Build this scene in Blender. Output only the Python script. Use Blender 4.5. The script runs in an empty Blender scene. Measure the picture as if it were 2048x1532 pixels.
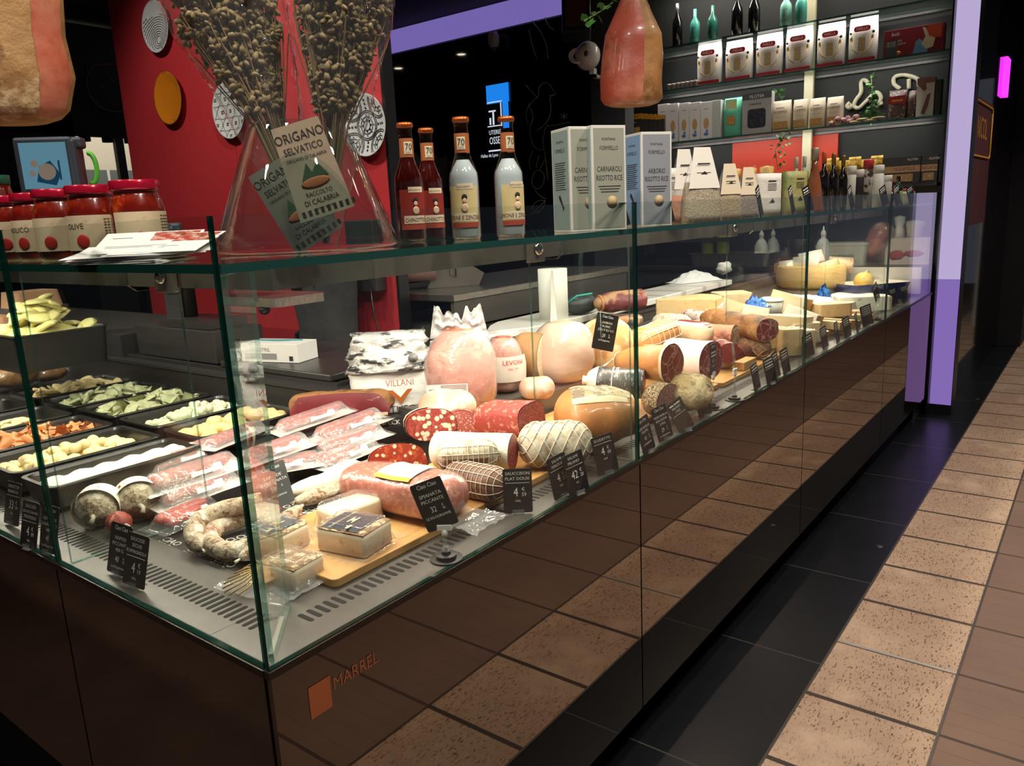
import bpy, math, random
from mathutils import Vector, Matrix, noise
R = math.radians
sc = bpy.context.scene
# ---------------- camera ----------------
FPX, YAW, PITCH, ROLL = 1550.552, 0.658108, 0.2125757, -0.0477583
CAM = Vector((-0.547724, -0.873369, 1.288))
dirv = Vector((math.cos(YAW)*math.cos(PITCH), math.sin(YAW)*math.cos(PITCH), -math.sin(PITCH)))
r0 = Vector((math.sin(YAW), -math.cos(YAW), 0)); u0 = r0.cross(dirv)
rgt = math.cos(ROLL)*r0 + math.sin(ROLL)*u0; upv = -math.sin(ROLL)*r0 + math.cos(ROLL)*u0
cam = bpy.data.cameras.new('camera'); cam.sensor_width = 36; cam.lens = 36*FPX/2048; cam.clip_start = .02
co = bpy.data.objects.new('camera', cam); sc.collection.objects.link(co); sc.camera = co
co.matrix_world = Matrix(((rgt.x, upv.x, -dirv.x, CAM.x), (rgt.y, upv.y, -dirv.y, CAM.y), (rgt.z, upv.z, -dirv.z, CAM.z), (0, 0, 0, 1)))
# ---------------- world, exposure, lights ----------------
w = bpy.data.worlds.new('world'); sc.world = w; w.use_nodes = True
w.node_tree.nodes['Background'].inputs[0].default_value = (.55, .58, .75, 1)
w.node_tree.nodes['Background'].inputs[1].default_value = .09
sc.view_settings.view_transform = 'Standard'; sc.view_settings.look = 'None'
sc.view_settings.gamma = 1; sc.view_settings.use_curve_mapping = False
sc.view_settings.exposure = 0.0
sc.cycles.transparent_max_bounces = 32; sc.cycles.max_bounces = 7; sc.cycles.caustics_reflective = False; sc.cycles.caustics_refractive = False
sc.cycles.sample_clamp_indirect = 4.0
def area(name, loc, size, energy, col=(1, 1, 1), rot=(0, 0, 0), spread=None):
    l = bpy.data.lights.new(name, 'AREA'); l.shape = 'RECTANGLE'; l.size, l.size_y = size; l.energy = energy; l.color = col
    if spread: l.spread = R(spread)
    o = bpy.data.objects.new(name, l); sc.collection.objects.link(o); o.location = loc; o.rotation_euler = [R(a) for a in rot]; return o
def spot(name, loc, energy, col=(1, 1, 1), angle=80, tgt=None, rad=.06, blend=.6):
    l = bpy.data.lights.new(name, 'SPOT'); l.energy = energy; l.color = col; l.spot_size = R(angle); l.spot_blend = blend; l.shadow_soft_size = rad
    o = bpy.data.objects.new(name, l); sc.collection.objects.link(o); o.location = loc
    if tgt: o.rotation_euler = (Vector(tgt)-Vector(loc)).to_track_quat('-Z', 'Y').to_euler()
    return o
WARM = (1, .90, .79); NEUT = (1, .91, .80); CASE = (1, .87, .72)
# light strips under the glass shelf of both arms of the counter
area('case_light_front', (2.45, .33, 1.172), (4.3, .045), 42, CASE)
area('case_light_side', (.33, 2.25, 1.172), (.045, 3.7), 30, CASE)
# ceiling downlights: over the aisle, over the counter and inside the shop
CEIL = 3.0
for x, y, e, c in [(.2, -1.3, 66, WARM), (1.5, -1.1, 74, WARM), (2.9, -1.15, 68, WARM), (4.4, -1.2, 74, WARM), (6.2, -1.3, 80, WARM), (-1.6, .9, 16, WARM), (-1.6, 3.0, 10, WARM), (8.6, -1.4, 70, WARM)]:
    spot('aisle_downlight', (x, y, CEIL-.03), e, c, 125)
for x, y, tx, ty, tz, e in [(-.45, .05, .3, .35, 1.25, 70), (.35, -.65, .95, .3, 1.3, 70), (1.7, -.7, 1.9, .3, 1.3, 60), (3.1, -.6, 3.1, .3, 1.3, 50), (.4, 2.4, 1.93, 2.6, 1.4, 110), (.9, 1.3, 1.93, 1.9, 1.2, 60), (-.7, 1.2, .15, .9, 1.2, 60), (3.2, 1.2, 4.3, 1.3, 1.0, 46), (2.2, .9, 2.6, 1.8, .9, 60), (-.3, -.5, .5, .3, .9, 40)]:
    spot('shop_downlight', (x, y, CEIL-.03), e, NEUT, 90, (tx, ty, tz))
# ---------------- unprojection: a picture point carried onto a real plane ----------------
def ray(px, py): return dirv*FPX + rgt*(px-1024) - upv*(py-766)
def OZ(px, py, z): v = ray(px, py); return CAM + v*((z-CAM.z)/v.z)
def OY(px, py, y): v = ray(px, py); return CAM + v*((y-CAM.y)/v.y)
def OX(px, py, x): v = ray(px, py); return CAM + v*((x-CAM.x)/v.x)
def DP(p): return (Vector(p)-CAM).dot(dirv)
def PXM(p): return FPX/DP(p)            # picture pixels per metre at a point
# ---------------- materials ----------------
def lin(c): return c/12.92 if c <= .04045 else ((c+.055)/1.055)**2.4
def hx(h): return tuple(lin(int(h[i:i+2], 16)/255) for i in (0, 2, 4)) + (1,)
MATS = {}
def mk(name, base, rough=.5, metal=0, spec=.5, layers=(), bump=0, bs=60, emit=0, coat=0, sss=0, ecol=None, bstretch=None):
    """layers: (kind, scale, lo, hi, colour[, distort[, stretch]])"""
    if name in MATS: return MATS[name]
    m = bpy.data.materials.new(name); m.use_nodes = True; nt = m.node_tree; N, L = nt.nodes, nt.links
    b = N['Principled BSDF']; b.inputs['Roughness'].default_value = rough; b.inputs['Metallic'].default_value = metal
    b.inputs['Specular IOR Level'].default_value = spec; b.inputs['Coat Weight'].default_value = coat; b.inputs['Coat Roughness'].default_value = .12
    b.inputs['Base Color'].default_value = hx(base)
    tc = N.new('ShaderNodeTexCoord'); cur = None
    def tex(kind, s, dist=0, st=None):
        src = tc.outputs['Object']
        if st:
            mp = N.new('ShaderNodeMapping'); mp.inputs['Scale'].default_value = st; L.new(src, mp.inputs[0]); src = mp.outputs[0]
        if dist:
            n2 = N.new('ShaderNodeTexNoise'); n2.inputs['Scale'].default_value = s*.8; L.new(src, n2.inputs['Vector'])
            ad = N.new('ShaderNodeVectorMath'); ad.operation = 'MULTIPLY_ADD'; L.new(n2.outputs['Color'], ad.inputs[0])
            ad.inputs[1].default_value = (dist/s,)*3; L.new(src, ad.inputs[2]); src = ad.outputs[0]
        if kind == 'noise':
            t = N.new('ShaderNodeTexNoise'); t.inputs['Scale'].default_value = s; t.inputs['Detail'].default_value = 6; t.inputs['Roughness'].default_value = .6; L.new(src, t.inputs['Vector']); return t.outputs['Fac']
        if kind == 'vor':
            t = N.new('ShaderNodeTexVoronoi'); t.inputs['Scale'].default_value = s; L.new(src, t.inputs['Vector']); return t.outputs['Distance']
        if kind == 'edge':
            t = N.new('ShaderNodeTexVoronoi'); t.feature = 'DISTANCE_TO_EDGE'; t.inputs['Scale'].default_value = s; L.new(src, t.inputs['Vector']); return t.outputs['Distance']
        if kind == 'wave':
            t = N.new('ShaderNodeTexWave'); t.inputs['Scale'].default_value = s; t.inputs['Distortion'].default_value = 4; t.inputs['Detail'].default_value = 3; L.new(src, t.inputs['Vector']); return t.outputs['Fac']
        if kind == 'ring':
            t = N.new('ShaderNodeTexWave'); t.wave_type = 'RINGS'; t.rings_direction = 'Z'; t.inputs['Scale'].default_value = s; L.new(src, t.inputs['Vector']); return t.outputs['Fac']
        if kind == 'line':
            t = N.new('ShaderNodeTexWave'); t.inputs['Scale'].default_value = s; L.new(src, t.inputs['Vector']); return t.outputs['Fac']
        if kind == 'brick':
            t = N.new('ShaderNodeTexBrick'); t.offset = 0; t.inputs['Scale'].default_value = 1; t.inputs['Mortar Size'].default_value = s[2]; t.inputs['Mortar Smooth'].default_value = .1
            t.inputs['Brick Width'].default_value = s[0]; t.inputs['Row Height'].default_value = s[1]
            mp = N.new('ShaderNodeMapping'); mp.inputs['Location'].default_value = (s[3], s[4], 0); L.new(src, mp.inputs[0]); L.new(mp.outputs[0], t.inputs['Vector']); return t.outputs['Fac']
    for ly in layers:
        kind, s, lo, hi, col = ly[:5]; f = tex(kind, s, ly[5] if len(ly) > 5 else 0, ly[6] if len(ly) > 6 else None)
        mr = N.new('ShaderNodeMapRange'); mr.clamp = True; mr.inputs['From Min'].default_value = lo; mr.inputs['From Max'].default_value = hi; L.new(f, mr.inputs['Value'])
        mx = N.new('ShaderNodeMix'); mx.data_type = 'RGBA'; L.new(mr.outputs[0], mx.inputs[0])
        if cur is None: mx.inputs[6].default_value = hx(base)
        else: L.new(cur, mx.inputs[6])
        mx.inputs[7].default_value = hx(col); cur = mx.outputs[2]
    if cur is not None: L.new(cur, b.inputs['Base Color'])
    if bump:
        f = tex('noise', bs, 0, bstretch); bp = N.new('ShaderNodeBump'); bp.inputs['Strength'].default_value = bump; bp.inputs['Distance'].default_value = .01; L.new(f, bp.inputs['Height']); L.new(bp.outputs[0], b.inputs['Normal'])
    if emit:
        b.inputs['Emission Strength'].default_value = emit; b.inputs['Emission Color'].default_value = hx(ecol or base)
    if sss: b.inputs['Subsurface Weight'].default_value = sss; b.inputs['Subsurface Radius'].default_value = (.02, .008, .005); b.inputs['Subsurface Scale'].default_value = .3
    MATS[name] = m; return m
def sheer(name, tint='FFFFFF', refl=1.0, white=0, rough=0, bump=0, bs=40, ior=1.45, wcol='FFFFFF', layer=None):
    """clear glass or film: see-through with fresnel reflections and, for film, a little milkiness"""
    if name in MATS: return MATS[name]
    m = bpy.data.materials.new(name); m.use_nodes = True; nt = m.node_tree; N, L = nt.nodes, nt.links; N.clear()
    out = N.new('ShaderNodeOutputMaterial'); tr = N.new('ShaderNodeBsdfTransparent'); tr.inputs[0].default_value = hx(tint)
    gl = N.new('ShaderNodeBsdfGlossy'); gl.inputs['Roughness'].default_value = rough; gl.inputs[0].default_value = (refl, refl, refl, 1)
    ge = N.new('ShaderNodeNewGeometry'); mr = N.new('ShaderNodeMapRange'); L.new(ge.outputs['Backfacing'], mr.inputs[0])
    mr.inputs['To Min'].default_value = ior; mr.inputs['To Max'].default_value = 1/ior
    fr = N.new('ShaderNodeFresnel'); L.new(mr.outputs[0], fr.inputs[0])
    nrm = None
    if bump:
        tc = N.new('ShaderNodeTexCoord'); t = N.new('ShaderNodeTexNoise'); t.inputs['Scale'].default_value = bs; t.inputs['Detail'].default_value = 3; L.new(tc.outputs['Object'], t.inputs[0])
        bp = N.new('ShaderNodeBump'); bp.inputs['Strength'].default_value = bump; bp.inputs['Distance'].default_value = .01; L.new(t.outputs[0], bp.inputs['Height']); nrm = bp.outputs[0]
        L.new(nrm, gl.inputs['Normal']); L.new(nrm, fr.inputs['Normal'])
    base = tr.outputs[0]
    if white:
        df = N.new('ShaderNodeBsdfDiffuse'); df.inputs[0].default_value = hx(wcol); mw = N.new('ShaderNodeMixShader'); mw.inputs[0].default_value = white
        L.new(base, mw.inputs[1]); L.new(df.outputs[0], mw.inputs[2]); base = mw.outputs[0]
    mx = N.new('ShaderNodeMixShader'); L.new(fr.outputs[0], mx.inputs[0]); L.new(base, mx.inputs[1]); L.new(gl.outputs[0], mx.inputs[2]); L.new(mx.outputs[0], out.inputs[0])
    MATS[name] = m; return m
def glow(name, col, s):
    if name in MATS: return MATS[name]
    m = bpy.data.materials.new(name); m.use_nodes = True; N, L = m.node_tree.nodes, m.node_tree.links; N.clear()
    o = N.new('ShaderNodeOutputMaterial'); e = N.new('ShaderNodeEmission'); e.inputs[0].default_value = hx(col); e.inputs[1].default_value = s; L.new(e.outputs[0], o.inputs[0]); MATS[name] = m; return m
# ---------------- mesh builder ----------------
TXT = {}
def glyphs(s):
    if s in TXT: return TXT[s]
    c = bpy.data.curves.new('t', 'FONT'); c.body = s; c.size = 1; c.resolution_u = 2
    o = bpy.data.objects.new('t', c); sc.collection.objects.link(o)
    me = bpy.data.meshes.new_from_object(o.evaluated_get(bpy.context.evaluated_depsgraph_get()))
    v = [tuple(p.co) for p in me.vertices]; f = [tuple(p.vertices) for p in me.polygons]
    bpy.data.objects.remove(o); bpy.data.curves.remove(c); bpy.data.meshes.remove(me)
    xs = [p[0] for p in v] or [0]; TXT[s] = (v, f, min(xs), max(xs)); return TXT[s]
class MB:
    def __init__(s): s.v = []; s.f = []; s.m = []; s.s = []
    def add(s, vs, fs, mi=0, sm=False):
        o = len(s.v); s.v += [tuple(v) for v in vs]
        for f in fs: s.f.append(tuple(i+o for i in f)); s.m.append(mi); s.s.append(sm)
        return s
    def box(s, x0, y0, z0, x1, y1, z1, mi=0):
        v = [(x0, y0, z0), (x1, y0, z0), (x1, y1, z0), (x0, y1, z0), (x0, y0, z1), (x1, y0, z1), (x1, y1, z1), (x0, y1, z1)]
        return s.add(v, [(3, 2, 1, 0), (4, 5, 6, 7), (0, 1, 5, 4), (1, 2, 6, 5), (2, 3, 7, 6), (3, 0, 4, 7)], mi)
    def rings(s, rs, c0=True, c1=True, mi=0, sm=True, loop=True):
        n = len(rs[0]); vs = [p for r in rs for p in r]; fs = []
        for i in range(len(rs)-1):
            for j in range(n if loop else n-1):
                k = (j+1) % n; fs.append((i*n+j, i*n+k, (i+1)*n+k, (i+1)*n+j))
        if c0: fs.append(tuple(reversed(range(n))))
        if c1: fs.append(tuple((len(rs)-1)*n+j for j in range(n)))
        return s.add(vs, fs, mi, sm)
    def tube(s, pts, r, n=8, mi=0, sm=True, c=True):
        pts = [Vector(p) for p in pts]; rs = []; prev = None
        for i, p in enumerate(pts):
            t = (pts[min(i+1, len(pts)-1)]-pts[max(i-1, 0)]).normalized()
            a = prev if prev is not None else (Vector((0, 0, 1)) if abs(t.z) < .9 else Vector((1, 0, 0)))
            a = (a - t*a.dot(t)).normalized(); b = t.cross(a); prev = a
            rr = r[i] if isinstance(r, (list, tuple)) else r
            rs.append([p + (a*math.cos(2*math.pi*j/n) + b*math.sin(2*math.pi*j/n))*rr for j in range(n)])
        return s.rings(rs, c, c, mi, sm)
    def lathe(s, prof, n=24, mi=0, cx=0, cy=0, sm=True, c0=True, c1=True, a0=0, a1=None):
        if a1 is None:
            return s.rings([[(cx+r*math.cos(2*math.pi*j/n), cy+r*math.sin(2*math.pi*j/n), z) for j in range(n)] for r, z in prof], c0, c1, mi, sm)
        return s.rings([[(cx+r*math.cos(a0+(a1-a0)*j/n), cy+r*math.sin(a0+(a1-a0)*j/n), z) for j in range(n+1)] for r, z in prof], False, False, mi, sm, False)
    def prism(s, poly, z0, z1, mi=0, sm=False):
        return s.rings([[(x, y, z0) for x, y in poly], [(x, y, z1) for x, y in poly]], True, True, mi, sm)
    def ell(s, c, r, n=14, m=9, mi=0, rot=None, amp=0, seed=0):
        rs = []
        for i in range(m+1):
            t = math.pi*(i/m); t = min(max(t, .06), math.pi-.06); ring = []
            for j in range(n):
                a = 2*math.pi*j/n; p = Vector((math.sin(t)*math.cos(a), math.sin(t)*math.sin(a), -math.cos(t)))
                k = 1+amp*noise.noise(p*2.2+Vector((seed, seed*.7, 0))) if amp else 1
                p = Vector((p.x*r[0], p.y*r[1], p.z*r[2]))*k
                if rot: p.rotate(rot)
                ring.append(p+Vector(c))
            rs.append(ring)
        return s.rings(rs, True, True, mi, True)
    def text(s, t, size, x, y, z=0, al='c', mi=0, sq=1.0, rot=0):
        v, f, a, b = glyphs(t); wd = (b-a)*size*sq; ox = x-(0 if al == 'l' else wd/2 if al == 'c' else wd); c, sn = math.cos(rot), math.sin(rot)
        vs = []
        for p in v:
            px, py = ox-x+(p[0]-a)*size*sq, p[1]*size; vs.append((x+px*c-py*sn, y+px*sn+py*c, z))
        return s.add(vs, f, mi)
    def xf(s, M): s.v = [tuple(M @ Vector(p)) for p in s.v]; return s
    def warp(s, fn): s.v = [tuple(fn(*p)) for p in s.v]; return s
    def build(s, name, mats, parent=None, mat=None, bevel=0, flip=False):
        me = bpy.data.meshes.new(name); me.from_pydata(s.v, [], s.f)
        if not isinstance(mats, (list, tuple)): mats = [mats]
        for m in mats: me.materials.append(m)
        me.polygons.foreach_set('material_index', s.m); me.polygons.foreach_set('use_smooth', s.s); me.update()
        o = bpy.data.objects.new(name, me); sc.collection.objects.link(o)
        if parent: o.parent = parent
        if mat is not None: o.matrix_local = mat
        if bevel:
            b = o.modifiers.new('b', 'BEVEL'); b.width = bevel; b.segments = 2; b.limit_method = 'ANGLE'; b.angle_limit = R(50)
        return o
def tag(o, label=None, cat=None, group=None, kind=None):
    for k, v in (('label', label), ('category', cat), ('group', group), ('kind', kind)):
        if v: o[k] = v
    return o
def thing(name, label, cat, loc=(0, 0, 0), rz=0, group=None, rot=None):
    o = bpy.data.objects.new(name, None); o.empty_display_size = .02; sc.collection.objects.link(o); o.location = loc
    o.rotation_euler = rot if rot else (0, 0, rz)
    return tag(o, label, cat, group)
def struct(o): o['kind'] = 'structure'; return o
def copy_tree(o, parent=None):
    c = o.copy(); sc.collection.objects.link(c); c.parent = parent
    if parent is None: pass
    for ch in list(o.children): copy_tree(ch, c)
    return c
UPR = Matrix(((1, 0, 0, 0), (0, 0, -1, 0), (0, 1, 0, 0), (0, 0, 0, 1)))   # lays an XY drawing upright, facing -Y
def frame(o, x, y):                                                      # matrix with given x and y axes
    x = Vector(x).normalized(); z = x.cross(Vector(y)).normalized(); y = z.cross(x)
    return Matrix(((x.x, y.x, z.x, o[0]), (x.y, y.y, z.y, o[1]), (x.z, y.z, z.z, o[2]), (0, 0, 0, 1)))
def sheet(nx, ny, fn, mi=0, sm=True, mb=None):
    mb = mb or MB(); vs = [fn(i/nx, j/ny) for j in range(ny+1) for i in range(nx+1)]
    return mb.add(vs, [(j*(nx+1)+i, j*(nx+1)+i+1, (j+1)*(nx+1)+i+1, (j+1)*(nx+1)+i) for j in range(ny) for i in range(nx)], mi, sm)
def nz(x, y, z=0, s=1.0): return noise.noise(Vector((x*s, y*s, z*s)))
rnd = random.Random(7)
ZD = 0.685; ZT = 1.3047; ZS = 1.245
# ================= setting =================
m_black = mk('black_satin', '121214', .35)
m_blackm = mk('black_matt', '17171A', .7, layers=[('noise', 3, .4, .7, '1E1E22')])
m_dark = mk('dark_grey_metal', '4A4745', .38, .6, bump=.05, bs=80)
m_darkflat = mk('dark_grey', '2E2C2B', .5)
m_steel = mk('brushed_steel', 'A7A39C', .28, .9, layers=[('noise', 60, .35, .7, '8E8A84', 0, (1, 12, 1))])
m_white = mk('white_plastic', 'E9E7E2', .4)
m_paperw = mk('white_paper', 'F1EEE6', .8)
m_ink = mk('white_ink', 'ECE9E2', .7)
m_inkd = mk('black_ink', '26221F', .7)
m_red = mk('red_panel', 'B8343A', .42, layers=[('noise', 1.2, .3, .8, 'AE2E34')])
FL = -.134
m_tan = mk('tan_stone_tile', 'B3967C', .62, layers=[('noise', 5, .3, .75, 'A0816A'), ('noise', 14, .62, .74, 'B89A80'), ('noise', 125, .575, .61, '5A3E2E', .6, (.55, 1.7, 1)), ('noise', 3.3, .55, .7, 'BFA288'), ('brick', (.3356, .80, .009, -.236, .85), .4, .6, '3B2D25')], bump=.25, bs=90)
m_bt = mk('black_slate_tile', '0E1013', .30, spec=.55, layers=[('noise', 6, .3, .8, '15181C'), ('brick', (.640, 3.0, .0024, -.469, 1.0), .4, .6, '4A463F')])
m_mat = mk('brown_ribbed_mat', '765C4E', .75, layers=[('noise', 2, .3, .7, '684F43'), ('line', 42, .55, .9, '7E6456', 0, (0, 1, 0)), ('brick', (.3356, 9, .006, -.236, 0), .4, .6, '33241E'), ('brick', (.0671, 9, .0010, -.236, 0), .4, .6, '5F463B')], bump=.15, bs=120)
XC = 5.10            # the lit column's face
def floor_piece(n, x0, y0, x1, y1, m):
    return struct(MB().box(x0, y0, FL-.04, x1, y1, FL).build(n, m))
floor_piece('floor', -.152, -.273, 10, 8, m_bt)                 # black slate under and around the stand
floor_piece('floor.001', -8, -.625, 14, -.273, m_tan)
floor_piece('floor.002', -8, -6, 14, -.625, m_mat)
floor_piece('floor.003', -8, -.273, -.152, 8, mk('dark_brown_floor', '4A362C', .7, layers=[('noise', 5, .3, .7, '3E2D25')], bump=.1))
m_trim = mk('steel_trim', '6A625A', .4, .8)
struct(MB().box(-8, -.277, FL, 14, -.270, FL+.002).build('trim_1', m_trim)); struct(MB().box(-8, -.628, FL, 14, -.621, FL+.002).build('trim_2', m_trim))
struct(MB().box(1.908, -.621, FL, 1.920, -.277, FL+.0025).build('trim_3', mk('bright_trim', 'CFC6B8', .35, .7)))
for i, (x, y) in enumerate(((2.75, -.222), (5.66, -.225))):
    tag(MB().lathe([(.014, FL), (.014, FL+.0015), (.010, FL+.002)], 18, 0, x, y).build('floor_stud', m_trim), 'small round steel stud set in the black floor tiles, %s' % ('right of the lit column base' if i else 'in front of the long counter'), 'floor stud')
m_ceil = mk('ceiling_black', '141318', .8)
struct(MB().box(-8, -6, CEIL, 14, 8, CEIL+.05).build('ceiling', m_ceil))
m_lampon = glow('lamp_glow', 'FFF1DC', 14)
dl = thing('ceiling_downlight', 'round recessed downlight glowing in the black ceiling', 'ceiling light', (0, 0, CEIL), 0, 'recessed ceiling downlights')
MB().lathe([(.045, -.004), (.06, -.008), (.066, -.001)], 20, 0, c0=False, c1=False).build('ring', m_white, dl); MB().lathe([(.001, -.003), (.045, -.004)], 20, 0, c0=False, c1=False).build('diffuser', m_lampon, dl)
for i, (x, y) in enumerate([(3.59, 5.81), (3.61, 4.84), (4.55, .18), (3.6, 1.3), (1.2, 2.4), (7.2, -.9)]):
    d = dl if i == 0 else copy_tree(dl); d.location = (x, y, CEIL)
# ---- back of the shop
m_mirror = mk('black_mirror_glass', '07080B', .04, spec=.9)
struct(MB().box(4.92, 2.32, 0, 4.97, 8, CEIL-.02).build('wall_back', m_mirror))
struct(MB().box(5.36, -.05, 0, 5.42, 2.6, CEIL-.02).build('wall_shelves', mk('dark_green_wall', '0B100F', .6)))
m_purple = glow('purple_led', '8E7AD0', .62)
tag(MB().box(4.88, 2.42, 2.80, 4.918, 6.5, 2.985).build('light_strip', m_purple), 'long purple glowing light band along the top of the black mirror wall', 'light strip')
struct(MB().box(4.78, 2.07, 0, 4.915, 2.36, CEIL-.02).build('wall_post', mk('grey_post', '3A3D3E', .5)))
# distant hall behind the opening at the left
struct(MB().box(1.0, 6.0, 2.10, 4.9, 6.06, CEIL-.02).build('wall_awning', m_blackm)); struct(MB().box(-8, 6.0, 0, 2.62, 6.06, CEIL-.02).build('wall_left', m_blackm))
struct(MB().box(-6, 7.9, 0, 12, 7.95, CEIL).build('wall_hall', mk('cream_wall', 'CFC8B4', .7)))
area('hall_light', (3.4, 7.0, 2.9), (2.4, 1.2), 42, NEUT)
fr = MB()
for x in (2.95, 3.72, 4.5): fr.box(x, 6.0, 0, x+.07, 6.05, 2.1)
fr.box(1.9, 6.0, 1.60, 4.9, 6.05, 1.68); fr.box(1.9, 6.0, .0, 4.9, 6.05, .95)
struct(fr.build('window_frame', m_black))
for k in range(14): pass
sc_m = MB()
for k in range(16): sc_m.lathe([(.045, 0), (.045, .05)], 12, 0, 1.95+k*.19, 6.03)
sg = tag(sc_m.xf(Matrix.Translation((0, 0, 2.06))).build('awning_scallops', m_blackm), 'black scalloped edge hanging below the dark awning', 'awning edge')
hm = thing('hall_shelving', 'grey glazed shelving far behind the window frame', 'shelving', (3.9, 7.55, 0))
MB().box(-.75, 0, 0, .95, .3, 1.95).build('body', mk('hall_grey', '6F7672', .6), hm)
b = MB()
for x in (-.3, .1, .5): b.box(x, -.01, 0, x+.025, 0, 1.95)
b.build('mullion', m_white, hm)
MB().box(-.7, -.02, 1.05, .9, -.001, 1.35).build('dark_band', m_darkflat, hm)
o = MB().box(2.9, 7.6, 0, 3.05, 7.8, 1.75).build('hall_board', mk('beige_board', 'B0A48C', .7)); tag(o, 'beige upright board standing far behind the window frame', 'board')
# oval sign outline on the awning
def rrect(w, h, r, n=8, notch=False):
    pts = []
    for cx, cy, a0 in ((w/2-r, h/2-r, 0), (-w/2+r, h/2-r, 90), (-w/2+r, -h/2+r, 180), (w/2-r, -h/2+r, 270)):
        for k in range(n+1): a = R(a0+90*k/n); pts.append((cx+r*math.cos(a), cy+r*math.sin(a)))
    return pts
s = thing('shop_sign', 'dark oval sign with thin copper outline on the black awning', 'sign', (3.45, 5.99, 2.50))
m_cop = mk('copper_paint', '6E4A36', .5, .4)
pts = [(x, 0, z) for x, z in rrect(1.35, .38, .18)]
MB().tube(pts+[pts[0]], .008, 6).build('outline', m_cop, s); MB().box(-.66, -.004, -.18, .66, .008, .18).build('board', m_blackm, s)
MB().tube([(-.27+.09*math.cos(R(a)), -.006, .0+.09*math.sin(R(a))) for a in range(60, 330, 15)], .005, 5).tube([(-.4+.09*math.cos(R(a)), -.006, .12+.09*math.sin(R(a))) for a in range(190, 330, 15)], .005, 5).build('scroll_ornament', m_cop, s)
MB().ell((-.56, -.008, 0), (.016, .006, .016)).build('stud', m_dark, s)
# mirror cladding and pillar beyond the lit column
struct(MB().box(5.27, -.10, FL, 8.0, -.05, CEIL-.02).build('wall_mirror', mk('brown_mirror_glass', '0B090A', .05, spec=1.0)))
struct(MB().box(8.0, -.29, FL, 8.8, -.05, CEIL-.02).build('wall_pillar', m_blackm))
struct(MB().box(9.2, -.45, FL, 9.3, -.25, 1.2).build('wall_white', m_white))
s = thing('neighbour_sign', 'small magenta glowing sign high on the mirrored wall', 'sign', OY(2010, 155, -.105))
MB().box(-.11, -.02, -.14, .11, .006, .14).build('panel', glow('magenta_glow', 'E030E8', 2.2), s)
s = thing('banner_reflection', 'reflection of a dark red banner with yellow lettering, mounted on the mirrored wall', 'banner', OY(1962, 262, -.108))  # mirror reflection of a banner, built as a solid sheet on the wall
MB().box(-.5, -.006, -.62, .5, .006, .2).build('cloth', mk('dark_red', '4A0E12', .7), s)
b = MB(); b.text('NICOL', .20, 0, -.05, .0, 'c', 0, .8); pts = [(x, y, .003) for x, y in rrect(.86, .34, .03)]; b.tube(pts+[pts[0]], .008, 5)
b.build('lettering', mk('yellow_paint', 'C58A2A', .6), s, Matrix.Translation((0, -.008, 0)) @ UPR)
# ---- lit column at the far end of the counter
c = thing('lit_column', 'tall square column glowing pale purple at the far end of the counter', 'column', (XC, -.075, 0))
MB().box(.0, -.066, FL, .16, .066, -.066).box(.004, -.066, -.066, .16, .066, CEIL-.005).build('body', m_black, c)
MB().box(-.004, -.062, -.064, .0035, .062, .76).build('lower_glow_step', glow('purple_low', 'A383DC', .62), c)  # dimmer half: the glow fading downward is put into two flat emission colours
MB().box(-.004, -.062, .76, .0035, .062, CEIL-.03).build('upper_glow_step', glow('purple_high', 'CDBCEB', .78), c)  # paler half of the same painted glow fade
# ---- red wall panels
rp = thing('red_partition', 'tall glossy red partition of two panels with wall plates', 'partition', (1.93, 0, 0))
MB().box(0, 1.675, 0, .05, 2.775, CEIL-.02).box(0, 2.781, 0, .05, 3.85, CEIL-.02).build('red_board', m_red, rp, bevel=.002)
MB().box(-.002, 1.655, 0, .06, 1.672, CEIL-.02).box(.012, 2.77, 0, .04, 2.786, CEIL-.02).build('edge_strip', m_black, rp)
# ================= display counter =================
G_EDGE = sheer('glass_edge', '1F5A4C', .9, .35, .05, wcol='0F4A3E')
G_PANE = sheer('glass_pane', 'FAFDFB', 1.0)
G_DARK = mk('facade_glass', '0A0807', .03, spec=1.0, coat=0)
def dark_mirror(name, k):
    m = bpy.data.materials.new(name); m.use_nodes = True; N, L = m.node_tree.nodes, m.node_tree.links; N.clear()
    o = N.new('ShaderNodeOutputMaterial'); a = N.new('ShaderNodeBsdfDiffuse'); a.inputs[0].default_value = hx('060505')
    g = N.new('ShaderNodeBsdfGlossy'); g.inputs[0].default_value = (1.0, .86, .74, 1); g.inputs['Roughness'].default_value = .02
    lw = N.new('ShaderNodeLayerWeight'); lw.inputs[0].default_value = .35
    mr = N.new('ShaderNodeMapRange'); mr.inputs['To Min'].default_value = k; mr.inputs['To Max'].default_value = .95; L.new(lw.outputs['Fresnel'], mr.inputs[0])
    x = N.new('ShaderNodeMixShader'); L.new(mr.outputs[0], x.inputs[0]); L.new(a.outputs[0], x.inputs[1]); L.new(g.outputs[0], x.inputs[2]); L.new(x.outputs[0], o.inputs[0]); return m
FAC = dark_mirror('smoked_mirror', .17)
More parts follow.
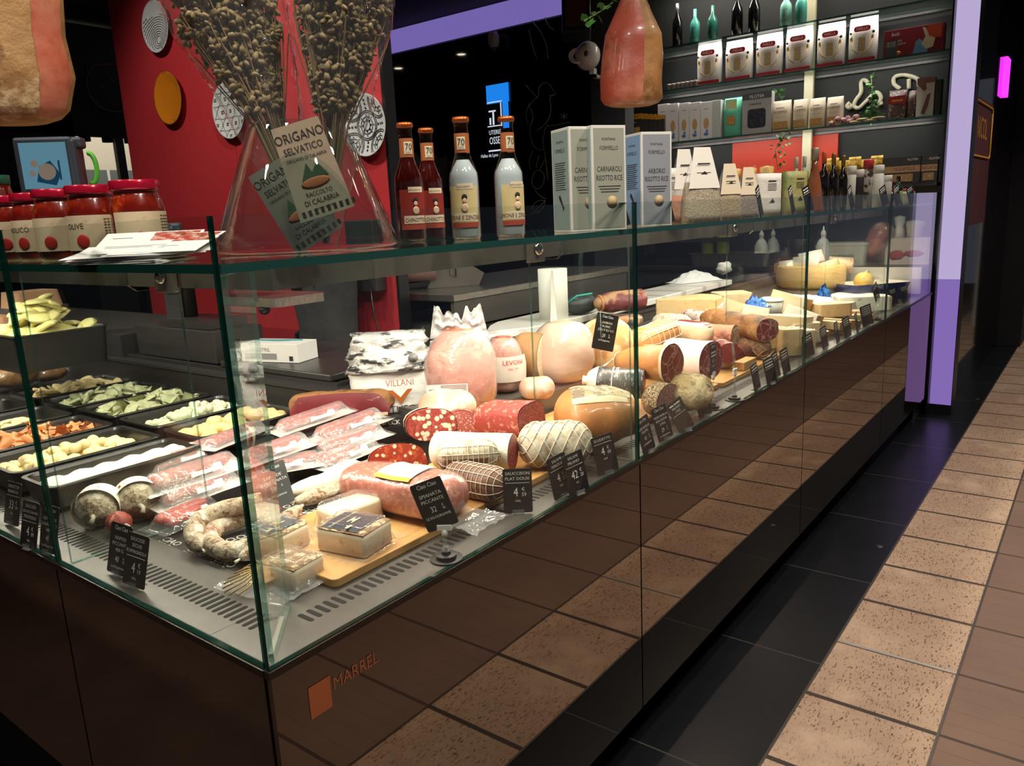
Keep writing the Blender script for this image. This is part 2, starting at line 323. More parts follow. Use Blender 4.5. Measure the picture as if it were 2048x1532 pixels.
def slab(mb, p0, p1, th, z0, z1):      # upright glass slab from p0 to p1 (xy), thickness toward the left of the direction; edges use material 1
    p0, p1 = Vector(p0), Vector(p1); d = (p1-p0).normalized(); n = Vector((-d.y, d.x))*th
    q = [p0, p1, p1+n, p0+n]; v = [(a.x, a.y, z) for z in (z0, z1) for a in q]; o = len(mb.v)
    mb.add(v, [(0, 1, 5, 4), (2, 3, 7, 6)], 0); mb.v = mb.v[:o+8]
    for f in [(3, 2, 1, 0), (4, 5, 6, 7), (1, 2, 6, 5), (3, 0, 4, 7)]: mb.f.append(tuple(i+o for i in f)); mb.m.append(1); mb.s.append(False)
    return mb
cn = thing('display_counter', 'long L-shaped refrigerated display counter with smoked mirror front and glass top', 'display counter')
XE, YE, DP_ = 4.80, 4.30, .90
b = MB(); b.box(.014, .014, .03, XE, DP_+.24, ZD-.05).box(.014, .014, .03, DP_+.24, YE, ZD-.05); b.build('body', m_darkflat, cn)
b = MB(); b.box(.10, .10, FL, XE, DP_, .03).box(.10, DP_, FL, DP_, YE, .03); b.build('plinth', m_black, cn)
XG = 5.055
JX = [0, 1.0812, 2.3938, 3.7306, XG]; JY = [0, .6639, 1.9, 3.1, YE]
for i in range(4):
    MB().box(JX[i]+.003, 0, .0, JX[i+1]-.003, .012, ZD-.012).build('facade_panel', FAC, cn)
    MB().box(0, JY[i]+(.014 if i == 0 else .003), .0, .012, JY[i+1]-.003, ZD-.012).build('facade_panel', FAC, cn)
    slab(MB(), (JX[i]+.0035, .002), (JX[i+1]-.0035, .002), .009, ZD+.001, ZT).build('front_pane', [G_PANE, G_EDGE], cn)
    slab(MB(), (.002, JY[i+1]-.0035), (.002, JY[i]+.0035+(.010 if i == 0 else 0)), .009, ZD+.001, ZT).build('front_pane', [G_PANE, G_EDGE], cn)
# deck sheet with a lip, vent slots
m_deck = mk('deck_metal', '57534F', .36, .35, layers=[('noise', 9, .35, .7, '625E5A')], bump=.04, bs=40)
b = MB(); b.box(.012, .012, ZD-.014, XG, .165, ZD).box(.012, .165, ZD-.014, .165, YE, ZD)
b.build('deck_rim', m_deck, cn, bevel=.0015)
MB().box(0, -.001, ZD-.012, XG, .0125, ZD-.0005).box(-.001, .0125, ZD-.012, .0125, YE, ZD-.0005).build('edge_lip', mk('bronze_lip', '3A2E28', .35, .6), cn)
MB().box(.165, .165, ZD-.03, XE, DP_, ZD-.003).box(.165, DP_, ZD-.03, DP_, YE, ZD-.003).build('deck_floor', m_darkflat, cn)
def capsule(cx, cy, L, W, al='y', n=5):
    pts = []
    for k in range(2*n+2):
        a = math.pi*k/n if k <= n else math.pi*(k-1)/n
        s = 1 if k <= n else -1
        x, y = W/2*math.cos(a), s*(L/2-W/2)+W/2*math.sin(a)
        pts.append((cx+x, cy+y) if al == 'y' else (cx-y, cy+x))
    return pts
m_hole = mk('slot_hole', '0B0A09', .9)
b = MB()
k = 0; x = .128
while x < XE-.05:
    if abs((x % 1.1)-.99) > .012: b.prism(capsule(x, .081, .036, .0088), ZD+.0001, ZD+.0004)
    x += .0166
y = .128
while y < 3.2: b.prism(capsule(.078, y, .044, .0088, 'x'), ZD+.0001, ZD+.0004); y += .0166
b.build('vent_slots', m_hole, cn)
# raised rear step, rear wall and staff ledge
m_step = mk('step_metal', '6D6862', .35, .5)
MB().box(1.0, .45, ZD-.003, XE, DP_-.005, .755).build('rear_step', m_step, cn, bevel=.002)
b = MB(); b.box(DP_, DP_, ZD-.05, XE, DP_+.02, .80).box(DP_, DP_+.02, ZD-.05, DP_+.02, YE, .80)
b.box(DP_-.012, DP_-.012, .80, XE, DP_+.25, .81).box(DP_-.012, DP_+.25, .80, DP_+.25, YE, .81)
b.build('rear_wall', m_darkflat, cn)
b = MB(); b.box(DP_+.03, DP_+.03, .81, XE, DP_+.045, .822).box(DP_+.03, DP_+.045, .81, DP_+.045, YE, .822); b.box(DP_+.07, DP_+.07, .81, XE, DP_+.08, .818).box(DP_+.07, DP_+.08, .81, DP_+.08, YE, .818); b.build('ledge_rail', m_dark, cn)
# glass shelf, light beam, fins
b = MB()
def plate_glass(b, x0, y0, x1, y1, z0, z1):
    o = len(b.v); b.box(x0, y0, z0, x1, y1, z1)
    for k in (-6, -5): pass
    for k in (-4, -3, -2, -1): b.m[k] = 1
S_W = .43
plate_glass(b, .014, .014, 2.60, S_W, ZS-.012, ZS); plate_glass(b, 2.606, .014, XG-.03, S_W, ZS-.012, ZS); plate_glass(b, .014, S_W+.001, S_W, 1.96, ZS-.012, ZS); plate_glass(b, .014, 1.966, S_W, YE, ZS-.012, ZS)
b.build('glass_shelf', [sheer('shelf_glass', 'F2F9F5', 1.0), sheer('shelf_edge', '3C7D72', .9, .45, .05, wcol='2C6F66')], cn)
m_beam = mk('beam_metal', '8C8276', .35, .45, layers=[('noise', 4, .35, .7, '7C7268')])
MB().box(.27, .27, 1.180, XE, .285, 1.222).box(.27, .285, 1.180, .285, YE, 1.222).box(.285, .37, 1.18, XE, .385, 1.222).box(.37, .385, 1.18, .385, YE, 1.222).box(.285, .285, 1.2, XE, .37, 1.222).box(.285, .37, 1.2, .37, YE, 1.222).build('light_beam', m_beam, cn)
MB().box(.32, .30, 1.190, XE-.1, .355, 1.199).box(.30, .36, 1.190, .355, YE-.1, 1.199).build('led_strip', glow('led_glow', 'FFF3E0', 3.5), cn)
def bracket(x, y, rz):
    M_ = Matrix.Translation((x, y, 0)) @ Matrix.Rotation(rz, 4, 'Z')
    br = MB().box(-.032, 0, 1.172, .032, .012, ZS-.013).xf(M_).build('shelf_bracket', m_beam, cn, bevel=.001)
    MB().lathe([(.016, 0), (.016, .006), (.012, .010), (.004, .011)], 20).xf(M_ @ Matrix.Translation((0, 0, 1.205)) @ Matrix.Rotation(R(90), 4, 'X')).build('chrome_knob', mk('chrome', 'C9C6C0', .12, 1), br)
for x in (1.04, 2.32, 3.66): bracket(x, .255, 0)
bracket(.255, .60, R(-90)); bracket(.255, 1.84, R(-90))
MB().box(.55, .66, ZD-.003, .996, DP_-.005, .735).build('corner_step', m_darkflat, cn, bevel=.002)
def fin(base, d, L=.287):
    d = Vector(d); n = Vector((-d.y, d.x))*.004; P = [(0, ZD+.001), (L, ZD+.001), (L, 1.178), (.20, 1.178), (.185, 1.19), (.185, 1.230), (0, 1.230)]
    b = MB(); p = Vector(base); v = []
    for s in (-1, 1):
        for u, z in P: q = p+d*u+n*s; v.append((q.x, q.y, z))
    k = len(P); b.add(v, [tuple(range(k)), tuple(reversed(range(k, 2*k)))], 0)
    b.v = b.v[:2*k]
    for i in range(k): j = (i+1) % k; b.f.append((i, i+k, j+k, j)); b.m.append(1); b.s.append(False)
    b.build('support_fin', [G_PANE, sheer('fin_edge', 'A8CFC4', 1.0, .25, .05, wcol='BFE0D6')], cn)
fin((1.069, .016), (0, 1)); fin((2.37, .016), (0, 1)); fin((3.70, .016), (0, 1)); fin((.016, .632), (1, 0)); fin((.016, 1.88), (1, 0))
fin((.020, .020), (.7071, .7071), .165)
MB().box(.0, 0, 0, .11, .006, .004).xf(Matrix.Translation((.03, .03, ZD+.0005)) @ Matrix.Rotation(R(45), 4, 'Z')).build('silicone_bead', mk('silicone', 'B9B3A6', .3), cn)
# MARREL plate on the facade
lg = MB().text('MARREL', .030, .106, .600, al='l', sq=.85, rot=0)
lg.build('maker_lettering', mk('orange_paint', 'A4552F', .6), cn, frame((0, -.0008, 0), (1, 0, 0), (0, 0, 1)))
b = MB().add([(.060, .576, 0), (.100, .576, 0), (.100, .628, 0), (.060, .628, 0)], [(0, 1, 2, 3)]); b.build('maker_logo', mk('orange_paint', 'A4552F', .6), cn, frame((0, -.0008, 0), (1, 0, 0), (0, 0, 1)))
# CIAO CIAO printed liner sheet
ln = thing('printed_liner', 'dark paper liner printed with white CIAO CIAO on the counter corner', 'paper liner', (0, 0, ZD-.002))
MB().box(.118, .118, 0, .60, .60, .001).build('sheet', mk('dark_liner', '34302D', .6), ln)
b = MB(); rb = MB(); wb = MB()
for iy in range(5):
    for ix in range(5):
        cx, cy = .150+ix*.092+(iy % 2)*.03, .150+iy*.088
        b.text('CIAO', .024, cx+.006, cy+.020, 0, 'c').text('CIAO', .024, cx, cy, 0, 'c'); wb.add([(cx-.03, cy-.009, 0), (cx-.004, cy-.009, 0), (cx-.004, cy-.004, 0), (cx-.03, cy-.004, 0)], [(0, 1, 2, 3)]); rb.add([(cx-.004, cy-.009, 0), (cx+.02, cy-.009, 0), (cx+.02, cy-.004, 0), (cx-.004, cy-.004, 0)], [(0, 1, 2, 3)])
Mx = Matrix.Translation((.36, .36, .0014)) @ Matrix.Rotation(R(-90), 4, 'Z') @ Matrix.Translation((-.36, -.36, 0))
b.build('printed_words', m_ink, ln, Mx); wb.build('white_bar', m_ink, ln, Mx); rb.build('red_bar', mk('red_ink', 'B4333A', .6), ln, Mx)
# ================= meat builders =================
F_FILM = sheer('clear_film', 'FFFFFF', 1.0, .05, .08, bump=.5, bs=45)
F_MILK = sheer('milky_film', 'FFFFFF', 1.0, .16, .14, bump=.5, bs=50)
F_BAG = sheer('bag_film', 'FFFFFF', 1.0, .16, .08, bump=.8, bs=30)
m_mold = mk('moldy_casing', 'BFAE96', .9, layers=[('noise', 90, .48, .58, '84644A'), ('noise', 45, .54, .60, 'DCD2C0'), ('noise', 16, .60, .70, '9A6A58')], bump=.8, bs=90)
m_moldw = mk('white_casing', 'E6DDCD', .85, layers=[('noise', 22, .55, .7, 'C4B49C')], bump=.35, bs=60)
m_greyc = mk('grey_mould_casing', 'CFC3AE', .85, layers=[('noise', 26, .5, .62, 'A58F78')], bump=.35, bs=60)
m_sausage = mk('red_sausage', 'A8382E', .4, layers=[('noise', 90, .52, .62, 'D79A88'), ('noise', 14, .5, .7, '8E2A26')], bump=.25, bs=110, coat=.3)
m_milano = mk('fine_salami_cut', '8C2F32', .45, layers=[('vor', 260, .36, .24, 'C98A80'), ('noise', 30, .5, .8, '7A2428')], coat=.15)
m_fatcut = mk('coarse_salami_cut', '8A3129', .45, layers=[('noise', 120, .5, .6, 'A8524A'), ('vor', 62, .43, .38, 'DCC9B2', .3)], coat=.2)
m_spian = mk('spicy_salami_cut', '97301A', .45, layers=[('noise', 70, .52, .6, 'B8552A'), ('vor', 60, .30, .26, 'E0C8A4', .5)], coat=.2)
m_salskin = mk('red_salami_skin', '9C3A30', .5, layers=[('noise', 70, .55, .62, 'C98A78'), ('noise', 9, .62, .72, 'C9A898')], bump=.3, bs=60)
m_pinkloaf = mk('pink_spianata', 'B4604C', .35, layers=[('noise', 80, .5, .62, 'D08C74'), ('noise', 12, .5, .8, '9E4C3C')], bump=.25, bs=50, coat=.4)
m_mortcut = mk('mortadella_cut', 'DDBFA4', .45, layers=[('vor', 70, .34, .26, 'EAD9C0'), ('vor', 120, .12, .08, '8E9A5A')])
m_mortskin = mk('brown_casing', 'B08A60', .5, layers=[('noise', 12, .4, .7, '9A7048')], bump=.15)
m_ham = mk('cooked_ham', 'B9664E', .4, layers=[('noise', 12, .46, .60, 'D6957C'), ('noise', 34, .54, .64, 'A4523C'), ('noise', 5, .60, .68, 'E0B49C')], bump=.7, bs=30, coat=.2)
m_hampale = mk('pale_ham', 'CF9F88', .45, layers=[('noise', 7, .45, .7, 'BE8870'), ('noise', 3, .55, .7, 'DDBBA6')], bump=.35, bs=18)
m_turkey = mk('pale_turkey', 'D2A58E', .45, layers=[('noise', 6, .5, .62, 'F2E2D4'), ('noise', 20, .6, .68, 'C99A84')], bump=.2, bs=20)
m_prosk = mk('ham_skin', 'CB8C52', .42, layers=[('noise', 5, .45, .65, 'B87440'), ('noise', 8, .62, .72, 'DDB27C')], bump=.2, bs=22, coat=.2)
m_procut = mk('ham_cut', '8A4032', .45, layers=[('noise', 14, .5, .6, '74302A'), ('edge', 13, .030, .006, 'B98C78', 1.6)])
m_fat = mk('pork_fat', 'E4CFAC', .5, layers=[('noise', 20, .5, .7, 'D6BC94')], bump=.1)
m_mouldtop = mk('mouldy_ham_face', 'BBA888', .8, layers=[('noise', 16, .46, .56, '84705C'), ('noise', 42, .53, .60, 'DCCFB4'), ('noise', 80, .58, .64, '5E4E40')], bump=.6, bs=40, )
m_speck = mk('speck_cut', '76222A', .4, layers=[('noise', 16, .5, .66, '5E1820', 0, (1, 1, 3)), ('noise', 22, .64, .69, 'CF9080', 0, (.7, 1, 3))], coat=.2)
m_speckrind = mk('speck_rind', '9A6A3E', .75, layers=[('noise', 20, .45, .6, '5E3C26'), ('noise', 8, .6, .7, 'C79A66')], bump=.8, bs=40)
m_smoke = mk('smoked_rind', '8A5C34', .6, layers=[('noise', 16, .45, .6, '4E3020', .5), ('noise', 9, .56, .66, 'B98A50')], bump=1, bs=26)
m_pepper = mk('pepper_crust', '8C7658', .85, layers=[('vor', 170, .38, .30, 'D6C6A2'), ('noise', 120, .55, .62, '3E3024')], bump=1, bs=120)
m_cul = mk('spotted_culatello', 'C3A978', .7, layers=[('noise', 34, .50, .58, '86704C', .8, (1, 1, .6)), ('noise', 60, .56, .62, '4E4230', .6), ('noise', 8, .5, .62, 'D8C49A')], bump=1, bs=30)
m_marble = mk('marbled_cut', '8E3F42', .45, layers=[('edge', 30, .075, .02, 'C99C90', 1.8), ('noise', 20, .5, .7, '7A2E34')])
m_string = mk('white_string', 'E9DFC8', .8)
m_label = mk('paper_label', 'EEE8DC', .7)
m_redink = mk('red_label_ink', 'B5282C', .6)
m_sheetw = mk('pack_backing', 'D9CCC8', .5)
def superc(a, p): c, s = math.cos(a), math.sin(a); return math.copysign(abs(c)**(2/p), c), math.copysign(abs(s)**(2/p), s)
def surf(L, ry, rz, p=2.0, e0='round', e1='round', k0=.3, k1=.3, amp=.04, fs=5, seed=0, bend=None, prof=None, zc=None, skew=0):
    zc = rz if zc is None else zc
    def S(t, a, off=0):
        f = 1
        if e0 == 'round' and t < k0: f *= math.sqrt(max(0, 1-((k0-t)/k0)**2))
        if e1 == 'round' and t > 1-k1: f *= math.sqrt(max(0, 1-((t-1+k1)/k1)**2))
        if e0 == 'pinch' and t < k0: u = t/k0; f *= .16+.84*math.sin(u*math.pi/2)**.8 if u > .25 else .16+.5*(.25-u)+.2*u
        if e1 == 'pinch' and t > 1-k1: u = (1-t)/k1; f *= .16+.84*math.sin(u*math.pi/2)**.8 if u > .25 else .16+.5*(.25-u)+.2*u
        f = max(f, .03)
        if prof: f *= prof(t)
        c, s = superc(a, p); y, z = ry*c*f, rz*s*f
        if amp:
            q = 1+amp*noise.noise(Vector((t*L*fs*4+seed*3.1, c*1.3+seed, s*1.3)))*1.6; y *= q; z *= q
        d = math.hypot(y, z) or 1; y += off*y/d; z += off*z/d
        b = bend(t) if bend else (0, 0)
        return Vector((t*L+skew*z, y+b[0], z+zc+b[1]))
    return S
def skin_mb(S, n=22, m=28, c0=True, c1=True, mi=0, off=0, t0=0, t1=1):
    b = MB(); ts = [t0+(t1-t0)*(.5-.5*math.cos(math.pi*i/n)) for i in range(n+1)]
    return b.rings([[S(t, 2*math.pi*j/m, off) for j in range(m)] for t in ts], c0, c1, mi, True)
def face_mb(S, t, m=28, bulge=.002, sgn=1):
    rr = [S(t, 2*math.pi*j/m) for j in range(m)]; c = sum(rr, Vector())/m; b = MB(); d = Vector((sgn, 0, 0))
    rs = [[c+(p-c)*.975+d*.0006 for p in rr]] + [[c+(p-c)*k+d*(.0006+bulge*(1-k*k)) for p in rr] for k in (.8, .5, .2, .03)]
    b.rings(rs, False, True, 0, True)
    if sgn < 0: b.f = [tuple(reversed(f)) for f in b.f]
    return b
def patch(S, t0, t1, a0, a1, off, name, mat, parent, n=10, m=14, text=None, ink=None, tsize=.012):
    b = sheet(n, m, lambda u, v: S(t0+(t1-t0)*u, R(a0+(a1-a0)*v), off)); o = b.build(name, mat, parent)
    return o
def wraptext(S, lines, off, name, mat, parent, L, rr):
    """lines: (text, size, t-centre, angle-centre[, rotate])"""
    b = MB()
    for ln_ in lines:
        tx, sz, t, a = ln_[:4]; q = MB().text(tx, sz, 0, 0, 0, 'c', 0, .9)
        if len(ln_) > 4: q.warp(lambda x, y, z: (-y, x, z))
        q.warp(lambda x, y, z: tuple(S(t+x/L, R(a)-y/rr, off))); b.add(q.v, q.f)
    return b.build(name, mat, parent)
def root_at(name, label, cat, pA, pB, drop, group=None):
    x = (pB-pA); L = x.length; x = x.normalized(); up = Vector((0, 0, 1)); up = (up-x*up.dot(x)).normalized(); y = up.cross(x)
    o = thing(name, label, cat, group=group); o.matrix_world = frame(pA-up*drop, x, y); return o, L
def support(x, y):
    if x > .99 and .44 < y < .9: return .7565
    if .54 < x < 1.0 and .65 < y < .9: return .7365
    if .2 < x < 2.63 and .11 < y < .44: return .7028
    return .6868
def meat(name, label, cat, A, B, z, rw, rh, skin, cut=None, cutend=1, group=None, m=28, n=22, Lw=None, yaw=None, tilt=0, **kw):
    """axis from picture point A to B carried onto the height(s) z; radii in picture pixels; or start A with a yaw and a length"""
    zA, zB = z if isinstance(z, tuple) else (z, z); pA = OZ(A[0], A[1], zA)
    if yaw is not None: pB = pA+Vector((math.cos(R(yaw))*math.cos(R(tilt)), math.sin(R(yaw))*math.cos(R(tilt)), math.sin(R(tilt))))*Lw
    else: pB = OZ(B[0], B[1], zB)
    s = PXM((pA+pB)/2); ry, rz = rw/s, rh/s; dz = max(support(pA.x, pA.y), support((pA.x+pB.x)/2, (pA.y+pB.y)/2), support(pB.x, pB.y))-min(pA.z, pB.z)+rz
    if 0 < dz < .05: pA.z += dz; pB.z += dz
    root, L = root_at(name, label, cat, pA, pB, rz, group)
    if cut is not None:
        if cutend in (1, 2): kw.setdefault('e1', 'flat')
        if cutend in (0, 2): kw.setdefault('e0', 'flat')
    S = surf(L, ry, rz, **kw); skin_mb(S, n, m, not (cut and cutend in (0, 2)), not (cut and cutend in (1, 2))).build('casing', skin, root)
    if cut is not None:
        if cutend in (1, 2): face_mb(S, 1).build('cut_face', cut, root)
        if cutend in (0, 2): face_mb(S, 0, sgn=-1).build('cut_face', cut, root)
    if DBG: print('ITEM %-28s A(%.2f %.2f) B(%.2f %.2f) L=%.3f ry=%.3f rz=%.3f zbot=%.3f' % (name, pA.x, pA.y, pB.x, pB.y, L, ry, rz, min(zA, zB)-rz))
    return root, S, L, ry, rz
DBG = False
def net(S, root, k=9, turns=1.2, r=.0009, t0=.02, t1=.98, off=.0012, mat=None, rings=0):
    b = MB(); n = 34
    for s in ((1, -1) if not rings else (0,)):
        for i in range(k):
            a0 = 2*math.pi*i/k; b.tube([S(t0+(t1-t0)*j/n, a0+s*turns*2*math.pi*j/n, off) for j in range(n+1)], r, 4, c=False)
    for i in range(rings):
        t = t0+(t1-t0)*(i+.5)/rings; b.tube([S(t, 2*math.pi*j/24, off) for j in range(25)], r, 4, c=False)
    return b.build('netting', mat or m_string, root)
def film_over(root, S, off=.003, t0=0, t1=1, mat=None, name='film', n=14, m=22):
    return skin_mb(lambda t, a, o=0: S(t, a, off+o+.002*nz(t*30, a*3)), n, m, True, True, 0, 0, t0, t1).build(name, mat or F_FILM, root)
def skirt(root, x0, x1, y0, y1, zb, mat, name='film_edge', amp=.004, hump=None, nx=16, ny=10, seed=0, curl=.01):
    def fn(u, v):
        x, y = x0+(x1-x0)*u, y0+(y1-y0)*v
        e = max(abs(u-.5), abs(v-.5))*2
        z = zb+amp*(1+nz(x*60+seed, y*60, seed))+(hump(x, y) if hump else 0)+curl*max(0, e-.8)*2*abs(nz(u*5+seed, v*5, 3))
        return (x+.003*nz(v*9, seed, 1), y+.003*nz(u*9, seed, 2), z)
    return sheet(nx, ny, fn).build(name, mat, root)
# ---- cutting boards
m_bamboo = mk('bamboo_board', 'C99A5E', .5, layers=[('noise', 30, .45, .62, 'B5824A', 0, (.12, 1, 1)), ('line', 9, .92, .98, 'AE7C44', 0, (0, 1, 0))], bump=.05)
def board(x0, x1, y0, y1, label, rz=0, z=ZD+.0005):
    b = MB(); w_, h_ = (x1-x0), (y1-y0); b.prism(rrect(w_, h_, .012, 5), 0, .016)
    o = b.build('cutting_board', m_bamboo, None, bevel=.002); o.location = ((x0+x1)/2, (y0+y1)/2, z); o.rotation_euler.z = rz; tag(o, label, 'cutting board', 'bamboo boards under the meats'); return o
board(.215, .925, .118, .41, 'bamboo board under the lardo blocks and netted salamis nearest the counter corner', R(.5))
board(.935, 1.345, .142, .43, 'bamboo board under the white netted salami and the ham by the SCUDETTO tag')
board(1.355, 1.90, .135, .44, 'bamboo board under the pepper-crusted salami and spotted cured ham')
board(1.91, 2.62, .125, .44, 'bamboo board under the red-tied sausage beyond the stalk stands')
TB = .7028          # top of the boards
ST = .7567           # top of the rear step
# --- lardo blocks
m_lardo = mk('lardo_side', 'E0CBB0', .5, layers=[('noise', 14, .5, .7, 'D2B898', 0, (.4, .4, 3)), ('noise', 30, .62, .7, 'C8A488')], bump=.1)
m_herb = mk('herb_crust', '8C6A4A', .8, layers=[('noise', 70, .5, .6, 'D9C3A0'), ('noise', 30, .55, .7, '4A3A2A')], bump=.8, bs=90)
m_navy = mk('navy_label', '1D2233', .35)
def lardo(name, label, P2, ex, w, d, h, lab=True, crust=True, seed=1, film=True):
    ex = Vector(ex).normalized(); ey = Vector((-ex.y, ex.x, 0)); root = thing(name, label, 'lardo', group='vacuum-packed lardo blocks'); root.matrix_world = frame(P2, ex, ey)
    def top(x, y): return h+.0035*nz(x*40+seed, y*40, seed)
    n = 14; b = MB()
    rs = []
    for k, (ins, z) in enumerate([(.004, 0), (0, .004), (.001, h*.5), (0, h-.010), (.003, h-.003)]):
        pts = rrect(w-2*ins, d-2*ins, .008, 4); rs.append([(x+w/2, y+d/2, z+(.003*nz(x*30+seed, y*30) if z > h*.6 else 0)) for x, y in pts])
    b.rings(rs, True, True, 0, True).build('lardo_slab', m_lardo, root)
    if crust: sheet(12, 12, lambda u, v: (.002+(w-.004)*u, .002+(d-.004)*v, h-.004*(max(abs(u-.5), abs(v-.5))*2)**6+.002+.0015*nz(u*9+seed, v*9))).build('herb_crust', m_herb, root)
    if lab:
        sheet(8, 8, lambda u, v: (.006+(w-.012)*u, d*.16+(d*.72)*v, h+.0035-.003*(max(abs(u-.5)*2, 0))**6+.001*nz(u*9+seed, v*9))).build('navy_label', m_navy, root)
        q = MB(); q.text('LARDO DI COLONNATA', .0078, 0, -.024, 0).box(-.013, -.006, -.0003, .013, -.003, .0003).box(-.013, .004, -.0003, .013, .007, .0003).box(-.005, -.003, -.0003, .005, .004, .0003).box(.022, .010, -.0003, .038, .016, .0003); q.warp(lambda x, y, z: (-x, -y, z))
        q.build('label_print', mk('cream_ink', 'D9CBA0', .5), root, Matrix.Translation((w/2, d*.5, h+.0052)))
    if film:
        skirt(root, -.03, w+.035, -.012, d+.02, .0, F_FILM, 'vacuum_film', .002, lambda x, y: (h+.006)*max(0, min(1, (x+.004)/.012, (w+.004-x)/.012, (y+.002)/.008, (d+.004-y)/.008)), 30, 26, seed)
    return root
P2 = OZ(731, 1120, TB); P3 = OZ(787, 1083, TB)
lardo('lardo_block', 'largest lardo block with dark navy label facing up, at the front edge of the board', P2, P3-P2, .088, .112, .046, seed=3)
lardo('lardo_block', 'smaller navy-labelled lardo block wedged left behind the largest one', Vector((.215, .262, TB)), (.98, .12, 0), .082, .085, .044, seed=5)
lardo('lardo_block', 'white unlabelled lardo block behind the navy-labelled one', OZ(772, 1046, TB)+Vector((-.10, .03, 0)), (.98, -.10, 0), .115, .07, .048, lab=False, crust=False, seed=8)
P2 = OZ(592, 1188, .688); P3 = OZ(642, 1158, .688)
q = lardo('lardo_block', 'lardo block crusted with herbs in a rosemary bag in the very corner of the case', P2, P3-P2, .075, .085, .042, lab=False, seed=11)
skirt(q, -.05, .09, -.02, .14, .001, F_BAG, 'bag_skirt', .003, None, 16, 16, 4, .03)
b = MB()
for k in range(9):
    a = R(70+k*16); b.tube([(.01, .085, .03), (.01+.04*math.cos(a), .085+.03*math.sin(a), .028-.002*k), (.01+.075*math.cos(a), .085+.055*math.sin(a), .012)], .0016, 5)
b.build('rosemary_sprig', mk('dried_straw', 'B8985E', .8), q)
# --- curved mouldy sausages
def csaus(label, pts, r, mat=m_mold, seed=0, name='curved_sausage', group='curved mould-dusted sausages', z=.70):
    P = [OZ(*p) for p in pts]; Q = []
    for i in range(len(P)-1):
        a, b_, c, d = P[max(i-1, 0)], P[i], P[i+1], P[min(i+2, len(P)-1)]
        for k in range(6):
            t = k/6; Q.append(.5*((2*b_)+(c-a)*t+(2*a-5*b_+4*c-d)*t*t+(3*b_-a-3*c+d)*t**3))
    Q.append(P[-1]); n = len(Q); o = Q[n//2].copy(); o.z = z
    rr = [r*(.25+.75*min(1, math.sin(math.pi*min(1, (i+.3)/5)/2)))*(.25+.75*min(1, math.sin(math.pi*min(1, (n-1-i+.3)/5)/2)))*(1+.08*nz(i*.7, seed)) for i in range(n)]
    root = thing(name, label, 'sausage', o, group=group); q = MB().tube([p-o for p in Q], rr, 16)
    q.warp(lambda x, y, z: (x+.0015*nz(x*70, y*70, z*70), y, z+.0015*nz(x*60+5, y*60, z*60))); q.build('casing', mat, root)
    MB().tube([Q[0]-o, Q[0]-o+(Q[0]-Q[1]).normalized()*.012], [.002, .0035], 6).tube([Q[-1]-o, Q[-1]-o+(Q[-1]-Q[-2]).normalized()*.012], [.002, .0035], 6).build('tied_end', m_string, root); return root
csaus('brown-dusted sausage bent in a tight U behind the corner fin', [(585, 1052, .706), (520, 1090, .706), (455, 1103, .706), (420, 1082, .708), (440, 1052, .708), (520, 1030, .708)], .0185, seed=1)
csaus('brown-dusted sausage arching over the U-shaped one', [(560, 992, .738), (500, 1008, .738), (440, 1022, .735), (395, 1046, .728), (388, 1075, .716), (405, 1098, .706)], .0185, seed=2)
csaus('pinkish mould-dusted sausage running behind the corner glass joint', [(480, 1118, .706), (530, 1082, .712), (560, 1050, .716), (600, 1015, .716)], .017, seed=3)
csaus('thick white-dusted sausage between the red packs and the pink spianata', [(575, 985, .72), (640, 968, .72), (690, 945, .722), (715, 928, .722)], .021, m_moldw, seed=4)
csaus('white-dusted sausage lying in front of the thick one', [(590, 1003, .708), (640, 990, .708), (685, 972, .708)], .017, m_mold, seed=5)
# --- round salamis with paper bands at the left
for lb, (px, py), rp, band, sd in [('round dusty salami wrapped in a white and red paper band, nearest the left tags', (197, 1016), 41, 1, 1), ('round pale salami with a white paper band, second from the left tags', (275, 1000), 40, 1, 2), ('small reddish round salami between the two banded ones', (238, 1046), 24, 0, 3)]:
    c = OZ(px, py, .724 if rp > 30 else .709); s = PXM(c); r = rp/s
    rt = thing('round_salami', lb, 'salami', (c.x, c.y, ZD), R(-60+sd*20), group='round salamis')
    hz = r*.92; b = MB(); b.ell((0, 0, hz+.002), (r, r*1.12, hz), 24, 16, amp=.10, seed=sd); b.build('casing', m_mold if band else m_salskin, rt)
    MB().tube([(0, -r*1.02, hz), (.004, -r*1.25, hz*.9), (0, -r*1.4, hz*.7)], [.007, .004, .006], 8).tube([(0, r*1.02, hz), (.004, r*1.2, hz)], [.006, .004], 8).build('tied_end', m_greyc, rt)
    if band:
        o = MB().rings([[((r*1.09)*math.cos(2*math.pi*j/30), y, hz+.003+(r*1.02)*math.sin(2*math.pi*j/30)) for j in range(30)] for y in (-.021, .021)], False, False, 0, True).build('paper_band', m_label, rt)
        q = MB().box(-.03, .004, 0, .0, .009, .0001).box(-.03, -.003, 0, -.008, .001, .0001).box(.006, -.006, 0, .012, .010, .0001).box(-.028, -.010, 0, .002, -.007, .0001); q.xf(Matrix.Rotation(R(90), 4, 'Z'))
        for sg_ in (-1,):
            q.warp(lambda x, y, z: ((r*1.10)*math.sin(-y/r-.5), x*.9, hz+.003+(r*1.03)*math.cos(-y/r-.5)))
        q.build('band_print', m_redink, rt)
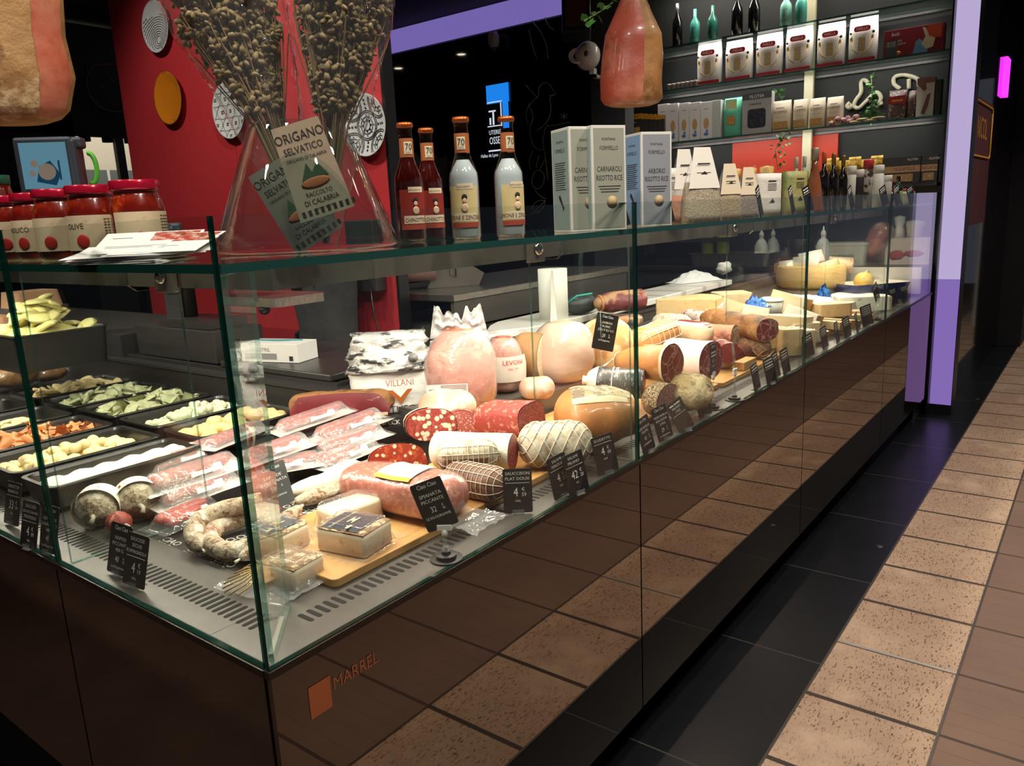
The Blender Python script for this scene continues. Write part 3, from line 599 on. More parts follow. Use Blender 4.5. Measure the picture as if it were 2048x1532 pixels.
# --- red sausage packs
def pack(label, A, B, z, w=.052, mat=F_MILK, seed=0, tilt=0, sleeve=True, clear=False):
    pA, pB = OZ(A[0], A[1], z[0] if isinstance(z, tuple) else z), OZ(B[0], B[1], z[1] if isinstance(z, tuple) else z)
    root, L = root_at('sausage_pack', label, 'sausage pack', pA, pB, 0, 'packs of red sausages')
    if not clear: sheet(6, 4, lambda u, v: (-.018+(L+.036)*u, -w*.72+w*1.44*v, .001+.0015*nz(u*4+seed, v*4))).build('backing', m_sheetw, root)
    r = w*.25
    for s, k in ((1, 1.0), (-1, .72)):
        S = surf(L*k, r, r*.9, k0=.16, k1=.16, amp=.05, seed=seed+s, bend=lambda t: (s*w*.29+.006*math.sin(t*3.1), .003)); skin_mb(S, 16, 14).build('sausage', m_sausage, root)
    if sleeve:
        q = sheet(4, 6, lambda u, v: (L*.40+L*.36*u+.01*v, -w*.62+w*.62*v, r*1.4+.010*math.sin(v*3)-.006)).build('paper_label', m_label, root)
        MB().box(L*.46, -w*.34, r*1.4+.0062, L*.70, -w*.28, r*1.4+.0066).box(L*.46, -w*.46, r*1.4+.0042, L*.64, -w*.42, r*1.4+.0046).box(L*.47, -w*.54, r*1.4+.003, L*.60, -w*.51, r*1.4+.0034).build('label_print', m_redink, root)
    def fn(u, v):
        x, y = -.022+(L+.044)*u, -w*.8+w*1.6*v; ex = min(1, max(0, (x+.006)/.012))*min(1, max(0, (L+.006-x)/.012)); e = max(0, 1-(abs(y)/(w*.62))**2)
        return (x, y, .0035+(2*r+.004)*math.sqrt(e)*ex+.0012*nz(x*70, y*70, seed)+.012*max(0, abs(u-.5)*2-.9)*nz(v*4, seed))
    sheet(22, 14, fn).build('vacuum_film', F_FILM if clear else mat, root); return root
PK = [((300, 985), (470, 930), (.738, .745), .062, 'milky sausage pack on top of the pile left of the corner fin'),
      ((322, 1015), (470, 962), (.712, .722), .055, 'sausage pack directly below the topmost left one'),
      ((322, 1062), (425, 1018), .702, .055, 'clear sausage pack at the bottom of the left pile beside the printed words'),
      ((300, 945), (430, 905), (.715, .722), .052, 'sausage pack lying against the tray of white gnocchi'),
      ((385, 912), (480, 878), .722, .055, 'sausage pack with red-printed label behind the corner glass joint'),
      ((420, 898), (520, 858), .742, .045, 'pale sausage pack half under the corner joint beside the yellow gnocchi'),
      ((490, 950), (640, 925), (.712, .718), .052, 'sausage pack at the bottom of the middle pile above the price card'),
      ((488, 930), (610, 888), (.742, .75), .055, 'milky sausage pack on top of the middle pile'),
      ((645, 935), (745, 893), (.712, .722), .050, 'sausage pack at the bottom of the right pile'),
      ((640, 908), (762, 868), (.730, .742), .055, 'sausage pack in the middle of the right pile'),
      ((640, 882), (758, 838), (.752, .766), .058, 'topmost sausage pack of the right pile beside the coarse cut salami'),
      ((560, 866), (690, 822), (.745, .765), .055, 'sausage pack leaning against the dark speck slab')]
for i, (a, b_, z, w_, lb) in enumerate(PK): pack(lb, a, b_, z, w_, seed=i, clear=(i == 2))
# --- speck slab
A, B = OZ(578, 812, .775), OZ(790, 800, .775); rt, L = root_at('speck_slab', 'long slab of dark red speck with a brown rind behind the sausage packs', 'speck', A, B, .035)
S = surf(L, .038, .036, p=3.0, k0=.10, k1=.16, amp=.08, seed=4, prof=lambda t: .86+.14*math.sin(t*3.1)); skin_mb(S, 24, 30).build('rind', m_speckrind, rt)
sheet(22, 10, lambda u, v: (L*(.03+.93*u), -.040-.0015+.010*v*v, .004+.071*(.05+.90*v)*(.86+.14*math.sin(u*3.1))*min(1, 6*u+.45, 5*(1-u)+.45))).build('cut_face', m_speck, rt)
sheet(22, 2, lambda u, v: (L*(.04+.90*u), -.0425, .002+.009*v)).build('fat_edge', m_fat, rt)
t = thing('name_strip', 'black name strip reading SPECK under the silver printed bag', 'name strip', OZ(782, 846, .756), R(-52)); MB().box(-.05, 0, -.012, .05, .003, .016).build('strip', m_blackm, t); MB().text('SPECK', .018, .0, -.004, 0, 'c', 0, 1).text('SPECK', .018, .0006, -.004, 0, 'c', 0, 1).build('strip_print', m_ink, t, Matrix.Translation((0, -.0008, 0)) @ UPR)
# --- coarse and spicy cut salamis
r_, S, L, ry, rz = meat('salami', 'short salami with large white fat pieces in its cut face, under a cream paper', 'salami', (864, 850), None, .775, 50, 31, m_salskin, m_fatcut, 0, Lw=.10, yaw=50, p=2.4, amp=.02, k1=.3, tilt=-10)
patch(S, .45, 1.0, -40, 220, .003, 'cream_paper', mk('cream_paper', 'E6DAB8', .8), r_, 8, 14)
meat('salami', 'round salami with a pinkish marbled cut face right behind the coarse one', 'salami', (922, 850), None, .765, 33, 30, m_salskin, mk('pink_marbled_cut', 'B0605A', .5, layers=[('vor', 150, .40, .28, 'E0B8AC', .4)]), 0, Lw=.12, yaw=50, amp=.02)
r_, S, L, ry, rz = meat('salami', 'orange-red spicy salami cut face tilted on top of the pink spianata', 'salami', (797, 926), None, .782, 58, 38, m_salskin, m_spian, 0, Lw=.10, yaw=50, p=2.5, amp=.02, tilt=-16)
# --- pink spianata loaf in a bag
r_, S, L, ry, rz = meat('spianata', 'big flattened pink spianata loaf in a clear bag behind the SPIANATA PICCANTE card', 'salami', (700, 968), (925, 1012), .734, 62, 42, m_pinkloaf, p=2.6, k0=.16, k1=.18, amp=.06, seed=3)
film_over(r_, S, .0025); patch(S, .40, .70, 60, 130, .004, 'label', m_label, r_); patch(S, .40, .70, 118, 130, .005, 'yellow_stripe', mk('yellow_label', 'E0A030', .6), r_); skirt(r_, L-.03, L+.075, -.06, .05, .001, F_BAG, 'bag_end', .006, None, 12, 12, 2, .04)
# --- large fine salami, netted salamis
r_, S, L, ry, rz = meat('salami', 'large fine-grained salami in white casing, round red cut face by the SAUCCISON tag', 'salami', (862, 898), (1026, 905), .752, 38, 37, m_moldw, m_milano, 1, k0=.12, amp=.02)
r_, S, L, ry, rz = meat('netted_salami', 'flat salami in white netting lying on the other netted one', 'salami', (872, 912), (1000, 905), (.775, .768), 38, 30, m_greyc, None, e1='pinch', k0=.12, k1=.28, p=2.4, seed=5); net(S, r_, 11, 0, .0008, rings=12)
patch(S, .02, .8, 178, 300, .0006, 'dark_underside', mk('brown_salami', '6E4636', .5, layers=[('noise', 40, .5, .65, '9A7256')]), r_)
r_, S, L, ry, rz = meat('netted_salami', 'dark flat salami in white netting at the bottom beside the SAUCCISON tag', 'salami', (902, 960), (1022, 985), .726, 36, 32, mk('dark_salami', '6A4434', .5, layers=[('noise', 40, .5, .65, '8A6450')]), None, e1='pinch', k0=.12, k1=.3, p=2.4, seed=6); net(S, r_, 11, 0, .0008, rings=12)
r_, S, L, ry, rz = meat('salami', 'square-shouldered dark red salami resting across the white netted one', 'salami', (1064, 838), None, .800, 47, 33, m_salskin, m_milano, 0, Lw=.15, yaw=92, tilt=-5, p=3.2, amp=.02, k1=.12)
r_, S, L, ry, rz = meat('netted_salami', 'plump white salami in diagonal string netting behind the SALAMI tags', 'salami', (1036, 902), (1186, 893), .742, 52, 44, m_greyc, None, k0=.28, k1=.3, p=2.2, seed=9); net(S, r_, 7, .9, .0012)
# --- front ham (scudetto)
r_, S, L, ry, rz = meat('cured_ham', 'big orange-skinned ham with a grey mouldy top behind the SCUDETTO tag', 'ham', (1108, 838), (1262, 828), .772, 78, 56, m_prosk, m_procut, 1, k0=.34, p=2.2, amp=.05, seed=12, prof=lambda t: 1-.25*max(0, t-.7)/.3)
patch(S, .22, .97, 38, 120, .0015, 'mouldy_face', m_mouldtop, r_, 18, 18); patch(S, .2, .9, 120, 136, .001, 'fat_seam', m_fat, r_)
# --- turkey breast, Villani bag, cooked ham bag
r_, S, L, ry, rz = meat('turkey_breast', 'pale pink half turkey breast leaning before the silver printed bag', 'cold meat', (838, 812), (952, 812), ST+.042, 50, 38, m_turkey, None, k0=.5, k1=.4, amp=.07, seed=15, prof=lambda t: 1-.15*t)
m_silver = mk('silver_bag', 'C9C7C2', .28, .25, layers=[('noise', 30, .52, .58, '3A3A3A', .6, (.5, 1, 1.6))], bump=1, bs=26)
m_silverw = mk('white_bag', 'DCDAD5', .4, layers=[], bump=.7, bs=18)
bg = thing('printed_bag', 'crumpled black, silver and white foil bag printed VILLANI', 'bag', OZ(786, 816, .7375), R(-42)); bg.scale = (1.15, 1.0, 1.12)
def bagfn(w0, w1, d0, h, top, n=16, m=30, amp=.1, sd=0):
    rs = []
    for i in range(n+1):
        t = i/n; f = w0+(w1-w0)*t; dd = d0*(1-t)**.6+.004; rs.append([(f*superc(2*math.pi*j/m, 2.6)[0]*(1+amp*nz(t*6, j*.5, sd)), dd*superc(2*math.pi*j/m, 2.6)[1]*(1+amp*2*nz(t*6+3, j*.5, sd))+(-.02*t*t if top else 0), t*h+.012*nz(j*.45, t*3, sd)*t) for j in range(m)])
    return MB().rings(rs, True, True, 0, True)
bagfn(.095, .108, .06, .115, False, amp=.06, sd=3).build('body', m_silverw, bg)
o = bagfn(.105, .095, .055, .105, True, amp=.22, sd=5); o.xf(Matrix.Translation((0, .005, .100)) @ Matrix.Rotation(R(-8), 4, 'X')); o.build('crumpled_top', m_silver, bg)
MB().rings([[(.010*math.cos(a), -.06, .14+.010*math.sin(a)) for a in [2*math.pi*k/18 for k in range(18)]], [(.013*math.cos(a), -.064, .14+.013*math.sin(a)) for a in [2*math.pi*k/18 for k in range(18)]]]).xf(Matrix.Translation((.06, .015, 0))).build('valve', mk('grey_valve', '8A8A8A', .3), bg)
q = MB().text('VILLANI', .024, .02, .072, .0, sq=.85).add([(-.012, .062, 0), (.001, .062, 0), (.02, .042, 0), (.039, .062, 0), (.052, .062, 0), (.02, .024, 0)], [(0, 1, 2, 5), (2, 3, 4, 5)]); q.build('logo', mk('copper_ink', 'B8622A', .5), bg, Matrix.Translation((0, -.0685, .0)) @ UPR)
MB().text('TARTUFO', .026, .0, .002, 0).build('name_print', m_inkd, bg, Matrix.Translation((0, -.0700, .0)) @ UPR)
# cooked hams
def hamball(name, label, c, z, wp, hp, mat, seed, dx=1.0, film=None, band=False, cat='ham'):
    p = OZ(c[0], c[1], z); s = PXM(p+Vector((0, 0, hp/PXM(p)/2))); rx, hz = wp/2/s, hp/2/s; rt = thing(name, label, cat, (p.x, p.y, z), R(-52))
    b = MB(); rs = []; m = 30
    for i in range(19):
        t = i/18; a = math.pi*t; f = max(.04, math.sin(min(a*1.0, math.pi)))**.45; f *= (1 if t < .5 else 1-.30*((t-.5)/.5)**1.4)
        rs.append([(rx*f*math.cos(2*math.pi*j/m)*(1+.16*nz(math.cos(2*math.pi*j/m)*1.4, t*3.2+math.sin(2*math.pi*j/m), seed)), rx*dx*f*math.sin(2*math.pi*j/m)*(1+.16*nz(math.cos(2*math.pi*j/m)*1.4+3, t*3.2, seed+4)), 2*hz*(.5-.5*math.cos(a))) for j in range(m)])
    b.rings(rs, True, True, 0, True).build('meat', mat, rt)
    if film:
        c_ = MB(); c_.rings([[(x*1.03, y*1.03, zz*1.01+.001) for x, y, zz in r] for r in rs[:-2]], False, False, 0, True).build('film', film, rt)
    if DBG: print('HAM', label[:30], [round(v, 2) for v in p], 'rx %.3f hz %.3f' % (rx, hz))
    return rt, rx, hz
rt, rx, hz = hamball('cooked_ham', 'tall pink cooked ham in a knotted clear bag with a printed label', (928, 822), ST, 140, 170, m_ham, 2, .8, F_BAG)
sheet(28, 16, lambda u, v: ((-.72+1.44*u)*rx*(1.15-.25*v), -.01+.016*nz(u*9, v*5, 1)+.012*nz(u*21, v*9, 5), hz*1.78+(.092+.035*nz(u*8, 4)-.028*math.sin(u*3.1))*v)).build('bag_neck', sheer('bag_neck_film', 'FFFFFF', 1, .42, .12, bump=1, bs=40), rt)
MB().add([(-rx*.95, 0, 0), (rx*.2, 0, 0), (rx*.2, .052, 0), (-rx*.95, .052, 0)], [(0, 1, 2, 3)]).build('label', mk('lilac_label', 'D3C4C6', .7), rt, Matrix.Translation((0, -rx*.86, hz*.38)) @ UPR)
q = MB()
for k in range(11): q.add([(-rx*.55, .003+k*.0044, 0), (rx*.16, .003+k*.0044, 0), (rx*.16, .005+k*.0044, 0), (-rx*.55, .005+k*.0044, 0)], [(0, 1, 2, 3)])
q.box(-rx*.88, .036, 0, -rx*.64, .039, .0002).box(-rx*.88, .010, 0, -rx*.66, .026, .0002); q.build('label_print', mk('grey_print', '6A5E60', .8), rt, Matrix.Translation((0, -rx*.865, hz*.38)) @ UPR)
rt, rx, hz = hamball('cooked_ham', 'pink cooked ham with a grey LEVONI paper sleeve right of the knotted bag', (1010, 782), ST, 84, 112, m_ham, 5, .9, F_BAG)
MB().rings([[(rx*k*math.cos(R(a)), rx*.9*k*math.sin(R(a)), z) for a in range(190, 361, 10)] for z, k in ((hz*.45, 1.05), (hz*1.0, 1.08), (hz*1.35, 1.0))], False, False, 0, True, False).build('paper_sleeve', mk('grey_sleeve', 'CFC6BC', .7), rt)
q = MB().text('LEVONI', .019, 0, 0, 0, 'c').text('DAL 1911', .008, 0, -.016, 0); q.warp(lambda x, y, z: (rx*1.10*math.sin(x/rx+.45), -rx*1.0*math.cos(x/rx+.45), hz*1.08+y)); q.build('sleeve_print', m_redink, rt)
hamball('cooked_ham', 'pale pink cooked ham with a smooth cut side behind the oval mortadella face', (1128, 762), ST, 120, 122, m_hampale, 7, .9, F_BAG)
r_, S, L, ry, rz = meat('mortadella', 'mortadella in brown casing with an oval pale speckled cut face', 'mortadella', (1090, 716), None, .842, 38, 50, m_mortskin, m_mortcut, 0, Lw=.13, yaw=100, amp=.02, k1=.5)
r_, S, L, ry, rz = meat('cooked_ham', 'pale ham end poking out between the mortadella and the round salami', 'ham', (1038, 785), (1110, 782), ST+.02, 26, 22, m_turkey, None, amp=.06, seed=4)
# wrapped black mortadella
r_, S, L, ry, rz = meat('wrapped_mortadella', 'mortadella in printed black wrap with a twisted white end', 'mortadella', (1166, 760), (1288, 768), (.80, .79), 34, 30, mk('black_wrap', '3A3A3C', .35, layers=[('noise', 60, .56, .6, '8A8684', 0, (3, 1, 1))]), m_marble, 1, e0='pinch', k0=.34, amp=.03)
skin_mb(lambda t, a, o=0: S(t, a, .0012+o), 10, 22, True, False, 0, 0, 0, .26).build('twisted_end', mk('white_wrap', 'E6DAD2', .45, bump=.8, bs=60), r_)
wraptext(S, [('Salame', .018, .60, 118, 1)], .0015, 'wrap_print', m_ink, r_, L, rz)
MB().rings([[S(t, R(a), .002) for a in range(40, 200, 12)] for t in (.50, .515)], False, False, 0, True, False).build('white_line', m_ink, r_)
# ham shank
r_, S, L, ry, rz = meat('ham_shank', 'cut orange ham shank tied with string above the black-wrapped mortadella', 'ham', (1228, 722), (1345, 728), (.835, .845), 42, 38, m_prosk, m_procut, 1, k0=.5, amp=.04, seed=3, prof=lambda t: .72+.30*t)
MB().rings([[S(t, 2*math.pi*j/24, .001) for j in range(24)] for t in (.955, .998)], False, False, 0, True).build('fat_rim', m_fat, r_); MB().tube([S(.10, R(a), .003) for a in range(0, 361, 20)], .002, 5).tube([S(.10, R(150), .003), S(-.05, R(200), .03), S(-.16, R(230), .02), S(-.05, R(215), .0)], .002, 5).build('string', m_string, r_)
hamball('boned_ham', 'orange and cream boned ham behind the slanted JAMBON BLANC card', (1215, 735), ST, 112, 100, mk('patchy_ham', 'D39A66', .45, layers=[('noise', 5, .5, .56, 'E8D0A8'), ('noise', 7, .62, .66, '6E2E30')], bump=.3, bs=20), 9, .9)
r_, S, L, ry, rz = meat('tied_ham', 'brown ham bound in fine netting behind the ham shank', 'ham', (1272, 690), (1345, 662), (.84, .85), 34, 28, m_prosk, None, amp=.03, p=2.4, k0=.2, k1=.25); net(S, r_, 10, .1, .0010, rings=7)
# pack and ham on top
r_, S, L, ry, rz = meat('sliced_ham_pack', 'black and clear vacuum pack of ham under the topmost shoulder', 'ham', (1188, 640), (1285, 640), .872, 20, 10, mk('black_pack', '2A2A2C', .3, layers=[('noise', 6, .52, .56, 'C8875A')]), None, p=4, k0=.1, k1=.12, amp=.02); film_over(r_, S, .003)
r_, S, L, ry, rz = meat('ham_shoulder', 'topmost brown and dark red ham shoulder lying on the black pack by the marble slab', 'ham', (1188, 608), (1284, 598), (.905, .91), 26, 20, mk('shoulder_skin', 'B98C68', .5, layers=[('noise', 8, .5, .58, '74363A')], bump=.3), m_procut, 1, k0=.4, amp=.08, seed=5)
MB().tube([S(.12, R(a), .001) for a in range(0, 361, 24)], .0045, 6).build('rind_band', m_prosk, r_)
# white-paper pancetta, bacon, white salami
r_, S, L, ry, rz = meat('wrapped_pancetta', 'rolled pancetta in white printed paper with a marbled pink cut end', 'pancetta', (1335, 712), (1422, 722), (.80, .80), 42, 38, mk('white_wrap_paper', 'EEE8E0', .6, bump=.3, bs=40), m_marble, 1, k0=.12, amp=.03, p=2.3)
b = MB()
for k in range(7): b.rings([[S(t, R(a), .0012) for t in (.25+.03*(k % 2), .45, .65)] for a in (165+k*6, 167+k*6)], False, False, 0, True, False)
b.build('paper_print', mk('grey_print', '6A5E60', .8), r_)
r_, S, L, ry, rz = meat('bacon_slab', 'slab of bacon with a dark red top edge beside the white salami', 'bacon', (1350, 660), (1425, 668), .84, 20, 22, m_fat, None, p=3, k0=.1, k1=.3, amp=.04); patch(S, .05, .95, 70, 110, .001, 'lean_edge', m_speck, r_)
r_, S, L, ry, rz = meat('white_salami', 'white netted salami at the back below the marble slab edge', 'salami', (1306, 645), (1382, 650), .82, 22, 20, m_greyc, None, amp=.03); net(S, r_, 6, .6, .0009)
meat('rosy_salami', 'pink and white dusted salami pointing up at the yellow cheese', 'salami', (1366, 628), (1425, 640), .825, 15, 13, mk('rosy_casing', 'D9C5BC', .8, layers=[('noise', 30, .5, .58, '8E3A44')], bump=.3), None, amp=.05)
meat('dusty_sausage', 'grey dusty sausage below the pink and white salami', 'sausage', (1362, 655), (1415, 648), .80, 12, 11, m_mold, None, amp=.05)
meat('smoked_pork_neck', 'long golden-brown wrinkled smoked pork neck with a dark ragged end', 'cured pork', (1408, 636), (1535, 660), (.83, .82), 28, 24, m_smoke, m_marble, 1, amp=.12, seed=7, k0=.2)
r_, S, L, ry, rz = meat('coppa', 'round coppa with a grey-veined cut face below the smoked pork neck', 'cured pork', (1392, 672), (1470, 676), (.80, .80), 26, 26, mk('coppa_casing', 'A86848', .5, layers=[('noise', 14, .5, .6, '7E4434')], bump=.5), mk('coppa_cut', '9A7464', .5, layers=[('edge', 22, .05, .015, 'D9C6B0', .6)]), 1, amp=.05)
r_, S, L, ry, rz = meat('bresaola', 'dark red bresaola with white string rings pointing at the viewer', 'cured beef', (1392, 682), (1458, 706), (.785, .775), 22, 20, mk('bresaola_skin', '7E3230', .35, layers=[('noise', 20, .56, .64, 'C9A08E')], bump=.3, coat=.3), mk('bresaola_cut', '8E3A36', .4), 1, amp=.04)
b = MB()
for t in (.12, .42, .75): b.tube([S(t, R(a), .001) for a in range(0, 361, 20)], .0016, 5, c=False)
b.build('string', m_string, r_)
# pepper salami, culatello
r_, S, L, ry, rz = meat('pepper_salami', 'pepper-crusted salami with a fine greyish cut face above the MORTADELLA tag', 'salami', (1294, 800), (1338, 808), (.742, .742), 40, 34, m_pepper, mk('grey_salami_cut', '8A5E58', .5, layers=[('vor', 200, .34, .26, 'C9A89E')]), 1, k0=.5, amp=.03)
r_, S, L, ry, rz = meat('culatello', 'large yellowish spotted culatello ham behind the BRESAOLA tag', 'ham', (1330, 785), (1428, 788), (.755, .755), 48, 38, m_cul, None, k0=.4, k1=.4, amp=.10, seed=21, p=2.2)
meat('small_salami', 'small grey string-tied salami under the marbled pancetta end', 'salami', (1425, 722), (1470, 722), .73, 16, 15, m_greyc, None, amp=.05)
r_, S, L, ry, rz = meat('red_tied_sausage', 'brown sausage tied with bright red string near the stalk stands', 'sausage', (1452, 705), (1506, 702), .735, 17, 15, mk('brown_cured', '80463A', .5, layers=[('noise', 12, .5, .6, '5E2E28')], bump=.4), None, amp=.06)
MB().tube([S(.35, R(a), .001) for a in range(0, 361, 24)], .002, 5).tube([S(.35, R(120), .002), S(.5, R(160), .006), S(.6, R(190), .01)], .002, 5).build('red_string', mk('red_string', 'C0282C', .6), r_)
r_, S, L, ry, rz = meat('rope_tied_coppa', 'brown coppa bound with rope in front of the cheese wedges', 'cured pork', (1480, 692), (1540, 698), (.745, .745), 22, 20, mk('rope_coppa_skin', '8A6244', .6, layers=[('noise', 20, .5, .6, '5E3E2C')], bump=.6), None, amp=.06); net(S, r_, 5, .5, .0016, mat=mk('rope', 'B89A72', .9))
o = MB().box(-.06, -.02, 0, .06, .02, .03).build('serving_board', m_bamboo, None, bevel=.002); o.location = OZ(1490, 735, .703); tag(o, 'small thick wooden block standing on the board near the red-tied sausage', 'wood block')
# ================= trays of fresh pasta (side arm) =================
m_tray = mk('black_tray', '1B1A19', .35, coat=.2)
def tray(label, x0, x1, y0, y1, zt=.750, dep=.05, name='pasta_tray', group='black trays of fresh pasta', mat=None, z0=None):
    w_, d_ = x1-x0, y1-y0; zb = zt-dep; o = thing(name, label, 'tray', ((x0+x1)/2, (y0+y1)/2, zb), 0, group)
    def rr(k, z): return [(x, y, z) for x, y in rrect(w_-2*k, d_-2*k, .022, 6)]
    MB().rings([rr(.012, 0), rr(.004, dep-.004), rr(0, dep), rr(.001, dep+.003), rr(.010, dep+.003), rr(.013, dep-.004), rr(.021, .003)], True, True, 0, False).build('tray_body', mat or m_tray, o); return o
def heap(proto, n, x0, x1, y0, y1, z0, hgt, seed, tiltmax=25, flat=False, s=(.85, 1.15), zoff=.0):
    rg = random.Random(seed); out = [proto]
    for i in range(n):
        c = proto if i == 0 else proto.copy()
        if i: sc.collection.objects.link(c)
        u, v = rg.random(), rg.random(); k = (1-abs(2*u-1)**2.2)*(1-abs(2*v-1)**2.2)
        zz = z0+hgt*k*rg.uniform(.35, 1.0)
        c.location = (x0+(x1-x0)*u, y0+(y1-y0)*v, zz+zoff); q = rg.uniform(*s); c.scale = (q, q, q)
        c.rotation_euler = (R(rg.uniform(-tiltmax, tiltmax)), R(rg.uniform(-tiltmax, tiltmax)), R(rg.uniform(0, 360)))
def filler(label, x0, x1, y0, y1, z0, hgt, mat, seed, name='pasta_bed'):
    o = sheet(18, 14, lambda u, v: (x0+(x1-x0)*u, y0+(y1-y0)*v, z0+hgt*(1-abs(2*u-1)**2.2)*(1-abs(2*v-1)**2.2)*.55+.006*nz(u*9, v*9, seed))).build(name, mat)
    return tag(o, label, 'fresh pasta', kind='stuff')
m_gn = mk('gnocchi_dough', 'EBD9A4', .6, bump=.1, sss=.1); m_gnw = mk('white_gnocchi', 'F0E6D0', .7); m_gng = mk('green_gnocchi', 'D6D8BC', .65)
m_gny = mk('yellow_gnocchi', 'EFCF92', .6); m_rav = mk('ravioli_dough', 'E3CE9A', .7); m_rgr = mk('green_ravioli', 'BCBE96', .7, layers=[('noise', 90, .5, .6, 'A6AA7E')]); m_or = mk('orange_pasta', 'D9925C', .65)
def gnocco(name, label, mat, r, group):
    o = MB().ell((0, 0, 0), (r*1.35, r, r*.95), 12, 8, amp=.12, seed=3).build(name, mat); return tag(o, label, 'gnocco', group)
def rav_mb(w_, h_, th, kind='sq'):
    b = MB()
    if kind == 'sq': return sheet(8, 8, lambda u, v: ((u-.5)*w_+.0012*math.sin(v*50), (v-.5)*h_+.0012*math.sin(u*50), th*(1-max(abs(2*u-1), abs(2*v-1))**4)+.006*math.sin(u*3)*v)).add([], [])
    if kind == 'moon':
        rs = []
        for i in range(6):
            k = 1-i/6*.9; rs.append([(w_*.5*k*math.cos(math.pi*2*j/20), h_*.5*k*(max(-.15, math.sin(math.pi*2*j/20))), th*(1-k**3)) for j in range(20)])
        return b.rings(rs, True, True, 0, True)
    if kind == 'tri':
        return sheet(8, 6, lambda u, v: ((u-.5)*w_*(1-v*.9), (v-.4)*h_, th*(1-abs(2*u-1)**3)*(1-abs(2*v-1)**4)+.008*v*v))
    if kind == 'bow':
        return sheet(12, 8, lambda u, v: ((u-.5)*w_, (v-.5)*h_*(.35+.65*abs(2*u-1)**.8), th*math.cos((v-.5)*3)*(1-.3*abs(2*u-1))+.005*math.sin(v*9)*abs(2*u-1)))
def dbl(b):                                # closes a thin sheet underneath so that it has thickness
    n = len(b.v); b.v += [(x, y, z*.2-.0015) for x, y, z in b.v]; b.f += [tuple(reversed([i+n for i in f])) for f in list(b.f)]; b.m += b.m[:len(b.f)-len(b.m)]+[0]*(len(b.f)-len(b.m)-len(b.m[:len(b.f)-len(b.m)])); b.s += [True]*(len(b.f)-len(b.s)); return b
def rav(name, label, mat, w_, h_, th, kind, group):
    o = dbl(rav_mb(w_, h_, th, kind)).build(name, mat); return tag(o, label, 'filled pasta', group)
# near column
tray('tray of smooth white gnocchi under white paper, nearest the sausage packs', .105, .475, .915, 1.085)
o = sheet(24, 10, lambda u, v: (.128+.325*u, .935+.13*v, .722+.020*(1-abs(2*v-1)**3)+.007*abs(math.sin(u*17))+.004*nz(u*8, v*5))).build('white_cover_sheet', m_gnw); tag(o, 'white sheet lumped over the gnocchi in the nearest tray', 'paper sheet')
tray('tray heaped with plump cream gnocchi left of the white-covered tray', .105, .475, 1.115, 1.345)
filler('bed of cream gnocchi at the bottom of the plump gnocchi tray', .125, .455, 1.135, 1.325, .712, .03, m_gn, 1)
heap(gnocco('gnocco', 'plump cream gnocco piled in the tray behind the white-covered one', m_gn, .0135, 'plump cream gnocchi'), 96, .135, .445, 1.145, 1.315, .722, .036, 3)
tray('tray of orange twisted pasta behind the plump gnocchi', .105, .475, 1.375, 1.605)
filler('bed of orange pasta at the bottom of its tray', .125, .455, 1.395, 1.585, .712, .026, m_or, 2)
heap(rav('orange_caramella', 'orange twisted filled pasta piled in the tray behind the plump gnocchi', m_or, .055, .036, .014, 'bow', 'orange filled pasta'), 44, .14, .44, 1.41, 1.575, .724, .034, 5, 45)
tray('tray of flat beige half-moons behind the orange pasta', .105, .475, 1.635, 1.865)
filler('bed of beige half-moon pasta in the tray at the left edge', .125, .455, 1.655, 1.845, .712, .024, m_rav, 3)
heap(rav('half_moon', 'beige half-moon pasta lying in the tray behind the orange one', m_rav, .065, .05, .010, 'moon', 'beige half-moons'), 16, .15, .43, 1.67, 1.83, .728, .018, 6, 14)
tray('tray of grey-beige pasta at the far left edge', .105, .475, 1.90, 2.13)
filler('bed of grey-beige pasta in the far left tray', .125, .455, 1.92, 2.11, .715, .02, mk('grey_pasta', 'A89A80', .7), 4)
# far column
tray('tray of fat yellow gnocchi beside the corner glass joint', .505, .855, .985, 1.185)
filler('bed of yellow gnocchi in the tray by the corner joint', .525, .835, 1.0, 1.17, .712, .03, m_gny, 5)
heap(gnocco('yellow_gnocco', 'fat yellow gnocco in the tray beside the corner glass joint', m_gny, .0165, 'fat yellow gnocchi'), 52, .53, .83, 1.01, 1.16, .728, .038, 8)
tray('tray of small pale green gnocchi behind the yellow ones', .505, .855, 1.215, 1.435)
filler('bed of pale green gnocchi', .57, .835, 1.235, 1.415, .712, .03, m_gng, 6)
heap(gnocco('green_gnocco', 'small pale green gnocco heaped behind the yellow ones', m_gng, .0112, 'small green gnocchi'), 110, .58, .84, 1.25, 1.40, .722, .042, 9)
tray('tray of green pointed ravioli in the middle of the far row', .505, .855, 1.465, 1.705)
filler('bed of green ravioli', .525, .835, 1.485, 1.685, .71, .02, m_rgr, 7)
heap(rav('green_raviolo', 'pointed green ravioli standing on edge in its tray', m_rgr, .055, .055, .008, 'sq', 'pointed green ravioli'), 46, .54, .82, 1.50, 1.67, .732, .026, 10, 62)
tray('tray of rounded pale green ravioli behind the pointed ones', .505, .855, 1.735, 1.965)
filler('bed of rounded green ravioli', .525, .835, 1.755, 1.945, .71, .02, m_rgr, 8)
heap(rav('round_green_raviolo', 'rounded pale green filled pasta leaning in the tray behind the pointed ones', m_rgr, .06, .075, .008, 'moon', 'rounded green ravioli'), 32, .55, .82, 1.77, 1.93, .735, .022, 11, 60)
tray('tray of beige filled pasta behind the rounded green ones', .505, .855, 2.0, 2.24)
filler('bed of beige filled pasta', .525, .835, 2.02, 2.22, .71, .02, m_rav, 9)
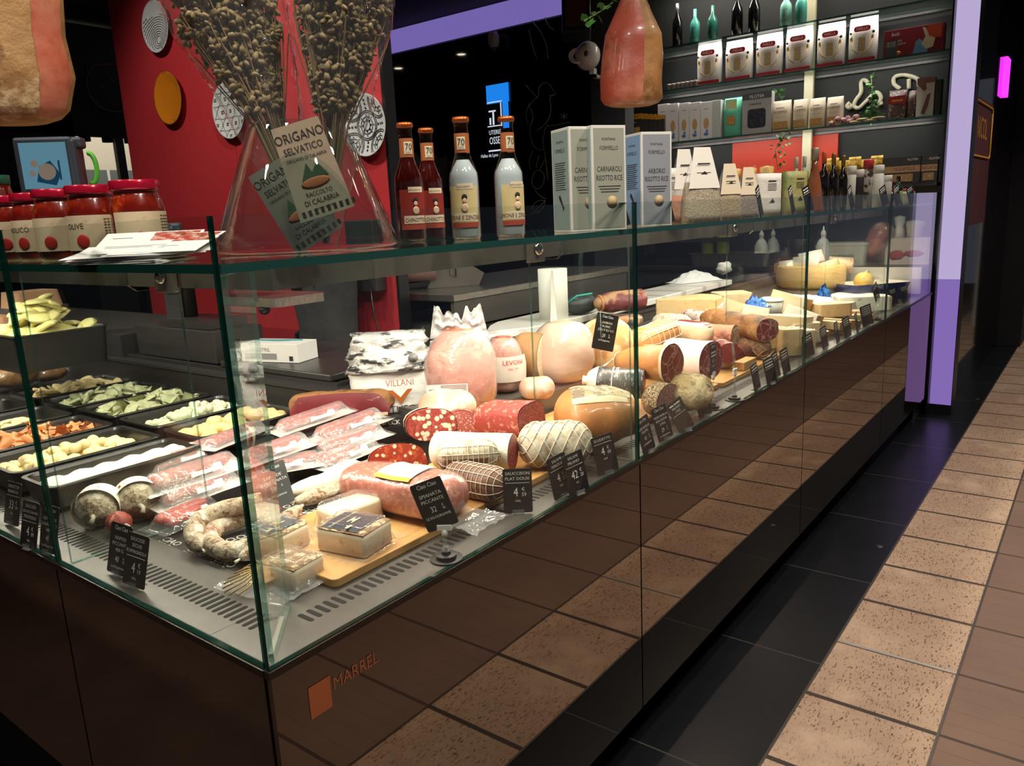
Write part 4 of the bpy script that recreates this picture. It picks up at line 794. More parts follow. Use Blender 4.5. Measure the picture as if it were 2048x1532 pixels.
heap(rav('beige_raviolo', 'beige pillow of filled pasta in the farthest clear tray', m_rav, .065, .075, .010, 'moon', 'beige filled pasta'), 30, .55, .83, 2.04, 2.20, .732, .03, 12, 45)
# wrapped bread-like bundle at the far left
rt = thing('wrapped_bundle', 'golden bundle in shiny cellophane lying behind the far trays', 'food bundle', OZ(45, 770, .70))
m_gold = mk('golden_dough', 'B98A48', .35, layers=[('noise', 14, .5, .6, '96682E')], bump=.6, bs=30, coat=.6)
MB().ell((-.02, 0, .045), (.11, .07, .045), 20, 12, amp=.25, seed=4).build('bundle_body', m_gold, rt); MB().ell((.10, -.02, .03), (.07, .05, .03), 18, 12, amp=.25, seed=6).build('bundle_end', m_gold, rt)
MB().ell((.02, 0, .045), (.17, .085, .055), 24, 14, amp=.3, seed=5).build('cellophane', F_FILM, rt)
# big filled pasta on a raised black tray + wooden lids, scale, boxes on the rear ledge
LZ = .8105
c = OY(85, 690, 2.0); tray('raised black tray heaped with large yellow-green ravioli on the rear ledge', c.x-.14, c.x+.16, 1.84, 2.16, .985, .12)
filler('bed of large yellow-green ravioli', c.x-.11, c.x+.13, 1.87, 2.13, .965, .07, mk('yellow_green_dough', 'D9D08A', .7), 14)
heap(rav('large_raviolo', 'large yellow-green raviolo piled in the raised black tray', mk('yellow_green_dough', 'D9D08A', .7), .085, .10, .016, 'moon', 'large yellow-green ravioli'), 30, c.x-.09, c.x+.11, 1.89, 2.11, .985, .10, 15, 30)
# ================= cheeses =================
m_ch = mk('pale_cheese', 'E9D2AC', .5, layers=[('noise', 9, .45, .7, 'DDBF92'), ('noise', 60, .6, .66, 'D2B080')], bump=.2); m_chy = mk('yellow_cheese', 'E0C08C', .5, layers=[('noise', 10, .45, .7, 'D2AC74'), ('noise', 70, .6, .66, 'C09860')], bump=.15); m_chw = mk('white_cheese', 'F1E8D6', .55)
m_rindb = mk('brown_rind', 'A6814F', .7, layers=[('noise', 12, .5, .65, '7E6038')], bump=.3); m_rindy = mk('amber_rind', 'C89A5A', .6, layers=[('noise', 8, .5, .7, 'B4844A')], bump=.1)
m_blue = mk('blue_veined', 'EDE6D6', .6, layers=[('noise', 24, .60, .66, '8A94A0', .5)])
def wedge(name, label, px, py, yy, L, W, H, yaw, mat=m_ch, rind=m_rindb, tilt=0, roll=0, shape='wedge', wrap=False, cat='cheese'):
    p = OY(px, py, yy); rt = thing(name, label, cat, p, group='cheese pieces heaped beyond the hams'); rt.rotation_euler = (R(roll), R(tilt), R(yaw))
    if shape == 'wedge': poly = [(-L*.5, -.006), (-L*.5, .006)]+[(L*.5*math.cos(a)*1.0, W*.5*math.sin(a)/math.sin(1.0)) for a in (1.0, .5, 0, -.5, -1.0)]
    else: poly = rrect(L, W, min(L, W)*.12, 3)
    poly = list(reversed(poly)) if shape == 'wedge' else poly
    n = len(poly); b = MB(); b.rings([[(x*k, y*k, zz) for x, y in poly] for zz, k in ((0, .985), (.004, 1), (H-.004, 1), (H, .985))], True, True, 0, False); b.build('paste', mat, rt)
    if rind:
        if shape == 'wedge':
            arc = [(L*.5*math.cos(a)*1.0+.003, W*.5*math.sin(a)/math.sin(1.0)) for a in (-1.0, -.6, -.2, .2, .6, 1.0)]; c_ = MB().rings([[(x, y, zz) for x, y in arc] for zz in (-.001, H+.001)], False, False, 0, True, False); c_.build('rind', rind, rt)
        else: MB().box(L*.5-.006, -W*.46, .002, L*.5+.003, W*.46, H*.96).build('rind', rind, rt)
    if wrap: MB().rings([[(x*1.05, y*1.06, zz) for x, y in poly] for zz in (-.001, H+.003)], False, True, 0, False).build('film', F_FILM, rt)
    if DBG: print('CH %-20s %.2f %.2f' % (name, p.x, p.y))
    return rt
C = 'cheese_wedge'
wedge('cheese_half_wheel', 'pale yellow half wheel with rounded rind below the marble slab', 1378, 630, .62, .30, .26, .080, -50, m_chy, m_chy)
wedge('rinded_cheese_block', 'square cheese block with a stained brown rind behind the smoked pork neck', 1462, 614, .62, .17, .15, .075, -50, m_ch, m_rindb, shape='b')
wedge(C, 'white cheese wedge with a printed paper end leaning at the yellow half wheel', 1426, 634, .50, .16, .09, .05, 10, m_chw, m_chw, -20)
wedge(C, 'beige cheese wedge tipped before the stained brown block', 1470, 630, .50, .17, .08, .06, -40, m_ch, m_rindb, 20)
wedge(C, 'soft white-rind wedge left of the white tub', 1508, 634, .42, .14, .10, .05, -30, m_chw, m_chw, 14)
wedge(C, 'large upright wedge beside the white tub', 1572, 628, .38, .20, .10, .10, -60, m_ch, m_rindy, 18)
wedge(C, 'pointed pale wedge leaning in the middle of the cheeses', 1600, 645, .22, .17, .10, .06, -60, m_chw, m_rindy, 22)
wedge('cheese_block', 'amber-edged cheese block in front of the blue-veined slab', 1660, 632, .20, .17, .10, .065, -45, m_chy, m_rindy, shape='b')
wedge(C, 'broad low wedge stretching towards the front glass', 1566, 658, .21, .24, .13, .06, -50, m_ch, m_ch, 5)
wedge(C, 'flat pale wedge on the low broad one', 1608, 664, .13, .14, .10, .04, -20, m_ch, m_ch)
wedge(C, 'round-cornered cheese piece behind the rope-tied coppa', 1544, 690, .19, .11, .10, .07, -45, m_chy, m_ch, shape='b')
wedge(C, 'amber cheese piece standing next to the dark tag by the glass joint', 1576, 708, .118, .085, .08, .105, -50, m_chy, m_rindy, shape='b', wrap=True)
wedge(C, 'cream cheese piece wrapped in film just left of the glass joint tag', 1602, 702, .105, .08, .08, .09, -40, m_ch, m_ch, shape='b', wrap=True)
wedge(C, 'thin pale wedge with its point to the glass joint', 1626, 676, .12, .13, .08, .03, -60, m_chw, m_rindy)
wedge(C, 'long narrow wedge lying across the middle tags', 1645, 656, .14, .24, .06, .035, -62, m_chy, m_rindb, 6)
wedge(C, 'second long narrow wedge just behind the first', 1668, 652, .15, .24, .06, .035, -58, m_chy, m_rindb, 6)
wedge(C, 'small pale block beside the long narrow wedges', 1668, 664, .105, .10, .06, .035, -60, m_ch, m_ch, shape='b')
wedge(C, 'pale slab under the amber-edged block', 1700, 648, .14, .20, .09, .05, -50, m_ch, m_rindy, shape='b')
wedge(C, 'darker cheese piece behind the widest distant tag', 1716, 640, .12, .12, .08, .05, -60, mk('tan_cheese', 'C9A878', .5), m_rindb, shape='b')
wedge('blue_veined_slab', 'long white blue-veined slab below the blue foil', 1668, 620, .33, .85, .24, .055, -4, m_blue, m_chw, shape='b')
wedge('blue_veined_slab', 'second blue-veined slab at the right end under the blue foil', 1722, 622, .20, .28, .12, .085, -60, m_blue, mk('tan_rind', 'C4A27C', .6), shape='b')
# tub
p = OY(1545, 632, .43); t = thing('cheese_tub', 'round white lidded tub left of the tall cheese wedge', 'tub', p)
MB().lathe([(.042, 0), (.048, .075)], 24).build('tub_body', mk('grey_tub', 'B9B6AE', .4), t); MB().lathe([(.050, .074), (.051, .082), (.046, .085), (.001, .086)], 24).build('lid', m_white, t)
# crumpled blue foils
m_bfoil = mk('blue_foil', '1F66B8', .28, .4, layers=[('noise', 30, .6, .66, 'CFE2F2')], bump=1, bs=40)
for i, (px, py, w_, h_, lb) in enumerate([(1512, 606, .13, .05, 'crumpled blue foil behind the white tub'), (1580, 594, .40, .03, 'pale blue crumpled wrapper at the foot of the cheese half drum'), (1648, 588, .09, .10, 'tall twist of blue foil in front of the cheese half drum'), (1682, 594, .18, .04, 'low crumpled blue foil right of the tall twist'), (1722, 590, .17, .07, 'blue ribboned foil with white print at the right end')]):
    p = OY(px, py, .42); m_ = m_bfoil if i != 1 else mk('pale_blue_wrap', 'A9CBD6', .35, layers=[('noise', 18, .5, .6, 'E4ECEC')], bump=1, bs=40)
    o = sheet(16, 12, lambda u, v: (w_*(u-.5)+.02*nz(u*7, v*7, i), .07*(v-.5)+.015*nz(v*9, u*7, i+3), h_*(1-abs(2*u-1)**1.5)*(1-abs(2*v-1)**2)*(.6+1.0*abs(nz(u*9, v*8, i+7))))).build('blue_foil' if i != 1 else 'pale_wrapper', m_); o.location = (p.x, p.y, p.z-h_*.35); o.rotation_euler.z = R(-60); tag(o, lb, 'wrapper')
# parmesan drum with wedges
p = OY(1632, 592, .62); R_ = .205; p.z = .7567; p.x = min(p.x, 4.53)
dr = thing('hard_cheese_drum', 'hollowed hard cheese drum holding rough wedges near the far end', 'cheese', p); s_ = PXM(p)
MB().lathe([(R_*.93, 0), (R_, .02), (R_*1.03, .07), (R_, .13), (R_*.93, .145), (R_*.86, .13), (.001, .10)], 36).build('drum', mk('drum_rind', 'D2AE6C', .55, layers=[('noise', 20, .5, .62, 'C29A58', 0, (1, 1, 4))], bump=.15), dr)
for i, (dx, dy, dz, L, W, H, yw, tl, m_, lb) in enumerate([(-.14, .0, .15, .24, .16, .10, 20, -8, m_chw, 'pale wedge at the left rim of the hollowed drum'), (-.02, -.04, .19, .26, .18, .11, 60, 20, m_chw, 'brightest hard cheese wedge on the crown of the drum'), (.02, .06, .22, .22, .16, .12, 110, 30, m_chw, 'highest hard cheese wedge on the drum'), (.10, -.06, .15, .20, .15, .10, -30, -15, m_ch, 'beige wedge wrapped in film in front of the slanted drum tag'), (.17, .03, .17, .22, .16, .10, -70, 18, m_ch, 'tan pointed wedge at the right rim of the drum'), (-.16, .10, .14, .16, .14, .09, 150, 0, m_ch, 'small wedge in film at the back left of the drum')]):
    c_ = p+Vector((dx*.5+dy, -dx*.85+dy*.3, dz*.62)); L *= .62; W *= .62; H *= .68; rt = thing('hard_cheese_wedge', lb, 'cheese', c_, group='hard cheese wedges on the drum'); rt.rotation_euler = (R(tl), R(tl*.6), R(yw))
    MB().rings([[(x, y, zz) for x, y in reversed([(-L*.5, -.01), (-L*.5, .01), (L*.5, W*.5), (L*.5, -W*.5)])] for zz in (0, H)], True, True).build('paste', m_, rt); MB().box(L*.5, -W*.5, 0, L*.5+.006, W*.5, H).build('rind', m_rindy, rt)
# blue tray with smoked balls
p = OY(1768, 590, .26); t = thing('blue_tray', 'deep navy plastic tray with white inside holding yellow provola balls', 'tray', (min(p.x, 4.56), .27, max(p.z-.03, .688))); t.rotation_euler.z = R(-38)
m_bt2 = mk('navy_plastic', '1C2C6A', .35)
MB().rings([[(x*k, y*k, z) for x, y in rrect(.40, .24, .03, 5)] for k, z in ((.86, 0), (1, .10))], True, False, 0, False).build('outer_shell', m_bt2, t); MB().rings([[(x*k, y*k, z) for x, y in rrect(.40, .24, .03, 5)] for k, z in ((1, .10), (.96, .098), (.84, .03))], False, True, 0, False).build('inner_lining', m_chw, t)
for i, (px, py, r, lb) in enumerate([(1728, 562, 19, 'largest yellow smoked cheese ball at the left of the navy tray'), (1750, 572, 12, 'small yellow smoked cheese ball beside the largest'), (1797, 566, 13, 'yellow smoked cheese ball alone at the right of the navy tray')]):
    q = OY(px, py, .29); s_ = PXM(q); o = thing('provola_ball', lb, 'cheese', q); MB().ell((0, 0, 0), (r/s_, r/s_, r/s_*.95), 20, 14, amp=.06, seed=i).build('ball', mk('smoked_yellow', 'E3BC5C', .4, layers=[('noise', 6, .5, .7, 'D2A548')]), o)
    if i == 0: MB().tube([(.02, 0, .04), (.06, 0, .055), (.11, 0, .05), (.12, 0, .02), (.08, 0, .01)], .004, 6).build('string_loop', m_string, o)
# ================= price tags =================
m_card = mk('black_card', '1C1B1B', .45); m_clear = sheer('clear_plastic', 'F4F8F8', 1.0, .08)
m_cardb = mk('brown_card', '3A302B', .5)
def card(px, py, z, az, title, price='', unit='', script=True, lean=12, roll=0, w_=.060, h_=.092, label='', foot='clip', mat=None, yy=None, raise_=0, name='price_tag', price_sz=.026, cents=None):
    p = OY(px, py, yy) if yy is not None else OZ(px, py, z)
    if yy is not None: p.z = z if z else p.z
    rt = thing(name, label, 'price tag', p, R(az), 'black price tags'); h0 = raise_
    M_ = Matrix.Translation((0, 0, h0)) @ Matrix.Rotation(R(-lean), 4, 'X') @ Matrix.Rotation(R(roll), 4, 'Y')
    MB().prism(rrect(w_, h_, .004, 3), -.0006, .0006).xf(Matrix.Translation((0, h_/2+.003, 0))).build('card', mat or m_card, rt, M_ @ UPR)
    b = MB(); y = h_-.004
    if script: b.text('Ciao Ciao', .0115, 0, y-.008, 0, 'c', 0, .8); y -= .0165
    y -= .001
    for t in title:
        if t == '~':
            for q in range(5): b.box(-w_*.36+q*w_*.15, y-.0072, -.0002, -w_*.36+q*w_*.15+w_*(.09+.03*((q*7+int(px)) % 3)), y-.0035, .0002)
            y -= .0100; continue
        sz = .0092; v, f, a, c = glyphs(t); sz = min(sz, (w_-.006)/((c-a)*1.0)); q = b.text(t, sz, 0, y-.008, 0, 'c', 0, 1.0); b.text(t, sz, .0003, y-.008, 0, 'c', 0, 1.0); y -= .0108
    if not script: b.box(-w_*.42, y-.0035, -.0002, w_*.42, y-.0028, .0002); y -= .004
    if price:
        yy_ = y-.027 if not script else y-.016; ps = price_sz if not script else .015
        b.text(price, ps, -.004, yy_, 0, 'c', 0, .75); b.text('\u20ac', ps*.42, .0045+.004*len(price), yy_+ps*.42, 0, 'l', 0, .9)
        if cents: b.text(cents, ps*.42, .0045+.004*len(price), yy_, 0, 'l', 0, .9)
        if unit: b.text(unit, .0058 if not script else .0070, 0, yy_-.0115, 0, 'c', 0, .9)
    b.xf(Matrix.Translation((0, .003, .0009))).build('lettering', m_ink, rt, M_ @ UPR)
    if foot == 'clip': MB().box(-.012, -.006, 0, .012, .020, .0015).box(-.012, -.004, 0, .012, -.002, .010).box(-.012, .0015, 0, .012, .003, .010).build('clear_foot', m_clear, rt)
    return rt, M_
def stand(rt, h, dx=0, dy=0):
    MB().lathe([(.030, 0), (.030, .003), (.019, .0035), (.019, .010), (.009, .0105), (.007, .016), (.001, .016)], 26, 0, dx, dy, sm=False).build('disc_base', m_black, rt)
    MB().tube([(dx, dy, .014), (dx, dy, h-.006)], .0028, 8).box(dx-.005, dy-.005, .014, dx+.005, dy+.005, .024).build('clear_stem', m_clear, rt)
    MB().ell((dx, dy, h), (.006, .006, .009), 12, 8).box(dx-.013, dy-.003, h+.006, dx+.013, dy+.003, h+.016).build('white_joint', m_white, rt)
card(234, 1152, ZD, -82, ['NAPOLI', 'PICCANTE', '400 G'], '40', 'Le Kilogramme', lean=14, roll=3, label='tilted price tag reading NAPOLI PICCANTE 400 G on the side rim', cents='95')
card(266, 1176, ZD, -82, ['SAUCISSE', 'SECHE', 'ROMAGNOLA'], '4', '100G', False, 14, 3, label='price tag reading SAUCISSE SECHE ROMAGNOLA just right of the NAPOLI one', cents='19')
card(22, 1052, ZD, -84, ['GNOCCHI', 'BURRATA'], '33', 'KG', False, 14, label='price tag reading GNOCCHI BURRATA at the left edge of the picture', cents='99')
card(56, 1098, ZD, -84, ['SAUCISSE', 'SECHE CANOSA', 'FENOUILLE'], '4', '100G', False, 14, label='price tag reading SAUCISSE SECHE CANOSA FENOUILLE', cents='09')
card(95, 1108, ZD, -84, ['ABRUZZESE', 'SCHIACCIATO', '360 G'], '41', 'Le Kilogramme', True, 14, label='price tag reading ABRUZZESE SCHIACCIATO by the side glass joint', cents='95')
card(562, 1016, .752, -58, ['LARD DE', 'COLONNATA'], '59', 'Le Kilogramme', True, 35, -22, label='slanting grey price tag reading LARD DE COLONNATA behind the corner fin', mat=mk('slate_card', '4A4A4A', .5), foot='')
rt, _ = card(893, 1118, ZD, -56, ['SPIANATA', 'PICCANTE'], '32', 'LE KILOGRAMME', True, 4, -19, raise_=.058, label='tall tilted tag reading SPIANATA PICCANTE on a clear stem with disc base', foot='', cents='95'); stand(rt, .050)
card(1037, 1028, ZD, -50, ['SAUCCISON', 'PLAT DOUX'], '4', '100G', False, 8, 1, label='price tag reading SAUCCISON PLAT DOUX facing the viewer squarely', cents='59')
card(1128, 994, ZD, -8, ['SALAMI', 'FENOUIL'], '4', '100G', False, 8, -6, label='price tag reading SALAMI FENOUIL', cents='22')
card(1160, 988, ZD, -14, ['SALAMI', 'MILANO'], '42', 'KG', False, 8, -6, label='price tag reading SALAMI MILANO right beside the FENOUIL one', cents='20')
card(1218, 948, ZD, -25, ['SCUDETTO'], '4', '100G', False, 8, -7, label='price tag reading SCUDETTO in front of the big orange ham', cents='09')
card(1300, 905, ZD, -4, ['MORTADELLA', 'TRUFFE'], '41', 'Le Kilogramme', True, 10, -9, label='narrow-looking price tag reading MORTADELLA TRUFFE just past the first glass joint', cents='14')
card(1333, 880, ZD, -14, ['MORTADELLA', 'BOLOGNA', '7,1KG'], '29', 'Le Kilogramme', True, 10, -9, label='price tag reading MORTADELLA BOLOGNA under the pepper-crusted salami', cents='15')
card(1376, 862, ZD, -22, ['~', 'MILANO', '7 KG'], '', '', False, 16, -20, label='brown back-tilted tag between the BOLOGNA and BRESAOLA tags', mat=m_cardb)
card(1412, 834, ZD, -16, ['BRESAOLA', 'IGP 1,5KG'], '66', 'Le Kilogramme', True, 8, -8, label='price tag reading BRESAOLA IGP 1,5KG', cents='95')
rt, _ = card(1426, 817, ZD, 8, ['~', '~'], '45', 'Le Kilogramme', True, 2, 2, raise_=.105, label='narrow tag with price 45 on a clear stem before the marbled pancetta end', foot='', cents='95'); stand(rt, .098)
rt = thing('clear_stand', 'clear stem on a black disc holding a slanting clear arm, with no tag', 'tag stand', OZ(1469, 800, ZD)); stand(rt, .085); MB().tube([(0, 0, .09), (-.03, -.01, .13), (-.10, -.03, .20)], .004, 6).build('clear_arm', m_clear, rt)
for i, (px, py, az, ln_, w2, lb) in enumerate([
    (1516, 781, -2, ['~', '~'], .055, 'small dark tag, first of the row right of the bare stand'),
    (1545, 768, -14, ['~', '~', '~'], .06, 'dark tag second right of the bare stand'), (1556, 756, -6, ['~', '~'], .05, 'dark tag squeezed third right of the bare stand'),
    (1575, 748, -10, ['~', '~', '~'], .055, 'dark tag left of the second clear fin'), (1621, 715, -14, ['~', '~'], .07, 'wide dark tag crossed by the second glass joint'),
    (1652, 697, -8, ['~', '~', '~'], .06, 'first dark tag right of the second glass joint'), (1677, 686, -2, ['~', '~', '~'], .05, 'narrow dark tag second right of the second glass joint'),
    (1697, 675, -12, ['~', '~', '~'], .065, 'dark tag third right of the second glass joint'), (1716, 665, 2, ['~', '~'], .05, 'very narrow dark tag fourth right of the second glass joint'),
    (1737, 652, -22, ['~', '~', '~', '~'], .085, 'widest distant dark tag under the blue-veined slab'), (1790, 612, -20, ['~', '~'], .07, 'dark tag just past the third glass joint'), (1812, 606, -20, ['~', '~'], .07, 'last dark tag on the rim before the lit column')]):
    card(px, py, ZD, az, ln_, '', '', False, 8, -9, w_=w2, h_=.10 if i > 8 else .092, label=lb, cents='%d9' % (i % 9))
rt, _ = card(1754, 640, ZD, -10, ['~', '~'], '', '', False, 4, -28, raise_=.10, label='tilted dark tag on a stem left of the third glass joint', foot='', cents='90'); stand(rt, .095)
card(1702, 565, 0, -30, ['~', '~', '~'], '', '', False, 0, -24, yy=.50, label='slanted dark tag stuck in the wedges on the cheese drum', foot='', cents='95')
card(1818, 562, 0, -10, ['~', '~'], '', '', False, 0, -40, w_=.05, yy=.15, label='slanted dark tag at the right corner of the navy tray', foot='')
rt, _ = card(1834, 560, 0, -25, ['~', '~', '~'], '', '', False, 0, -30, w_=.06, yy=.10, label='slanted tag seen against the purple reflection', foot='')
rt, _ = card(1204, 702, 0, -30, ['JAMBON', 'BLANC', 'JOLLY 8,3 KG'], '29', 'Le Kilogramme', True, 6, 16, w_=.074, h_=.108, yy=.30, label='tag reading JAMBON BLANC JOLLY stuck on a skewer in the boned ham', foot='', cents='95')
MB().tube([(0, .004, -.05), (0, .004, .12)], .0018, 6).ell((0, .004, -.006), (.005, .005, .007), 10, 6).build('skewer', m_clear, rt)
# tags clipped along the glass shelf
for px, py, y, az, ttl, pr, w2, rl, lb in [
    (1243, 462, .03, -18, ['RISOTTO', 'CARNAROLI'], '9', .062, -14, 'price tag reading RISOTTO CARNAROLI 9,99 hung on the front glass shelf edge'),
    (1330, 458, .03, -30, ['RISOTTO', 'ARBORIO'], '9', .066, -12, 'price tag reading RISOTTO ARBORIO 9,99 on the front glass shelf edge'),
    (1524, 440, .03, 6, ['~', '~'], '', .05, -20, 'narrow dark tag before the window soup bags'), (1588, 432, .03, 4, ['~', '~'], '', .05, -20, 'narrow dark tag before the green-yellow flour bag'),
    (1622, 430, .03, -14, ['~', '~'], '', .05, -18, 'dark tag by the second glass joint on the glass shelf'), (1706, 418, .03, -2, ['~', '~'], '', .06, -22, 'dark tag in front of the dark balsamic bottles'),
    (1772, 412, .03, -12, ['~', '~'], '', .075, -20, 'first of three dark tags before the white spray bottles'), (1798, 410, .03, -10, ['~', '~'], '', .075, -20, 'middle of three dark tags before the white spray bottles'), (1826, 406, .03, -16, ['~', '~'], '', .075, -20, 'purple-lit last of three dark tags before the white spray bottles')]:
    card(px, py, ZS, az, ttl, pr, '', False, 6, rl, w_=w2, h_=.098 if px < 1400 else .10, yy=y, label=lb, foot='clip', cents='99')
# ================= goods on the glass shelf =================
m_tom = mk('tomato_sauce', '6A1208', .25, layers=[('noise', 18, .48, .62, 'A02C10'), ('noise', 40, .6, .68, 'C05424')], coat=.5)
m_lid = mk('red_lid', 'B01030', .22, .3, coat=.5); G_JAR = sheer('jar_glass', 'FFFFFF', 1.0, rough=.02)
m_lab = mk('cream_label', 'CDBB98', .7, layers=[('noise', 30, .62, .7, 'BFA98A')])
def cyl_text(lines, r, mat, name, parent, z0, a0=-90, gap=.0006):
    b = MB()
    for t, s, y, sq in lines: b.text(t, s, 0, y, 0, 'c', 0, sq)
    b.warp(lambda x, y, z: ((r+gap)*math.cos(R(a0)+x/r), (r+gap)*math.sin(R(a0)+x/r), z0+y)); return b.build(name, mat, parent)
def band(r, z0, z1, a0, a1, mat, name, parent, gap=.0003, n=16):
    return MB().lathe([(r+gap, z0), (r+gap, z1)], n, 0, a0=R(a0), a1=R(a1)).build(name, mat, parent)
def sauce_jar(x, y, rz, label, words):
    t = thing('sauce_jar', label, 'jar', (x, y, ZS), R(rz), 'tomato sauce jars on the side shelf'); r, h = .0435, .130
    P = [(.001, .002), (r*.86, .0), (r*.98, .006), (r, .016), (r, h*.62), (r*.97, h*.68), (r*.86, h*.79), (r*.80, h*.84), (r*.80, h*.88)]
    MB().lathe([(max(.001, a-.0022), b+.002) for a, b in P[:-1]], 28).build('sauce', m_tom, t); MB().lathe(P, 28, c0=False, c1=False).build('glass_body', G_JAR, t)
    MB().lathe([(r*.84, h*.87), (r*.90, h*.885), (r*.91, h*.90), (r*.90, h*.985), (r*.86, h), (.001, h*1.001)], 32).build('lid', m_lid, t)
    band(r, .018, h*.60, -165, 75, m_lab, 'label', t, n=26)
    cyl_text([(words, .014, .055, .9)], r, mk('brown_ink', '4A3020', .7), 'label_print', t, 0, -125)
    b = MB()
    for k in range(9):
        for a in (-60, -52, -44, -36, -28): b.lathe([(r+.0009, .030+k*.005), (r+.0009, .0316+k*.005)], 2, 0, a0=R(a), a1=R(a+6))
    b.build('small_print', mk('brown_ink', '4A3020', .7), t)
    o = MB().ell((0, 0, 0), (.011, .002, .012), 12, 8).build('tomato_picture', mk('tomato_red', 'A8201C', .5), t, Matrix.Rotation(R(-18), 4, 'Z') @ Matrix.Translation((0, -r-.0012, .034))); return t
for i, (px, y, lb) in enumerate([(287, .44, 'nearest sauce jar, rightmost of the row, its label of small print turned to the viewer'), (196, .58, 'second sauce jar from the right, right behind the leaflets'), (128, .70, 'third sauce jar from the right'), (82, .83, 'fourth sauce jar from the right'), (40, .93, 'sauce jar with ICO on its label, partly hidden behind its neighbour'), (2, 1.02, 'sauce jar cut by the left edge of the picture')]):
    p = OY(px, 500, y); sauce_jar(p.x, y, [-10, -34, -30, -40, -30, -30][i], lb, ['', 'OLIVE', '', 'BASILICO', '', ''][i])
p = OY(2, 420, 1.35); t = thing('passata_bottle', 'tall red jar with green cap and white label at the upper left edge', 'jar', (p.x, 1.35, ZS))
MB().lathe([(.042, 0), (.045, .01), (.045, .12), (.030, .165), (.028, .18)], 24).build('sauce', m_tom, t); MB().lathe([(.031, .178), (.031, .20), (.001, .201)], 24).build('cap', mk('green_cap', '1E5A44', .4), t); band(.045, .02, .11, -170, 10, m_label, 'label', t)
b = MB()
for k in range(8): b.lathe([(.0458, .03+k*.009), (.0458, .033+k*.009)], 10, 0, a0=R(-110), a1=R(-30-(k % 3)*12))
b.build('label_print', m_inkd, t)
# leaflets
m_leaf = mk('white_card', 'F2F0EC', .5); rg = random.Random(3)
for i in range(14):
    top = i == 13; c = OY(330 if i > 8 else 262, 500, .30 if i > 8 else .36); o = thing('leaflet', 'topmost white leaflet with photos of cured meat, on the fanned pile' if top else 'white leaflet in the fanned pile on the glass shelf beside the sauce jars', 'leaflet', (c.x+rg.uniform(-.012, .012), c.y+rg.uniform(-.012, .012)+.003*i-.02, ZS+.0003+.0011*i), R(-52+rg.uniform(-14, 14)+(10 if top else 0)), 'fanned white leaflets'); tl = max(0, i-3)*1.7; o.rotation_euler.x = R(tl); o.location.z += .05*math.sin(R(tl))
    MB().box(-.075, -.05, 0, .075, .05, .0006).build('sheet', m_leaf, o)
    if i > 11:
        MB().box(.0, .004, .0007, .07, .046, .0009).build('photo', mk('meat_photo', 'B8443A', .4, layers=[('noise', 60, .45, .6, 'E8C8B8'), ('noise', 25, .5, .6, '7E4A24')]), o); MB().box(-.06, .02, .0007, -.03, .023, .0009).box(-.06, -.02, .0007, .03, -.0185, .0009).box(-.06, -.026, .0007, .01, -.0245, .0009).build('print', mk('grey_ink', '8A8A8A', .7), o)
# glass bell and the oregano bunches
p = OY(618, 490, .255); VX, VY = p.x, .255
G_BELL = sheer('bell_glass', 'F4FBFB', 1.0, ior=1.6); m_kraft = mk('kraft_label', 'A5937C', .75, layers=[('noise', 30, .5, .7, '98866F')]); m_stem = mk('dry_stems', '8E744E', .85); m_org = mk('dry_oregano', '93825A', .9, layers=[('noise', 60, .45, .6, '6E5E3C'), ('noise', 25, .58, .68, 'AA9A68')]); m_bink = mk('dark_brown_ink', '2E2620', .8)
t = thing('glass_bell', 'big clear conical glass vase holding the oregano bunches on the shelf corner', 'vase', (VX, VY, ZS))
P = [(.155, .003), (.160, .006), (.150, .03), (.110, .135), (.082, .205), (.076, .213), (.070, .213)]; MB().lathe([(.001, .001), (.15, .001)]+P, 48, c1=False).lathe([(.074, .212), (.080, .204), (.106, .135), (.147, .03), (.150, .008)], 48, c0=False, c1=False).build('glass_wall', G_BELL, t)
def bunch(label, base, tip, lab_mat, sd, head, lean):
    base, tip = Vector(base), Vector(tip); L = (tip-base).length; ax = (tip-base).normalized(); side = ax.cross(CAM-base).normalized(); nrm = side.cross(ax)
    t = thing('oregano_bunch', label, 'dried herbs', base, group='dried oregano bunches in cellophane'); t.matrix_world = frame(base, side, ax); rg = random.Random(sd)   # local x side, y along the axis, z toward the viewer
    b = MB(); b2 = MB()
    for i in range(80):
        a, rr = rg.uniform(0, 6.28), head*math.sqrt(rg.random()); k = rg.uniform(.75, 1.0)
        e = Vector((rr*math.cos(a), L*k, rr*.6*math.sin(a))); m = Vector((e.x*.32, L*.45, e.z*.32)); b.tube([(e.x*.06, -.02, e.z*.06), m, e], .0011, 4, c=False)
    b.build('stems', m_stem, t)
    for i in range(900):
        a = rg.uniform(0, 6.28); yy = rg.uniform(.50, 1.06); rr = head*math.sqrt(rg.random())*min(1, (yy-.36)*1.9); q = rg.uniform(.007, .0135); c = (rr*math.cos(a), L*yy, rr*.62*math.sin(a))
        for _ in range(3):
            d = Vector((rg.uniform(-1, 1), rg.uniform(-1, 1), rg.uniform(-1, 1))).normalized(); b2.ell(Vector(c)+d*q*.8, (q*.75, q*.45, q*.6), 5, 3, rot=d.to_track_quat('X', 'Z').to_matrix())
    b2.build('flower_heads', m_org, t)
    film = []
    for i in range(13):
        v = i/12; w_ = .022+(head*1.12-.022)*min(1, v*1.25)**1.1+.01*(v > .95); film.append([(w_*math.cos(2*math.pi*j/26)*(1+.12*nz(j*.7, v*6, sd)), L*(-.06+1.22*v)+.02*nz(j*.5, sd), w_*.66*math.sin(2*math.pi*j/26)*(1+.25*nz(j*.9, v*7, sd+3))) for j in range(26)])
    MB().rings(film, False, False, 0, True).build('cellophane', sheer('cellophane', 'FFFFFF', 1, .03, .04, bump=1, bs=28), t)
    return t, L
